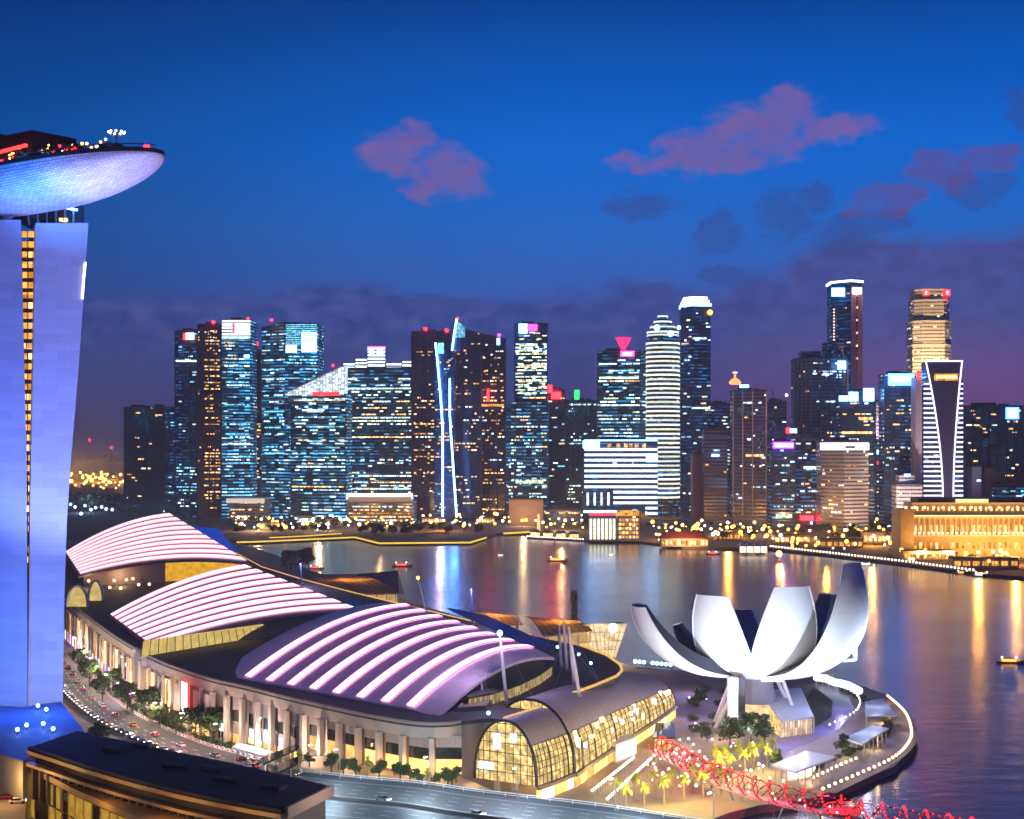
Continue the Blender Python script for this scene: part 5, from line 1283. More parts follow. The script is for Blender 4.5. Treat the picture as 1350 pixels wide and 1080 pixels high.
def canopy(lab, px, z, posts=6, lit=True):
    q = [G(x, y, z) for x, y in px]; o = thing("promenade_canopy", lab, "canopy", (q[0].x, q[0].y, 0))
    rows = []
    for k in range(9):
        t = k / 8; a, b = q[0].lerp(q[1], t), q[3].lerp(q[2], t)
        rows.append([a.lerp(b, j / 4) + Vector((0, 0, 2.2 * math.sin(math.pi * j / 4))) for j in range(5)])
    MB().slab(rows, .4, lambda i, j: (i * 3, j * 3)).build("roof", pbr("canopy_cloth", (.55, .38, .20), .6, var=.2, lines=(3, 0, .08, .5)) if "canopy_cloth" not in MATS else MATS["canopy_cloth"], o)
    for k in range(posts):
        t = (k + .5) / posts; p = q[3].lerp(q[2], t); MB().tube([(p.x, p.y, 0), (p.x, p.y, z)], .3, 6).build("post", M_steel, o)
    if lit:
        c = (q[0] + q[1] + q[2] + q[3]) / 4
        MB().slab([[q[3].lerp(q[2], .05) + Vector((0, .3, -1)), q[3].lerp(q[2], .95) + Vector((0, .3, -1))], [q[3].lerp(q[2], .05) + Vector((0, .3, -6)), q[3].lerp(q[2], .95) + Vector((0, .3, -6))]], Vector((0, .3, 0))).build("shop_window", E_can, o)
        lamp("canopy_light", 'POINT', c + Vector((0, 0, -5)), 80000, (1, .58, .22), size=2)
    return o
canopy("long tan curved canopy along the bay behind the middle vault", ((392, 757), (470, 757), (528, 782), (440, 783)), 14, 7)
canopy("tan flat canopy on the bay side behind the near vault", ((612, 806), (672, 812), (690, 824), (622, 820)), 13, 5)
canopy("dark purple canopy beside the crystal pavilion with lit shops below", ((690, 812), (752, 818), (782, 832), (716, 838)), 13, 5)
sail = thing("shade_sail", "dark triangular sail roof on the bay behind the tan canopy", "sail", tuple(G(520, 775))[:2] + (0,))
q = [G(470, 757, 16), G(524, 752, 20), G(533, 783, 8), G(526, 781, 12)]
MB().slab([[q[0], q[1]], [q[3], q[2]]], .5).build("roof", pbr("sail_dark", (.04, .05, .09), .6), sail)
for p in (q[1], q[2]): MB().tube([(p.x, p.y, -2), p], .35, 6).build("post", M_dsteel, sail)
# crystal pavilion standing in the water
cp = thing("crystal_pavilion", "faceted glass pavilion glowing pale gold in the water beside the lotus building", "pavilion", tuple(G(795, 858))[:2] + (-2.5,))
Yc = 790
base = [P(758, 848, Yc - 8), P(790, 862, Yc - 14), P(812, 860, Yc - 10), P(806, 846, Yc + 12)]
topp = [P(748, 826, Yc - 6), P(782, 822, Yc - 12), P(827, 822, Yc - 8), P(818, 820, Yc + 18)]
zb = -2.4
def facet(a, b, n=5):
    rows = [[a[0].lerp(b[0], t / n), a[1].lerp(b[1], t / n)] for t in range(n + 1)]; return rows
E_cry = emit("crystal_glow", (1, .74, .40), 1.0, blotch=.95)
for (i, j) in ((0, 1), (1, 2), (2, 3)):
    A = [Vector((base[i].x, base[i].y, zb)), Vector((base[j].x, base[j].y, zb))]; B = [topp[i], topp[j]]
    MB().slab(facet(A, B), Vector((0, .6, 0))).build("glass_facet", E_cry, cp)
    fr = MB()
    for k in range(7): fr.tube([A[0].lerp(A[1], k / 6) + Vector((0, -.3, 0)), B[0].lerp(B[1], k / 6) + Vector((0, -.3, 0))], .14, 4)
    for k in range(5): fr.tube([A[0].lerp(B[0], k / 4) + Vector((0, -.3, 0)), A[1].lerp(B[1], k / 4) + Vector((0, -.3, 0))], .14, 4)
    fr.build("facet_frame", M_steel, cp)
MB().slab([[topp[0], topp[1]], [topp[3], topp[2]]], .5).build("roof", M_roofing, cp)
MB().sphere(P(808, 828, Yc - 12), 2.4, 8, 6).build("lamp_head", E_bulbw, cp)
lamp("pavilion_light", 'POINT', P(795, 846, Yc - 40), 30000, (1, .72, .4), size=3)
# dark structure (tree on an islet) by the pavilion
def make_tree(kind=0, n=900, r=3.6, h=5.2, seed=1, name="street_tree", leaf=.62):
    o = thing(name, "x", "tree"); rr = random.Random(seed)
    tr = MB(); tr.tube([(0, 0, 0), (.1, .05, h * .35), (0, .1, h * .75)], [.28, .2, .1], 7)
    for k in range(5):
        a = 2 * math.pi * k / 5 + rr.uniform(-.4, .4); tr.tube([(0, 0, h * .4), (math.cos(a) * r * .35, math.sin(a) * r * .35, h * .72), (math.cos(a) * r * .62, math.sin(a) * r * .62, h * .95)], [.12, .08, .03], 5)
    tr.build("trunk", M_bark, o)
    mb = MB(); cl = 13
    for k in range(cl):
        a = rr.uniform(0, 2 * math.pi); q = r * math.sqrt(rr.random()) * .72; z = h * rr.uniform(.62, 1.45)
        s = r * rr.uniform(.3, .52) * (1.15 if z < h * 1.2 else .8)
        leaf_cloud(mb, (q * math.cos(a), q * math.sin(a), z), s, s, s * .8, n // cl, leaf, rr.randrange(9999))
    mb.build("crown", M_leaf[kind], o); return o
def make_palm(seed=1, h=8.5):
    o = thing("palm_tree", "x", "palm tree"); rr = random.Random(seed)
    MB().tube([(0, 0, 0), (.1, 0, h * .5), (.05, .1, h)], [.34, .24, .18], 7).build("trunk", M_palmtrunk, o)
    mb = MB()
    for k in range(26):
        a = 2 * math.pi * k / 26 * 2.6 + rr.uniform(-.2, .2); el = rr.uniform(-.35, 1.25); L = rr.uniform(1.7, 2.3)
        d = Vector((math.cos(a) * math.cos(el), math.sin(a) * math.cos(el), math.sin(el))); sd = Vector((-math.sin(a), math.cos(a), 0)); sp = []
        for j in range(6):
            t = j / 5; sp.append(Vector((.05, .1, h)) + d * (L * t) + Vector((0, 0, -.75 * L * t * t * math.cos(el))))
        for s_ in (-1, 1):
            e = [p + sd * (s_ * .42 * math.sin(math.pi * min(.97, (j + .5) / 5.6))) + Vector((0, 0, -.16)) for j, p in enumerate(sp)]
            for j in range(5):
                m_ = sp[j].lerp(sp[j + 1], .72); mb.add([sp[j], m_, e[j].lerp(e[j + 1], .95) + d * .12, e[j] + d * .12], [(0, 1, 2, 3)])
    mb.build("frond_crown", M_leaf[2], o); return o
M_palmtrunk = pbr("palm_trunk", (.32, .24, .16), .8, var=.3, scale=2)
SMALL, BIG = Stamp(lambda: make_tree(1, 520, 2.3, 4.2, 11, leaf=.5)), Stamp(lambda: make_tree(0, 1100, 4.3, 6.4, 3))
MID = Stamp(lambda: make_tree(0, 800, 3.6, 5.4, 5)); FAR = Stamp(lambda: make_tree(0, 340, 6.5, 9, 8, "shore_tree", 1.5)); PALM = Stamp(lambda: make_palm(4, 6.5)); PALM2 = Stamp(lambda: make_palm(9, 5.5))
isl = thing("water_feature_tree", "dark upright cypress like tree in silhouette on the bay beside the crystal pavilion", "tree", tuple(G(757, 845))[:2] + (-2.5,))
c = G(757, 842, -2.5); mb = MB()
for z in range(2, 26, 3): leaf_cloud(mb, (c.x, c.y, z), 2.2, 2.2, 2.6, 90, .9, z)
mb.build("crown", M_leaf[0], isl); MB().tube([c, c + Vector((0, 0, 22))], [.5, .2], 6).build("trunk", M_bark, isl)
fp = MB(); fp.box((c.x, c.y, -1.9), (26, 14, 1.4)); structure("islet", fp, M_quay)

# ================================================================== LOTUS SHAPED MUSEUM
mus = thing("museum_building", "white lotus shaped museum with upcurved petals floodlit on the promontory", "museum", tuple(G(1000, 955))[:2] + (0,))
MX, MY = XZ(998, 575), 575.0
M_petal = pbr("petal_white", (.78, .78, .80), .45, var=.04, scale=.05, lines=(.25, .2, .02, .12))
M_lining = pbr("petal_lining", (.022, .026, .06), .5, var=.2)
def petal(phi, R_, zt, wb, wm, wt, th_max=1.5, depth=9.0, zb=19.5, rb=3.0, tilt=0.0, bul=.10):
    rad = Vector((math.sin(R(phi)), -math.cos(R(phi)), 0)); tan = Vector((math.cos(R(phi)), math.sin(R(phi)), 0)); C0 = Vector((MX, MY, 0))
    n = 22; outer, inner = [], []
    for k in range(n + 1):
        t = k / n; th = th_max * t
        r = rb + (R_ - rb) * math.sin(th) ** .82 / (math.sin(th_max) ** .82 if th_max < math.pi / 2 else 1); z = zb + (zt - zb) * ((1 - math.cos(th)) / (1 - math.cos(th_max))) ** 1.12
        th2 = th + .01
        dr = (R_ - rb) * (math.cos(th)); dz = (zt - zb) * math.sin(th) / (1 - math.cos(th_max)) + .02
        L = math.hypot(dr, dz); nr, nz = -dz / L, dr / L
        w = (wb * (1 - t) ** 2 + 2 * (2 * wm - (wb + wt) / 2) * t * (1 - t) + wt * t * t)
        d = depth * (.45 + .9 * t * (1 - t) * 2) * (1 - .25 * t)
        ctr = C0 + rad * r + Vector((0, 0, z)) + tan * (tilt * t * t)
        nv = rad * nr + Vector((0, 0, nz))
        outer.append([ctr + tan * (w / 2 * s) + nv * (bul * w * s * s) for s in [q / 6 for q in range(-6, 7)]])
        inner.append([ctr + nv * d + tan * (w * .36 * s) for s in (-1, -.5, 0, .5, 1)])
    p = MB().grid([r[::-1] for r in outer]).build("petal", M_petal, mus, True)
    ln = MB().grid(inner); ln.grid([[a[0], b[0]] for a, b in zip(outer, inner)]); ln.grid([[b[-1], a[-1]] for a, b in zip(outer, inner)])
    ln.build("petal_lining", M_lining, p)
    tip = outer[-1] + inner[-1][::-1]; MB().add([v + Vector((0, 0, .05)) for v in tip], [tuple(range(len(tip)))]).build("skylight", M_tglass, p)
    rim = MB(); rim.tube([r[0] for r in outer], .25, 5); rim.tube([r[-1] for r in outer], .25, 5); rim.build("petal_rim", M_white, p)
    return p
petal(-67, 53, 48.5, 12, 22, 11, 1.36, 9, tilt=0)
petal(-39, 32, 53, 7, 23, 13.5, 1.57, 8, tilt=-1.5)
petal(17, 28.5, 56.5, 7, 25.5, 14.0, 1.62, 8, tilt=.8)
petal(40, 47, 66.0, 15, 26, 9.5, 1.84, 5.5, tilt=0)
petal(80, 29, 30, 8, 9, 7, 1.0, 4)
petal(112, 34, 50, 6, 18, 11, 1.6, 9); petal(150, 30, 44, 6, 18, 11, 1.5, 9); petal(-175, 30, 42, 6, 18, 11, 1.5, 9); petal(-140, 30, 43, 6, 18, 11, 1.5, 9); petal(-110, 33, 38, 6, 13, 9, 1.4, 8)
# white frame of the low petal's window
wr = Vector((math.sin(R(62)), -math.cos(R(62)), 0)); wt_ = Vector((math.cos(R(30)), math.sin(R(30)), 0)); wc = P(1119, 862, 555)
for a, b in (((-3, -2.4), (3, -2.4)), ((3, -2.4), (3, 2.4)), ((3, 2.4), (-3, 2.4)), ((-3, 2.4), (-3, -2.4))):
    MB().beam(wc + wt_ * a[0] + Vector((0, 0, a[1])), wc + wt_ * b[0] + Vector((0, 0, b[1])), 1.6, .9).build("window_frame", M_white, mus)
MB().lathe([(.5, 18.9), (8, 19.2), (13, 20.6), (15, 23.5)], (MX, MY, 0), 28).build("bowl", M_petal, mus, True)
# supports: pillar pair, leaning lattice legs, glazed lobby
pA = P(966, 950, 556); pB = P(978, 950, 556)
MB().box((pA.x, pA.y, 11), (3.6, 3.6, 22)).build("pillar", M_white, mus); MB().box((pB.x - .4, pB.y + .6, 11), (3.0, 3.6, 22)).build("pillar", M_dsteel, mus)
for k in range(10):
    a = 2 * math.pi * k / 10 + .2; b = a + .5
    if math.sin(a) < -.45 and abs(math.cos(a)) < .85: continue
    MB().tube([(MX + 17 * math.cos(a), MY + 17 * math.sin(a), 0), (MX + 9 * math.cos(b), MY + 9 * math.sin(b), 21)], .75, 8).build("leg", M_white, mus)
E_lob = emit("museum_lobby_glow", (1, .66, .34), 1.1, blotch=.8)
MB().lathe([(11, 0), (9.5, 9), (9.2, 9.2)], (MX, MY + 4, 0), 20).build("lobby_glazing", E_lob, mus)
MB().lathe([(8, 9.3), (6, 19)], (MX, MY + 2, 0), 16, False).build("core_wall", pbr("core_grey", (.25, .24, .28), .5), mus)
# entrance pavilion with tilted white roof
en = thing("entrance_pavilion", "glazed entrance pavilion with big tilted pale roof in front of the lotus museum", "pavilion", tuple(G(1045, 962))[:2] + (0,))
q = [G(1000, 910, 12), G(1056, 907, 12), G(1073, 945, 6.6), G(1030, 950, 6.6)]
MB().slab([[q[3], q[2]], [q[0], q[1]]], .6, lambda i, j: (i * 18, j * 14)).build("roof", pbr("pavilion_roof", (.55, .58, .66), .4, var=.08, lines=(2, 2, .04, .4)), en)
MB().slab([[q[3] + Vector((0, .8, -.8)), q[2] + Vector((-.5, .8, -.8))], [Vector((q[3].x, q[3].y + .8, .2)), Vector((q[2].x - .5, q[2].y + .8, .2))]], Vector((0, .3, 0))).build("glazing", emit("pavilion_glow", (1, .66, .42), 1.2, blotch=.95, panes=1.6), en)
MB().slab([[q[0] + Vector((.3, 0, -.8)), q[3] + Vector((.3, 0, -.8))], [Vector((q[0].x, q[0].y, .2)), Vector((q[3].x, q[3].y, .2))]], Vector((.3, 0, 0))).build("glazing", E_hall, en)
for k in range(6): p = q[3].lerp(q[2], k / 5); MB().tube([(p.x, p.y, 0), (p.x, p.y, 6.4)], .22, 5).build("post", M_white, en)
lamp("pavilion_roof_fill", 'POINT', G(1036, 925, 19), 7000, (.7, .8, 1), size=1)  # added point above the roof, stands in for light spilling from the petals
MB().box(P(1018, 896, 562), (8, 2, 1.3)).build("light_band", E_white, en)
# museum floodlights
for (x, y, z, tx, ty, tz, e, colr) in ((XZ(925, 520), 520, 2, XZ(940, 548), 550, 42, 1.5e5, (.58, .78, 1)), (XZ(1050, 515), 515, 2, XZ(1045, 550), 550, 44, 1.8e5, (.62, .80, 1)),
                                       (XZ(1165, 545), 545, 2, XZ(1120, 570), 566, 48, 3.6e5, (.66, .80, 1)), (XZ(985, 540), 540, 1, XZ(985, 560), 562, 26, 2.5e4, (.6, .72, 1)), (XZ(830, 560), 556, 6, XZ(880, 572), 575, 34, 1.2e4, (.75, .62, .95))):
    lamp("museum_flood", 'SPOT', (x, y, z), e, colr, (tx, ty, tz), 1.5, 85)
lamp("museum_inner_light", 'POINT', (MX, MY, 34), 16000, (.05, .18, 1), size=2)

# promenade kiosks and canopies
def kiosk(lab, px, z, body=None, cols=6):
    q = [G(x, y, z) for x, y in px]; o = thing("promenade_pavilion", lab, "pavilion", (q[0].x, q[0].y, 0))
    MB().slab([[q[0], q[1]], [q[3], q[2]]], .5, lambda i, j: (i * 8, j * 14)).build("roof", MATS["pavilion_roof"], o)
    for k in range(cols):
        t = k / (cols - 1)
        for a, b in ((q[0], q[1]), (q[3], q[2])):
            p = a.lerp(b, .06 + .88 * t); p = p + ((q[0] + q[1] + q[2] + q[3]) / 4 - p) * .06
            MB().tube([(p.x, p.y, .1), (p.x, p.y, z - .4)], .22, 6).build("post", M_cream, o)
    if body:
        b = [G(x, y, 0) for x, y in body]
        MB().prism([(p.x, p.y) for p in b], .1, z - .6).build("wall", M_white, o)
        for i in range(2):
            a_, c_ = b[i], b[i + 1]; d = (c_ - a_); h = math.atan2(d.y, d.x); nn = Vector((math.sin(h), -math.cos(h), 0))
            for k in range(3):
                p = a_.lerp(c_, (k + .5) / 3) + nn * .15; MB().box((p.x, p.y, 2.2), (d.length / 3 - .6, .25, 2.8), h).build("shop_window", E_white if k % 2 else E_hallw, o)
    c = (q[0] + q[1] + q[2] + q[3]) / 4
    lamp("pavilion_lamp", 'POINT', (c.x + 1, c.y - 4, 3), 1500, (1, .7, .4), size=.5); lamp("pavilion_roof_wash", 'POINT', (c.x, c.y, z + 7), 2400, (.7, .72, 1), size=1)
    return o
kiosk("pale flat roofed pavilion with a white lit shop, nearest to the red bridge", ((1017, 1008), (1063, 990), (1104, 998), (1048, 1018)), 6, ((1038, 1031), (1068, 1026), (1074, 1016), (1046, 1020)))
kiosk("pale flat roofed pavilion in the middle of the curved promenade", ((1113, 973), (1150, 956), (1172, 960), (1137, 981)), 5.5)
kiosk("pale roofed pavilion at the outermost bend of the promenade", ((1142, 944), (1140, 925), (1164, 921), (1182, 943)), 5.5)
for lab, p0, p1 in (("white lit tunnel canopy at the start of the promenade behind the museum", (1076, 893), (1101, 900)), ("longer white lit tunnel canopy right of the first tunnel canopy", (1104, 900), (1133, 911))):
    a, b = G(*p0, 3.5), G(*p1, 3.5); o = thing("promenade_canopy", lab, "canopy", (a.x, a.y, 0))
    MB().tube([a, a.lerp(b, .5) + Vector((0, 0, .6)), b], 1.7, 10).build("roof", emit("tunnel_glow", (.72, .84, 1), 1.9, blotch=.4) if "tunnel_glow" not in MATS else MATS["tunnel_glow"], o)
    for k in range(4): p = a.lerp(b, k / 3); MB().tube([(p.x, p.y, 0), (p.x, p.y, 2.4)], .18, 5).build("post", M_white, o)
# lit dock left of the museum
dk = thing("floating_dock", "low dock with a row of blue white lamps left of the lotus museum", "dock", tuple(G(862, 878))[:2] + (-2,))
a, b = G(838, 879, -1), G(890, 884, -1); MB().slab([[a, b], [a + Vector((0, 14, 0)), b + Vector((0, 14, 0))]], 1.2).build("deck", M_quay, dk)
for k in range(9):
    if k == 3: continue
    p = a.lerp(b, k / 8 * .9) + Vector((0, 3, 2.2)); MB().tube([p - Vector((0, 0, 2.2)), p], .12, 5).build("post", M_dsteel, dk); MB().sphere(p, .95, 8, 6).build("lamp_head", E_bulbb, dk)

# ================================================================== HELIX FOOTBRIDGE with red lights
hb = thing("helix_footbridge", "double helix footbridge strung with red lights crossing the lower right corner", "footbridge", tuple(G(1000, 1045, 3))[:2] + (0,))
HB = smooth_path([G(868, 992, 3), G(900, 1008, 3.5), G(945, 1028, 4), G(1000, 1047, 4), G(1070, 1064, 4), G(1150, 1080, 4), G(1240, 1096, 4), G(1340, 1112, 4)], 10)
MB().slab(strip(HB, 4.4, 3.2), .5).build("deck", pbr("bridge_deck", (.38, .24, .30), .5, var=.2), hb)
for p in HB: pass
fine = walk(HB, .6); rad = 3.1
def helix_pt(s, p, h, ph, r): 
    nn = Vector((-math.sin(h), math.cos(h), 0)); a = s * 2 * math.pi / 13.0 + ph
    return Vector((p.x, p.y, 5.6)) + nn * (r * math.cos(a)) + Vector((0, 0, r * math.sin(a)))
for j in range(2): MB().tube([helix_pt(i * .6, p, h, j * math.pi, rad) for i, (p, h) in enumerate(fine)], .22, 5).build("helix_tube", M_dsteel, hb)
for j in range(2): MB().tube([helix_pt(-i * .6, p, h, j * math.pi + .6, rad * .82) for i, (p, h) in enumerate(fine)], .16, 5).build("helix_tube", M_dsteel, hb)
E_led = emit("red_led", (1, .008, .015), 6.0, blotch=.4)
for j in range(2):
    mb = MB()
    for i, (p, h) in enumerate(fine):
        if i % 1 == 0: mb.sphere(helix_pt(i * .6, p, h, j * math.pi, rad + .2), .27, 5, 4)
    mb.build("light_strip", E_led, hb)
for j in range(2):
    mb = MB()
    for i, (p, h) in enumerate(fine):
        if i % 2 == 0: mb.sphere(helix_pt(-i * .6, p, h, j * math.pi + .6, rad * .86), .2, 5, 4)
    mb.build("light_strip", E_led, hb)
rl = MB()
for sd in (0, 1): rl.tube([Vector((p[0], p[1], 4.3)) for p in strip(HB, 4.4, 4.3)[sd]], .07, 4)
rl.build("railing", M_steel, hb)
for i, (p, h) in enumerate(fine[6::9]):
    nn = Vector((-math.sin(h), math.cos(h), 0)); MB().sphere((p.x + nn.x * 2.3 * (1 if i % 2 else -1), p.y + nn.y * 2.3 * (1 if i % 2 else -1), 4.6), .26, 6, 4).build("deck_light", E_bulbw, hb)
for i, (p, h) in enumerate(fine[10::30]):
    MB().tube([(p.x, p.y, -3), (p.x + 2.6, p.y, 3.6)], .3, 6).tube([(p.x, p.y, -3), (p.x - 2.6, p.y, 3.6)], .3, 6).build("pier", M_steel, hb)
    lamp("bridge_red", 'POINT', (p.x, p.y, 7.5), 3400, (1, .04, .12), size=.6)
pod2 = thing("viewing_pod", "round red lit viewing platform beside the helix footbridge", "viewing platform", tuple(G(1112, 1070, 3))[:2] + (0,))
c = G(1112, 1070, 4); MB().lathe([(1, -7), (1.4, -1), (5.5, 0), (5.5, .4)], c, 24).build("deck", pbr("pod_red", (.5, .03, .05), .5), pod2)
MB().tube([(c.x + 5.3 * math.cos(a / 12 * 6.283), c.y + 5.3 * math.sin(a / 12 * 6.283), c.z + 1.5) for a in range(12)], .1, 4, closed=True).build("railing", E_led, pod2)
lamp("pod_red_light", 'POINT', (c.x, c.y, c.z + 4), 900, (1, .03, .06), size=.5)

# ================================================================== LAMPS, TREES, CARS, BOATS
def globe(mat, r, h, name="promenade_lamp"):
    def mk():
        o = thing(name, "x", "lamp"); MB().tube([(0, 0, 0), (0, 0, h)], max(.06, r * .16), 5).build("post", M_dsteel, o); MB().sphere((0, 0, h + r * .8), r, 8, 6).build("lamp_head", mat, o); return o
    return Stamp(mk)
RAIL = globe(emit("rail_bulb", (1, .66, .36), 4.0), .52, 1.1)
edge = smooth_path([G(x, y) for x, y in ((1085, 1046), (1127, 1028), (1178, 1004), (1199, 982), (1201, 964), (1192, 942), (1168, 920))], 6)
for i, (p, h) in enumerate(walk(edge, 4.4)): RAIL.put((p.x, p.y, 0), 0, "round warm bulb on the rail of the promenade curving round the point", "lamp", "rail lamps round the promontory")
fence = thing("quay_railing", "dark railing along the curved promenade edge under the warm bulbs", "railing", edge[8])
MB().tube([p + Vector((0, 0, 1.0)) for p in edge], .08, 4).tube([p + Vector((0, 0, .5)) for p in edge], .05, 4).build("rail", M_dsteel, fence)
for i, (p, h) in enumerate(walk(edge, 11, 3)):
    if i % 2 == 0: lamp("rail_glow", 'POINT', (p.x - 2, p.y - 1, 3.0), 300, (1, .62, .3), size=.4)
inner_ = smooth_path([G(x, y) for x, y in ((1072, 1031), (1110, 1013), (1135, 1003))], 6)
for p, h in walk(inner_, 4): RAIL.put((p.x, p.y, 0), 0, "warm bulb in the short inner row beside the promenade near the bridge", "lamp", "inner row of promenade lamps")
PLZ = globe(E_bulbw, .42, 2.2, "plaza_lamp")
for (a, b, lab) in (((781, 1053), (836, 1008), "white bulb in the left diagonal row of lamps across the plaza"), ((801, 1064), (860, 1008), "white bulb in the right diagonal row of lamps across the plaza"), ((862, 1006), (925, 1000), "white bulb in the curved row at the start of the helix footbridge")):
    a, b = G(*a), G(*b)
    for p, h in walk([a, b], 3.0): PLZ.put((p.x, p.y, 0), 0, lab, "lamp", "lamp rows on the plaza")
for px, py in ((905, 1012), (918, 1018), (932, 1012), (945, 1020), (893, 1016), (955, 1008), (990, 1026), (1006, 1020), (1015, 1036), (1033, 1040)): PLZ.put(G(px, py), 0, "loose white lamp among the palms beside the footbridge start", "lamp", "lamps beside the footbridge")
# palms
for k in range(12): PALM.put(G(814 + k * 12.4 + rnd.uniform(-2, 2), 1066 - k * 2.2 + (6 if k % 2 else -5)), rnd.uniform(0, 6), "lit green palm in the grove between the highway and the footbridge", "palm tree", "palms in the lower grove", rnd.uniform(1.0, 1.3))
for k in range(11): PALM2.put(G(942 + k * 7.6 + rnd.uniform(-2, 2), 1022 - k * 1.7 + (5 if k % 2 else -5)), rnd.uniform(0, 6), "lit green palm in the upper grove beside the red footbridge", "palm tree", "palms in the upper grove", rnd.uniform(1.1, 1.4))
for px, py in ((820, 1070), (850, 1066), (885, 1060), (920, 1052)): p = G(px, py); lamp("palm_fill", 'POINT', (p.x + 1, p.y - 6, 11), 9500, (1, .80, .25), size=.4)  # fill points added above and in front of the palms to brighten the fronds
for px, py in ((945, 1022), (975, 1018), (1005, 1012)): p = G(px, py); lamp("palm_fill", 'POINT', (p.x, p.y - 6, 10), 9500, (1, .80, .25), size=.4)  # same added fill for the upper grove
for (x, y, s, lab) in ((932, 978, .8, "small dark tree on the plaza left of the museum pillar"), (962, 985, 1.25, "dark tree in front of the museum pillar"), (990, 978, 1.3, "dark wide tree left of the entrance pavilion"), (1008, 980, 1.2, "dark tree touching the entrance pavilion's left side"), (1022, 1014, .8, "bushy lit tree beside the nearest promenade pavilion"), (1110, 994, .8, "lit bushy tree between the first and the middle promenade pavilion"), (1058, 955, .8, "dark tree in the grass bed right of the entrance pavilion")):
    MID.put(G(x, y), rnd.uniform(0, 6), lab, "tree", None, s)
lamp("bush_light", 'POINT', tuple(G(1112, 1000))[:2] + (3,), 800, (.9, .8, .3), size=.4)
# low shrubs and path lights on the promontory
SHR = Stamp(lambda: make_shrub())
def make_shrub():
    o = thing("shrub", "x", "shrub"); mb = MB(); leaf_cloud(mb, (0, 0, .9), 1.9, 1.6, 1.0, 260, .38, 21); mb.build("foliage", M_leaf[1], o)
    MB().tube([(0, 0, 0), (0, 0, .8)], .08, 5).build("stem", M_bark, o); return o
for i, (p, h) in enumerate(walk(smooth_path([G(x, y) for x, y in ((1062, 1018), (1108, 999), (1146, 984), (1168, 966), (1166, 948), (1142, 926), (1108, 911))], 5), 5.5)):
    SHR.put((p.x + rnd.uniform(-.6, .6), p.y + rnd.uniform(-.6, .6), 0), rnd.uniform(0, 6), "low shrub in the planted strip along the inner side of the curved promenade", "shrub", "shrubs along the promenade", rnd.uniform(.7, 1.3))
for i, (p, h) in enumerate(walk(smooth_path([G(x, y) for x, y in ((1094, 962), (1128, 944), (1132, 925), (1108, 910), (1078, 902))], 5), 6)):
    PLZ.put((p.x, p.y, 0), 0, "small white lamp along the inner curved path around the pond", "lamp", "lamps along the pond path", .8)
for _ in range(44): RAIL.put(G(rnd.uniform(850, 1010), rnd.uniform(1000, 1042)), 0, "small gold ground lamp among the palms and paths beside the red footbridge", "lamp", "gold lamps round the palms", rnd.uniform(.6, 1.0))
for _ in range(26): PLZ.put(G(rnd.uniform(885, 1000), rnd.uniform(925, 1000)), 0, "small scattered white lamp on the open plaza left of the museum entrance", "lamp", "lamps on the museum plaza", rnd.uniform(.5, .9))
for _ in range(16): SHR.put(G(rnd.uniform(895, 955), rnd.uniform(905, 965)), rnd.uniform(0, 6), "low shrub in the dark garden between the glass hall and the museum", "shrub", "shrubs in the plaza garden", rnd.uniform(.9, 1.7))
for i, (p, h) in enumerate(walk([Vector((q[0], q[1], 0)) for q in strip(STREET, 29, 0)[1]], 4.2)):
    SHR.put((p.x + rnd.uniform(-2, 2), p.y + rnd.uniform(-2, 2), 0), rnd.uniform(0, 6), "low shrub in the planted verge between the curving street and the mall", "shrub", "shrubs along the street verge", rnd.uniform(.9, 1.8))
# street trees
for (x, y, s, lab) in ((118, 905, 1.1, "dark street tree at the far bend of the road beside the tower"), (135, 925, 1.0, "dark street tree second from the tower along the road"), (168, 935, 1.1, "dark street tree below the purple lit pillars"), (195, 950, 1.2, "dark street tree in front of the arched portal"), (258, 975, 1.15, "dark round tree left of a pair below the advertising screen"), (281, 982, 1.2, "dark round tree right of a pair below the advertising screen"), (232, 968, .85, "tree lit orange below the portal window"),
                       (104, 884, 1.0, "dark tree at the far end of the road near the tower foot"), (398, 1003, .9, "dark round tree beside the footbridge gantries"), (133, 990, .9, "low bushy tree on the near side of the road behind the curved building"), (150, 915, 1.0, "dark tree behind the queue of cars below the purple pillars"), (210, 958, .8, "small tree beside the road left of the screen")):
    BIG.put(G(x, y), rnd.uniform(0, 6), lab, "tree", "trees along the street", s * 1.1)
for k in range(15):
    f_ = (k + .5) / 15; a_ = fw[min(len(fw) - 1, int(f_ * len(fw)))]; xx = CENTRE + a_.x / a_.y * FPX; b_ = G(xx, 1019 + (xx - 398) * .108, HW_Z)
    p_ = a_.lerp(b_, rnd.uniform(.35, .75)); p_.z = FC_Z
    (SMALL if k % 5 else PALM2).put(p_, rnd.uniform(0, 6), "small amber lit tree in the row between the mall wall and the highway", "tree", "small trees along the mall wall", rnd.uniform(.8, 1.15))
# gantry roofs over the forecourt
for lab, px, z in (("dark green glass roofed walkway nearest to the mall wall", ((342, 1000), (392, 980), (397, 985), (348, 1006)), 7), ("dark roofed walkway in front of the first one, over the forecourt", ((352, 1014), (428, 982), (433, 987), (360, 1021)), 7), ("pale flat canopy roof over the taxi stand", ((306, 985), (355, 998), (362, 992), (315, 979)), 5)):
    q = [G(x, y, z) for x, y in px]; o = thing("walkway_roof", lab, "walkway roof", (q[0].x, q[0].y, 0))
    MB().slab([[q[0], q[1]], [q[3], q[2]]], .7).build("roof", M_tglass if z == 7 else M_white, o)
    for k in range(4):
        p = q[0].lerp(q[1], (k + .5) / 4) + Vector((.3, .8, 0)); MB().tube([(p.x, p.y, 0), (p.x, p.y, z - .6)], .25, 6).build("post", M_steel, o)
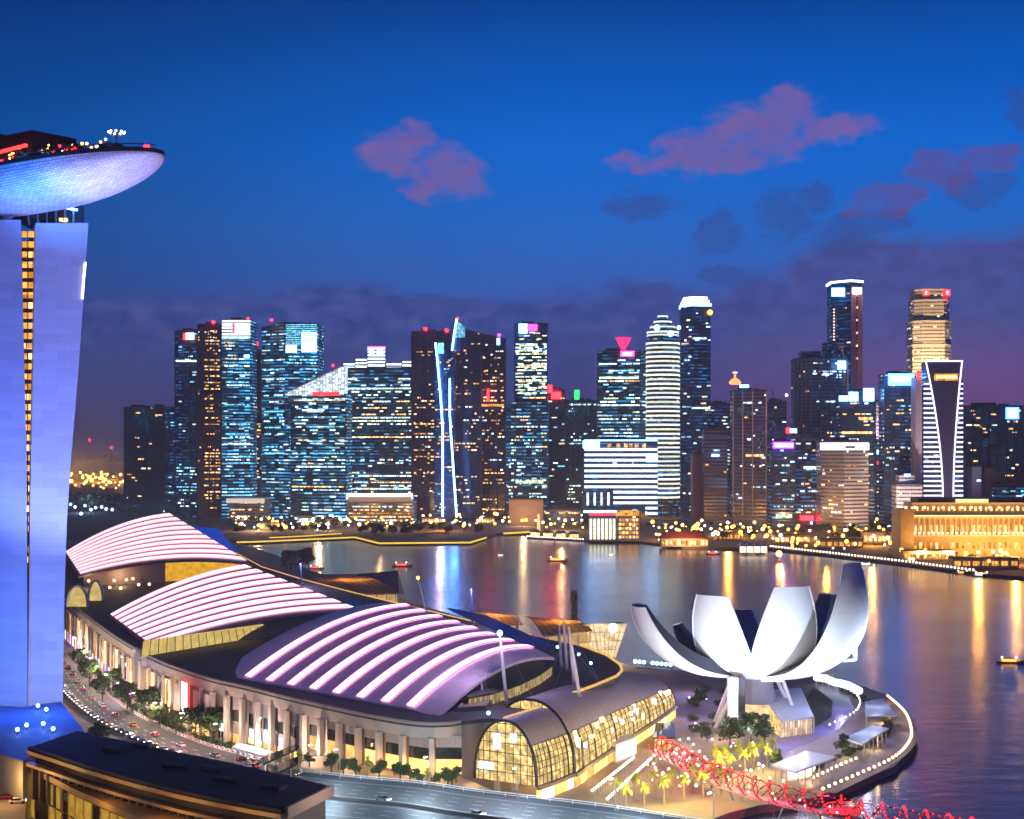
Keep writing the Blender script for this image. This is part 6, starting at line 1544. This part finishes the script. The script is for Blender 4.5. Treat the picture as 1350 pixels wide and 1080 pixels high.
# street lamps
def street_lamp():
    o = thing("street_lamp", "x", "street lamp"); MB().tube([(0, 0, 0), (0, 0, 8.6), (.8, 0, 9.2), (2.2, 0, 9.3)], [.16, .11, .09, .08], 6).build("post", M_steel, o)
    MB().box((2.3, 0, 9.2), (1.3, .6, .3)).build("lamp_head", E_bulbw, o); MB().lathe([(.35, 0), (.3, .5)], (0, 0, 0), 8).build("base", M_steel, o); return o
SL = Stamp(street_lamp)
for i, (p, h) in enumerate(walk([Vector((q[0], q[1], 0)) for q in strip(STREET, 23, 0)[1]], 27, 10)):
    SL.put((p.x, p.y, 0), h - R(90), "tall thin street lamp on the mall side of the curving street", "street lamp", "street lamps along the curving street")
    lamp("street_light", 'POINT', (p.x - 1, p.y - 5, 9.5), 9000, (1, .78, .58), size=.4)
for i, (p, h) in enumerate(walk(HWL, 30, 14)):
    SL.put((p.x, p.y - 1.5, HW_Z), h - R(90), "tall street lamp on the mall side edge of the highway", "street lamp", "street lamps along the highway")
    lamp("highway_light", 'POINT', (p.x - 1, p.y - 12, HW_Z + 10), 12000, (.62, .84, 1), size=.4)
for px in (420, 560, 700, 840): p = G(px, 1062 + (px - 420) * .05, HW_Z); lamp("highway_light_near", 'POINT', (p.x, p.y, HW_Z + 10), 9000, (.60, .82, 1), size=.4)
gr = thing("highway_railing", "pale railing with small posts along the mall side edge of the highway", "railing", HWL[0])
MB().tube([p + Vector((0, 0, 1.1)) for p in HWL], .12, 5).tube([p + Vector((0, 0, .5)) for p in HWL], .1, 5).build("rail", M_white, gr)
MB().slab([[p + Vector((.1, .3, .5)) for p in HWL], [p + Vector((.1, .3, -2.0)) for p in HWL]], Vector((0, .35, 0))).build("parapet", M_quay, gr)
for p, h in walk(HWL, 7): MB().box((p.x, p.y, HW_Z + .6), (.22, .22, 1.2)).build("post", M_white, gr)
g2 = [a.lerp(b, .33) for a, b in zip(*hw_rows)]
md = thing("median_barrier", "low concrete barrier along the middle of the highway", "barrier", g2[0]); MB().slab([[p + Vector((0, -.25, .9)) for p in g2], [p + Vector((0, -.4, .02)) for p in g2]], Vector((0, .6, 0))).build("wall", M_quay, md)
# red and white barriers along the street
def barrier():
    o = thing("road_barrier", "x", "barrier"); MB().prism([(-1, -.25), (1, -.25), (1, .25), (-1, .25)], 0, .9, top=[(-.95, -.12), (.95, -.12), (.95, .12), (-.95, .12)]).build("body", M_white, o)
    MB().box((0, 0, .5), (.7, .56, .5)).build("red_band", pbr("barrier_red", (.5, .04, .03), .5), o); return o
BR_ = Stamp(barrier)
for i, (p, h) in enumerate(walk([Vector((q[0], q[1], 0)) for q in strip(STREET, 21.5, 0)[1]][22:46], 3.4)): BR_.put((p.x, p.y, .05), h, "red and white plastic barrier in the line on the mall side of the street", "road barrier", "red and white road barriers", 1.15)
# cars
CARC = {"white": (.75, .75, .75), "silver": (.35, .36, .38), "black": (.015, .015, .018), "red": (.40, .02, .02), "blue": (.03, .08, .30), "yellow": (.65, .42, .03)}
E_head = emit("headlight", (1, .95, .85), 9.0); E_tail = emit("taillight", (1, .03, .03), 5.0)
def make_car(cn):
    pm = pbr("car_" + cn, CARC[cn], .25, .2, var=.05)
    def mk():
        o = thing("parked_car" if cn == "zz" else "car", "x", "car")
        prof = [(-2.15, .35), (2.15, .35), (2.2, .62), (2.05, .82), (1.1, .92), (-1.7, .95), (-2.15, .85)]
        mb = MB(); n = len(prof)
        vs_ = [(x, -.86, z) for x, z in prof] + [(x, .86, z) for x, z in prof]
        mb.add(vs_, [tuple(range(n)), tuple(range(2 * n - 1, n - 1, -1))] + [(i, n + i, n + (i + 1) % n, (i + 1) % n) for i in range(n)]); mb.build("body", pm, o)
        MB().prism([(-1.75, -.78), (1.05, -.78), (1.05, .78), (-1.75, .78)], .93, 1.38, top=[(-1.25, -.64), (.35, -.64), (.35, .64), (-1.25, .64)]).build("cabin_glass", M_tglass, o)
        MB().box((-.45, 0, 1.40), (1.55, 1.24, .06)).build("roof", pm, o)
        for x in (-1.35, 1.35):
            for y in (-.86, .86):
                w = MB(); w.tube([(x, y - .1, .33), (x, y + .1, .33)], .33, 10); w.build("wheel", M_black, o)
        for y in (-.62, .62):
            MB().box((2.17, y, .70), (.16, .42, .22)).build("headlight", E_head, o); MB().box((-2.14, y, .76), (.12, .40, .2)).build("taillight", E_tail, o)
        return o
    return Stamp(mk)
CARS = {k: make_car(k) for k in CARC}
names = list(CARC)
lane = [Vector((q[0], q[1], 0)) for q in strip(STREET, 11.5, 0)[0]]
for i, (p, h) in enumerate(walk(lane, 5.9, 16)):
    if i > 62: break
    cn = rnd.choice(["white", "white", "silver", "black", "white", "red", "yellow", "blue"])
    CARS[cn].put((p.x, p.y, .062), h + (math.pi if i % 7 == 3 and False else 0), "%s car with lit headlights in the queue on the near lane of the street" % cn, "car", "cars queuing on the street")
for (p, h) in walk(lane, 22, 20): lamp('headlight_glow', 'POINT', (p.x + 2, p.y - .5, 2.2), 900, (1, .82, .78), size=.4)
lane = [Vector((q[0], q[1], 0)) for q in strip(STREET, 5, 0)[1]]
for i, (p, h) in enumerate(walk(lane, 24, 30)):
    cn = ("silver", "red", "black", "white", "blue", "silver", "white", "black", "yellow", "red", "white")[i % 11]
    CARS[cn].put((p.x, p.y, .062), h + math.pi, "lone %s car driving away on the far lane of the street" % cn, "car", "cars on the far lane")
for (x, y, cn, lab) in ((9, 1053, "red", "red car parked in the amber lit yard at the bottom left corner"), (23, 1059, "white", "white car beside the red car in the bottom left yard")): CARS[cn].put(G(x, y, YZ + .02), .3, lab, "car", None)
for (x, y, cn, lab, rz) in ((330, 1012, "white", "white car on the forecourt before the walkway roofs", .5), (318, 1003, "red", "red car standing under the pale taxi stand canopy", .5), (338, 1006, "silver", "silver car at the taxi stand behind the walkway roof", .5)):
    CARS[cn].put(G(x, y), rz, lab, "car", None)
for (x, y, cn, lab) in ((630, 1076, "white", "white car driving on the highway at the bottom edge"), (505, 1056, "silver", "silver car on the highway right of the curved building")):
    p = G(x, y, HW_Z + .06); CARS[cn].put(p, -.6, lab, "car", None)
lamp("yard_light", 'POINT', tuple(G(8, 1062, YZ))[:2] + (YZ + 6,), 2600, (1, .62, .22), size=.5)
for x, y, e in ((420, 1008, 1500), (460, 1014, 1800), (500, 1019, 1800), (540, 1023, 1800), (580, 1028, 1800), (625, 1035, 1500)): p = G(x, y, FC_Z); lamp("forecourt_light", 'POINT', (p.x, p.y, FC_Z + 3.2), e, (1, .60, .16), size=.4)
for x, y, e, cl_ in ((340, 998, 3000, (.7, .9, 1)), (240, 985, 2200, (1, .5, .45)), (150, 925, 2200, (.75, .5, 1)), (110, 860, 3000, (.8, .6, 1)), (205, 950, 2400, (1, .75, .35))): p = G(x, y); lamp("wall_wash", 'POINT', (p.x, p.y, 6), e * 1.8, cl_, size=.4)
for x, y in ((330, 965), (430, 985), (530, 1000), (600, 1010)): p = G(x, y); lamp("facade_wash", 'POINT', (p.x, p.y - 9, 13), 3000, (1, .58, .48), size=.6)
for x, y in ((700, 1030), (770, 1025), (840, 985)): p = G(x, y); lamp("hall_spill", 'POINT', (p.x + 6, p.y - 8, 7), 4200, (1, .66, .22), size=.6)
for x, y in ((830, 1030), (880, 1010), (900, 985), (950, 975)): p = G(x, y); lamp("plaza_light", 'POINT', (p.x, p.y, 7), 4500, (1, .66, .36), size=.4)
for x, y in ((1040, 985), (1090, 965), (1110, 935), (1060, 1000), (915, 950), (905, 915), (960, 930)): p = G(x, y); lamp("pond_wash", 'POINT', (p.x, p.y, 9), 6000, (.52, .42, 1), size=.6)
# cars, lamps and two white arches on the lower deck left of the middle vault
for (x, y, lab) in ((102, 800, "tall white arched portal beside the tower, left of two"), (126, 792, "smaller white arched portal on the lower deck, right of two")):
    c = G(x, y, MZ); o = thing("white_portal", lab, "portal", c); r = 5.5 if x < 110 else 4
    MB().tube([c + Vector((r * math.cos(math.pi * k / 12), 0, 11 * math.sin(math.pi * k / 12) + .1)) for k in range(13)], .7, 6).build("arch", M_white, o)
    MB().slab([[c + Vector((r * math.cos(math.pi * k / 12), .5, 10.6 * math.sin(math.pi * k / 12))) for k in range(13)], [c + Vector((r * math.cos(math.pi * k / 12), .5, 0)) for k in range(13)]], Vector((0, .4, 0))).build("portal_window", E_arcade, o)
DK = globe(E_bulb, .8, 3, "deck_lamp")
for k in range(16): DK.put(G(112 + rnd.uniform(0, 85), 762 + rnd.uniform(0, 22), MZ), 0, "warm lamp on the lower deck between the far vault and the middle vault", "lamp", "lamps between the two far vaults")
for x, y in ((120, 775), (160, 772), (200, 765)): p = G(x, y, MZ); lamp("deck_glow", 'POINT', (p.x, p.y, MZ + 6), 6500, (1, .62, .28), size=.6)

# far shore: trees, lamps, low pavilions
FARL = {"warm": globe(E_bulb, 1.7, 6, "shore_lamp"), "amber": globe(E_bulba, 1.9, 6, "shore_lamp"), "white": globe(E_bulbw, 1.5, 7, "shore_lamp"), "blue": globe(E_bulbb, 1.5, 8, "shore_lamp")}
def scatter(n, x0, x1, y0, y1, kinds, where, sc=1.0):
    for _ in range(n):
        x, y = rnd.uniform(x0, x1), rnd.uniform(y0, y1); k = rnd.choice(kinds)
        FARL[k].put(G(x, y), 0, "small round %s lamp %s" % (k, where), "lamp", "lamps " + where, rnd.uniform(.6, 1.35) * sc)
scatter(48, 305, 460, 688, 706, ["warm", "amber", "white", "blue"], "among trees at the foot of the cyan towers")
scatter(70, 455, 660, 682, 702, ["warm", "warm", "amber", "white"], "on the low ground behind the yellow lined promontory")
scatter(34, 660, 770, 684, 701, ["warm", "amber", "white"], "along the shore left of the white striped block")
scatter(70, 860, 1020, 696, 719, ["warm", "amber", "amber", "white"], "around the red roofed pier hall")
scatter(90, 1020, 1190, 690, 730, ["warm", "amber", "amber", "white", "blue"], "on the shore under the striped blocks")
scatter(70, 1185, 1350, 716, 748, ["warm", "amber", "amber", "warm"], "in front of the golden hotel", .9)
treelab = ("dark round tree on the far shore below the cyan towers", "dark round tree on the promontory with the yellow light line", "dark round tree on the far shore below the striped office blocks", "dark round tree in front of the golden hotel")
for _ in range(30): FAR.put(G(rnd.uniform(300, 460), rnd.uniform(690, 705)), rnd.uniform(0, 6), treelab[0], "tree", "trees below the cyan towers", rnd.uniform(.6, 1.0))
for _ in range(34): FAR.put(G(rnd.uniform(475, 640), rnd.uniform(693, 707)), rnd.uniform(0, 6), treelab[1], "tree", "trees on the yellow lined promontory", rnd.uniform(.55, .95))
for _ in range(34): FAR.put(G(rnd.uniform(905, 1180), rnd.uniform(690, 716)), rnd.uniform(0, 6), treelab[2], "tree", "trees below the striped blocks", rnd.uniform(.6, 1.1))
for _ in range(22): FAR.put(G(rnd.uniform(1195, 1350), rnd.uniform(728, 745)), rnd.uniform(0, 6), treelab[3], "tree", "trees before the hotel", rnd.uniform(.4, .65))
for k in range(7): MID.put(G(378 + k * 5 + rnd.uniform(-2, 2), 752 - k * .6), rnd.uniform(0, 6), "dark tree in the small grove on the bay promenade behind the middle vault", "tree", "grove on the bay promenade", rnd.uniform(1.6, 2.2))
for x, y, e, cl_ in ((340, 700, 4e4, WARM), (420, 700, 4e4, WARM), (500, 696, 4e4, WARM), (580, 700, 4e4, AMBER), (690, 694, 3e4, WARM), (740, 700, 3e4, WARM), (890, 712, 4e4, AMBER), (960, 708, 5e4, AMBER), (1030, 705, 4e4, WARM), (1090, 712, 4e4, AMBER), (1150, 720, 4e4, AMBER), (1220, 735, 3e4, AMBER), (1290, 742, 3e4, AMBER), (1340, 745, 3e4, AMBER)):
    p = G(x, y); lamp("shore_glow", 'POINT', (p.x, p.y, 16), e * 3.2, cl_, size=2)
# yellow light lines along the promontory edges
def line_light(lab, px, mat, z=.8, r=1.0):
    o = thing("edge_light", lab, "light line", G(*px[0])); MB().tube([G(x, y, z) for x, y in px], r, 6).build("light_strip", mat, o)
    MB().slab([[G(x, y, z - .9) + Vector((0, .4, 0)) for x, y in px], [G(x, y, z - 3) + Vector((0, .4, 0)) for x, y in px]], Vector((0, .8, 0))).build("kerb", M_quay, o); return o
line_light("yellow light line along the water edge of the far promontory", [(312, 715), (335, 714.5), (468, 708.5), (500, 716.4), (620, 715.4), (641, 709)], E_yline)
line_light("short upper yellow light line set back from the promontory edge", [(355, 709), (400, 707), (450, 703.5)], E_yline, .8, .7)
line_light("pale yellow light line on the shore left of the white striped block", [(664, 703.4), (690, 702), (704, 700.6)], E_yline, 1.2, 1.2)
STEP = globe(emit("step_bulb", (1, .84, .66), 4.0), .95, .9)
pl_ = [G(x, y) for x, y in ((1016, 722), (1100, 731.4), (1200, 743), (1288, 754.5))]
for p, h in walk(pl_, 5.4): STEP.put((p.x, p.y, 0), 0, "pale bulb in the long even row along the far quay right of the museum", "lamp", "row of quay lamps")
# pier hall, tent pavilion, jetty
ph_ = thing("pier_hall", "low waterfront hall with red tiled roof and lit front on the far shore", "hall", tuple(G(905, 718))[:2] + (0,))
a, b = G(872, 721, 0), G(936, 722, 0)
MB().box(((a.x + b.x) / 2, a.y + 14, 4.5), (b.x - a.x, 24, 9)).build("wall", M_cream, ph_)
MB().prism([(a.x - 2, a.y), (b.x + 2, a.y), (b.x + 2, a.y + 28), (a.x - 2, a.y + 28)], 9, 16, top=[(a.x + 8, a.y + 11), (b.x - 8, a.y + 11), (b.x - 8, a.y + 17), (a.x + 8, a.y + 17)]).build("roof", pbr("red_tiles", (.30, .07, .04), .7), ph_)
for k in range(12): MB().box((a.x + (b.x - a.x) * (k + .5) / 12, a.y + 1.6, 4.4), (3.2, .5, 5)).build("window", E_warm if k % 3 else E_amber, ph_)
lamp("pier_glow", 'AREA', ((a.x + b.x) / 2, a.y - 22, 10), 22000, (1, .5, .2), ((a.x + b.x) / 2, a.y, 7), 6)
tp_ = thing("tent_pavilion", "white glowing tent pavilion at the water edge in the middle of the far shore", "pavilion", tuple(G(992, 728))[:2] + (0,))
a, b = G(975, 729, 0), G(1012, 729, 0)
for k in range(4):
    x0 = a.x + (b.x - a.x) * k / 4; x1 = a.x + (b.x - a.x) * (k + 1) / 4
    MB().prism([(x0, a.y), (x1, a.y), (x1, a.y + 14), (x0, a.y + 14)], 7, 11, top=[((x0 + x1) / 2 - .3, a.y + 7), ((x0 + x1) / 2 + .3, a.y + 7), ((x0 + x1) / 2 + .3, a.y + 7.6), ((x0 + x1) / 2 - .3, a.y + 7.6)]).build("roof", M_white, tp_)
    MB().box(((x0 + x1) / 2, a.y + 1, 3.4), ((x1 - x0) - .8, .6, 6.4)).build("lit_panel", emit("tent_glow", (1, .82, .62), 1.6, blotch=.4) if "tent_glow" not in MATS else MATS["tent_glow"], tp_)
jt = thing("jetty_restaurant", "lit jetty restaurant on the water left of the glowing column house", "jetty", tuple(G(735, 706))[:2] + (-2,))
a, b = G(694, 708, -.5), G(770, 712, -.5)
MB().slab([[a, b], [a + Vector((0, 40, 0)), b + Vector((0, 40, 0))]], 1.4).build("deck", M_quay, jt)
for k in range(24): p = a.lerp(b, (k + .5) / 24); MB().sphere(p + Vector((0, -.4, 1)), .75, 6, 4).build("lamp_head", E_bulbw, jt)
for k in range(4): p = a.lerp(b, (k + .7) / 4.4) + Vector((0, 16, 0)); MB().prism([(p.x - 7, p.y), (p.x + 7, p.y), (p.x + 7, p.y + 12), (p.x - 7, p.y + 12)], 5, 8, top=[(p.x - 4, p.y + 5), (p.x + 4, p.y + 5), (p.x + 4, p.y + 7), (p.x - 4, p.y + 7)]).build("roof", M_cream, jt); MB().box((p.x, p.y + 3, 2.4), (11, .5, 4)).build("window", E_warm, jt)
p = G(710, 700); MB().tube([(p.x, p.y, 0), (p.x, p.y, 22)], [2.2, 1.4], 8).build("column", emit("column_amber", (1, .66, .25), 1.3, blotch=.5), jt)
lamp("jetty_glow", 'POINT', (p.x + 30, p.y - 30, 12), 18000, (1, .7, .4), size=2)
# low restaurants and sheds on the far shore
for i, (x, y, w, h_, m, lab) in enumerate(((355, 698, 26, 8, "warm", "low lit restaurant among the trees at the far left shore"), (400, 690, 30, 10, "cool", "low pale lit hall at the foot of the wedge crown tower"), (440, 693, 26, 9, "warm", "low amber lit hall right of the pale hall"), (500, 686, 44, 9, "warm", "long low lit market hall under the white roofed building"), (570, 690, 30, 8, "warm", "low lit shed left of the light line towers' feet"), (640, 690, 26, 8, "warm", "low lit shed behind the tip of the promontory"),
    (1045, 716, 40, 9, "warm", "low lit restaurant row right of the tent pavilion"), (1110, 722, 46, 9, "amber", "low amber restaurant row below the white sign block"), (1160, 716, 36, 12, "warm", "lit terrace house left of the golden hotel"), (1225, 738, 50, 8, "amber", "long low amber pavilion in front of the golden hotel"), (1300, 748, 60, 8, "amber", "low amber pavilion at the right end of the quay"), (960, 712, 30, 9, "amber", "low amber house between the pier hall and the tent pavilion"))):
    p = G(x, y); o = thing("low_building", lab, "building", p)
    MB().box((p.x, p.y + 8, h_ / 2), (w, 14, h_)).build("wall", M_cream, o); MB().box((p.x, p.y + 8, h_ + .5), (w + 3, 17, .9)).build("roof", M_roofing, o)
    for k in range(7): MB().box((p.x - w / 2 + w * (k + .5) / 7, p.y + .8, h_ * .42), (w / 7 * .7, .4, h_ * .5)).build("window", {"warm": E_warm, "cool": E_cool, "amber": E_amber}[m], o)
# left distance: blue floodlit yard, dark treeline, harbour
wl = thing("stadium_roof", "low white lit roof beyond the far vault among blue white lamps", "building", G(160, 672))
p = G(160, 674); MB().box((p.x, p.y, 5), (56, 30, 10)).build("wall", M_cream, wl); MB().slab([[p + Vector((-32, -16, 10)), p + Vector((32, -16, 10))], [p + Vector((-32, 16, 16)), p + Vector((32, 16, 16))]], .8).build("roof", M_white, wl)
for (x, y) in ((93, 676), (112, 669), (112, 678), (126, 681), (134, 680), (148, 684), (107, 690), (149, 668), (167, 667), (120, 684), (140, 683), (99, 680)): FARL["blue"].put(G(x, y) , 0, "blue white floodlamp in the dark yard between the tower and the far vault", "lamp", "blue lamps in the far yard", 1.5)
for x, y in ((110, 676), (160, 668)): p = G(x, y); lamp("yard_flood", 'POINT', (p.x, p.y, 22), 9e4, (.45, .6, 1), size=2)
tl = MB(); rr = random.Random(3)
for _ in range(70): c = G(rr.uniform(60, 240), rr.uniform(668, 676)); leaf_cloud(tl, (c.x, c.y, 14), 24, 12, 15, 60, 4.0, rr.randrange(9999))
o = tl.build("treeline", M_leaf[0]); o["kind"] = "stuff"; tag(o, "dark tree belt between the blue lit yard and the amber harbour", "trees")
HARB = globe(emit("harbour_bulb", (1, .62, .14), 4.5), 3.6, 26, "harbour_lamp")
for _ in range(60): x = rnd.uniform(88, 166); HARB.put(G(x, rnd.uniform(632, 655)), 0, "amber lamp on a tall mast in the harbour seen between tower and skyline", "lamp", "harbour lamps", rnd.uniform(.55, 1.2))
for k in range(14):
    x, y = rnd.uniform(80, 168), rnd.uniform(634, 654); c = G(x, y); o = thing("container_stack", "low amber lit block of stacked containers in the harbour", "containers", c, "container stacks in the harbour")
    w = rnd.uniform(40, 90); MB().box((c.x, c.y, 8), (w, 26, 16)).build("lower_row", pbr("container_%d" % (k % 3), ((.5, .3, .12), (.42, .2, .1), (.3, .28, .2))[k % 3], .7) if "container_%d" % (k % 3) not in MATS else MATS["container_%d" % (k % 3)], o)
    MB().box((c.x - w * .15, c.y, 20), (w * .55, 24, 7.6)).build("upper_row", MATS["container_0"], o)
for x, y in ((100, 650), (130, 644), (155, 648), (115, 636)): c = G(x, y); lamp("harbour_light", 'POINT', (c.x, c.y - 40, 60), 7e5, (1, .50, .08), size=6)
for (x, lab) in ((118, "taller harbour crane with red lamp on the left"), (147, "lower harbour crane with red lamp on the right")):
    c = G(x, 634); o = thing("harbour_crane", lab, "crane", c); H_ = 130 if x < 130 else 105
    for dx in (-12, 12): MB().tube([c + Vector((dx, 0, 0)), c + Vector((dx * .6, 0, H_ * .7))], 1.6, 5).build("leg", M_dsteel, o)
    MB().beam(c + Vector((-14, 0, H_ * .55)), c + Vector((55, 0, H_ * .58)), 3, 3).build("boom", M_dsteel, o); MB().tube([c + Vector((0, 0, H_ * .55)), c + Vector((0, 0, H_))], 1.6, 5).build("mast", M_dsteel, o)
    MB().sphere(c + Vector((0, 0, H_ + 2)), 3).build("beacon", E_red, o)
# boats
def make_boat(hullmat, litmat):
    def mk():
        o = thing("river_boat", "x", "boat")
        st = [(-6, .9, .9), (-3, 1.5, .7), (0, 1.7, .6), (3, 1.5, .7), (5.2, .8, 1.1), (6.4, .06, 1.5)]
        MB().grid([[(x, -w, dz), (x, -w * .6, -.3), (x, 0, -.55), (x, w * .6, -.3), (x, w, dz), (x, 0, dz - .1), (x, -w, dz)] for x, w, dz in st]).build("hull", hullmat, o)
        MB().box((-.6, 0, 1.3), (6.2, 2.2, 1.2)).build("cabin", litmat, o); MB().box((-.6, 0, 2.05), (7.2, 2.8, .22)).build("roof", hullmat, o)
        for x in (-3.6, 2.6): MB().sphere((x, 0, 2.5), .4, 6, 4).build("lamp_head", E_bulbw, o)
        return o
    return Stamp(mk)
E_cab = emit("boat_cabin_red", (1, .12, .08), 1.8); E_cab2 = emit("boat_cabin_amber", (1, .42, .08), 2.0)
M_bred = pbr("boat_red", (.45, .05, .04), .4); M_bor = pbr("boat_orange", (.6, .20, .03), .4); M_bwh = pbr("boat_white", (.7, .7, .7), .4)
B1, B2, B3 = Stamp(make_boat(M_bred, E_cab).make), make_boat(M_bor, E_cab2), make_boat(M_bwh, E_hallw)
for st, x, y, rz, s, lab in ((B1, 530, 747, .1, 1.5, "red lit boat on the bay left of the blue reflection"), (B2, 734, 740, 0, 1.6, "orange lit boat in the middle of the bay"), (B1, 416, 750, .2, 1.2, "red lit boat beside the grove on the bay promenade"), (B2, 1332, 874, -.1, 1.15, "orange lit boat in motion at the right picture edge"),
                             (B3, 1142, 746, .2, 1.1, "pale boat by the quay just right of the tallest petal"), (B1, 940, 731, .1, 1.2, "red lit boat near the tent pavilion"), (B2, 1270, 757, -.1, 1.2, "amber boat moored along the right end of the quay"), (B3, 1295, 760, -.1, 1.5, "white lit boat moored at the right end of the quay"), (B3, 806, 733, .8, .7, "small dim boat below the glowing column house"), (B3, 660, 733, 0, .6, "tiny pale boat near the tip of the promontory")):
    st.put(G(x, y, -2.5), rz, lab, "boat", None, s)
buoy = thing("light_buoy", "small floating amber lamp mast in front of the shore, with strong orange reflection", "buoy", G(1027, 742, -2.5))
c = G(1027, 741, -2.5); MB().lathe([(2, 0), (1.6, 2), (.5, 2.4), (.4, 6)], c, 10).build("float", M_bor, buoy); MB().sphere(c + Vector((0, 0, 8)), 2.6, 10, 8).build("lamp_head", emit("buoy_bulb", (1, .36, .03), 60), buoy)

# ================================================================== evening haze over the bay
def haze_mat():
    m, t, out = new_mat("evening_haze")
    v = t.nodes.new("ShaderNodeVolumePrincipled"); t.links.new(v.outputs[0], out.inputs["Volume"])
    v.inputs["Color"].default_value = (.82, .86, .95, 1); v.inputs["Density"].default_value = HAZE; v.inputs["Anisotropy"].default_value = .55
    return m
HAZE = .00009
hz_ = MB().box((0, 10500, 170), (29000, 24000, 352)).build("haze", haze_mat()); hz_["kind"] = "stuff"; tag(hz_, "thin evening haze hanging over the bay and the skyline", "haze")
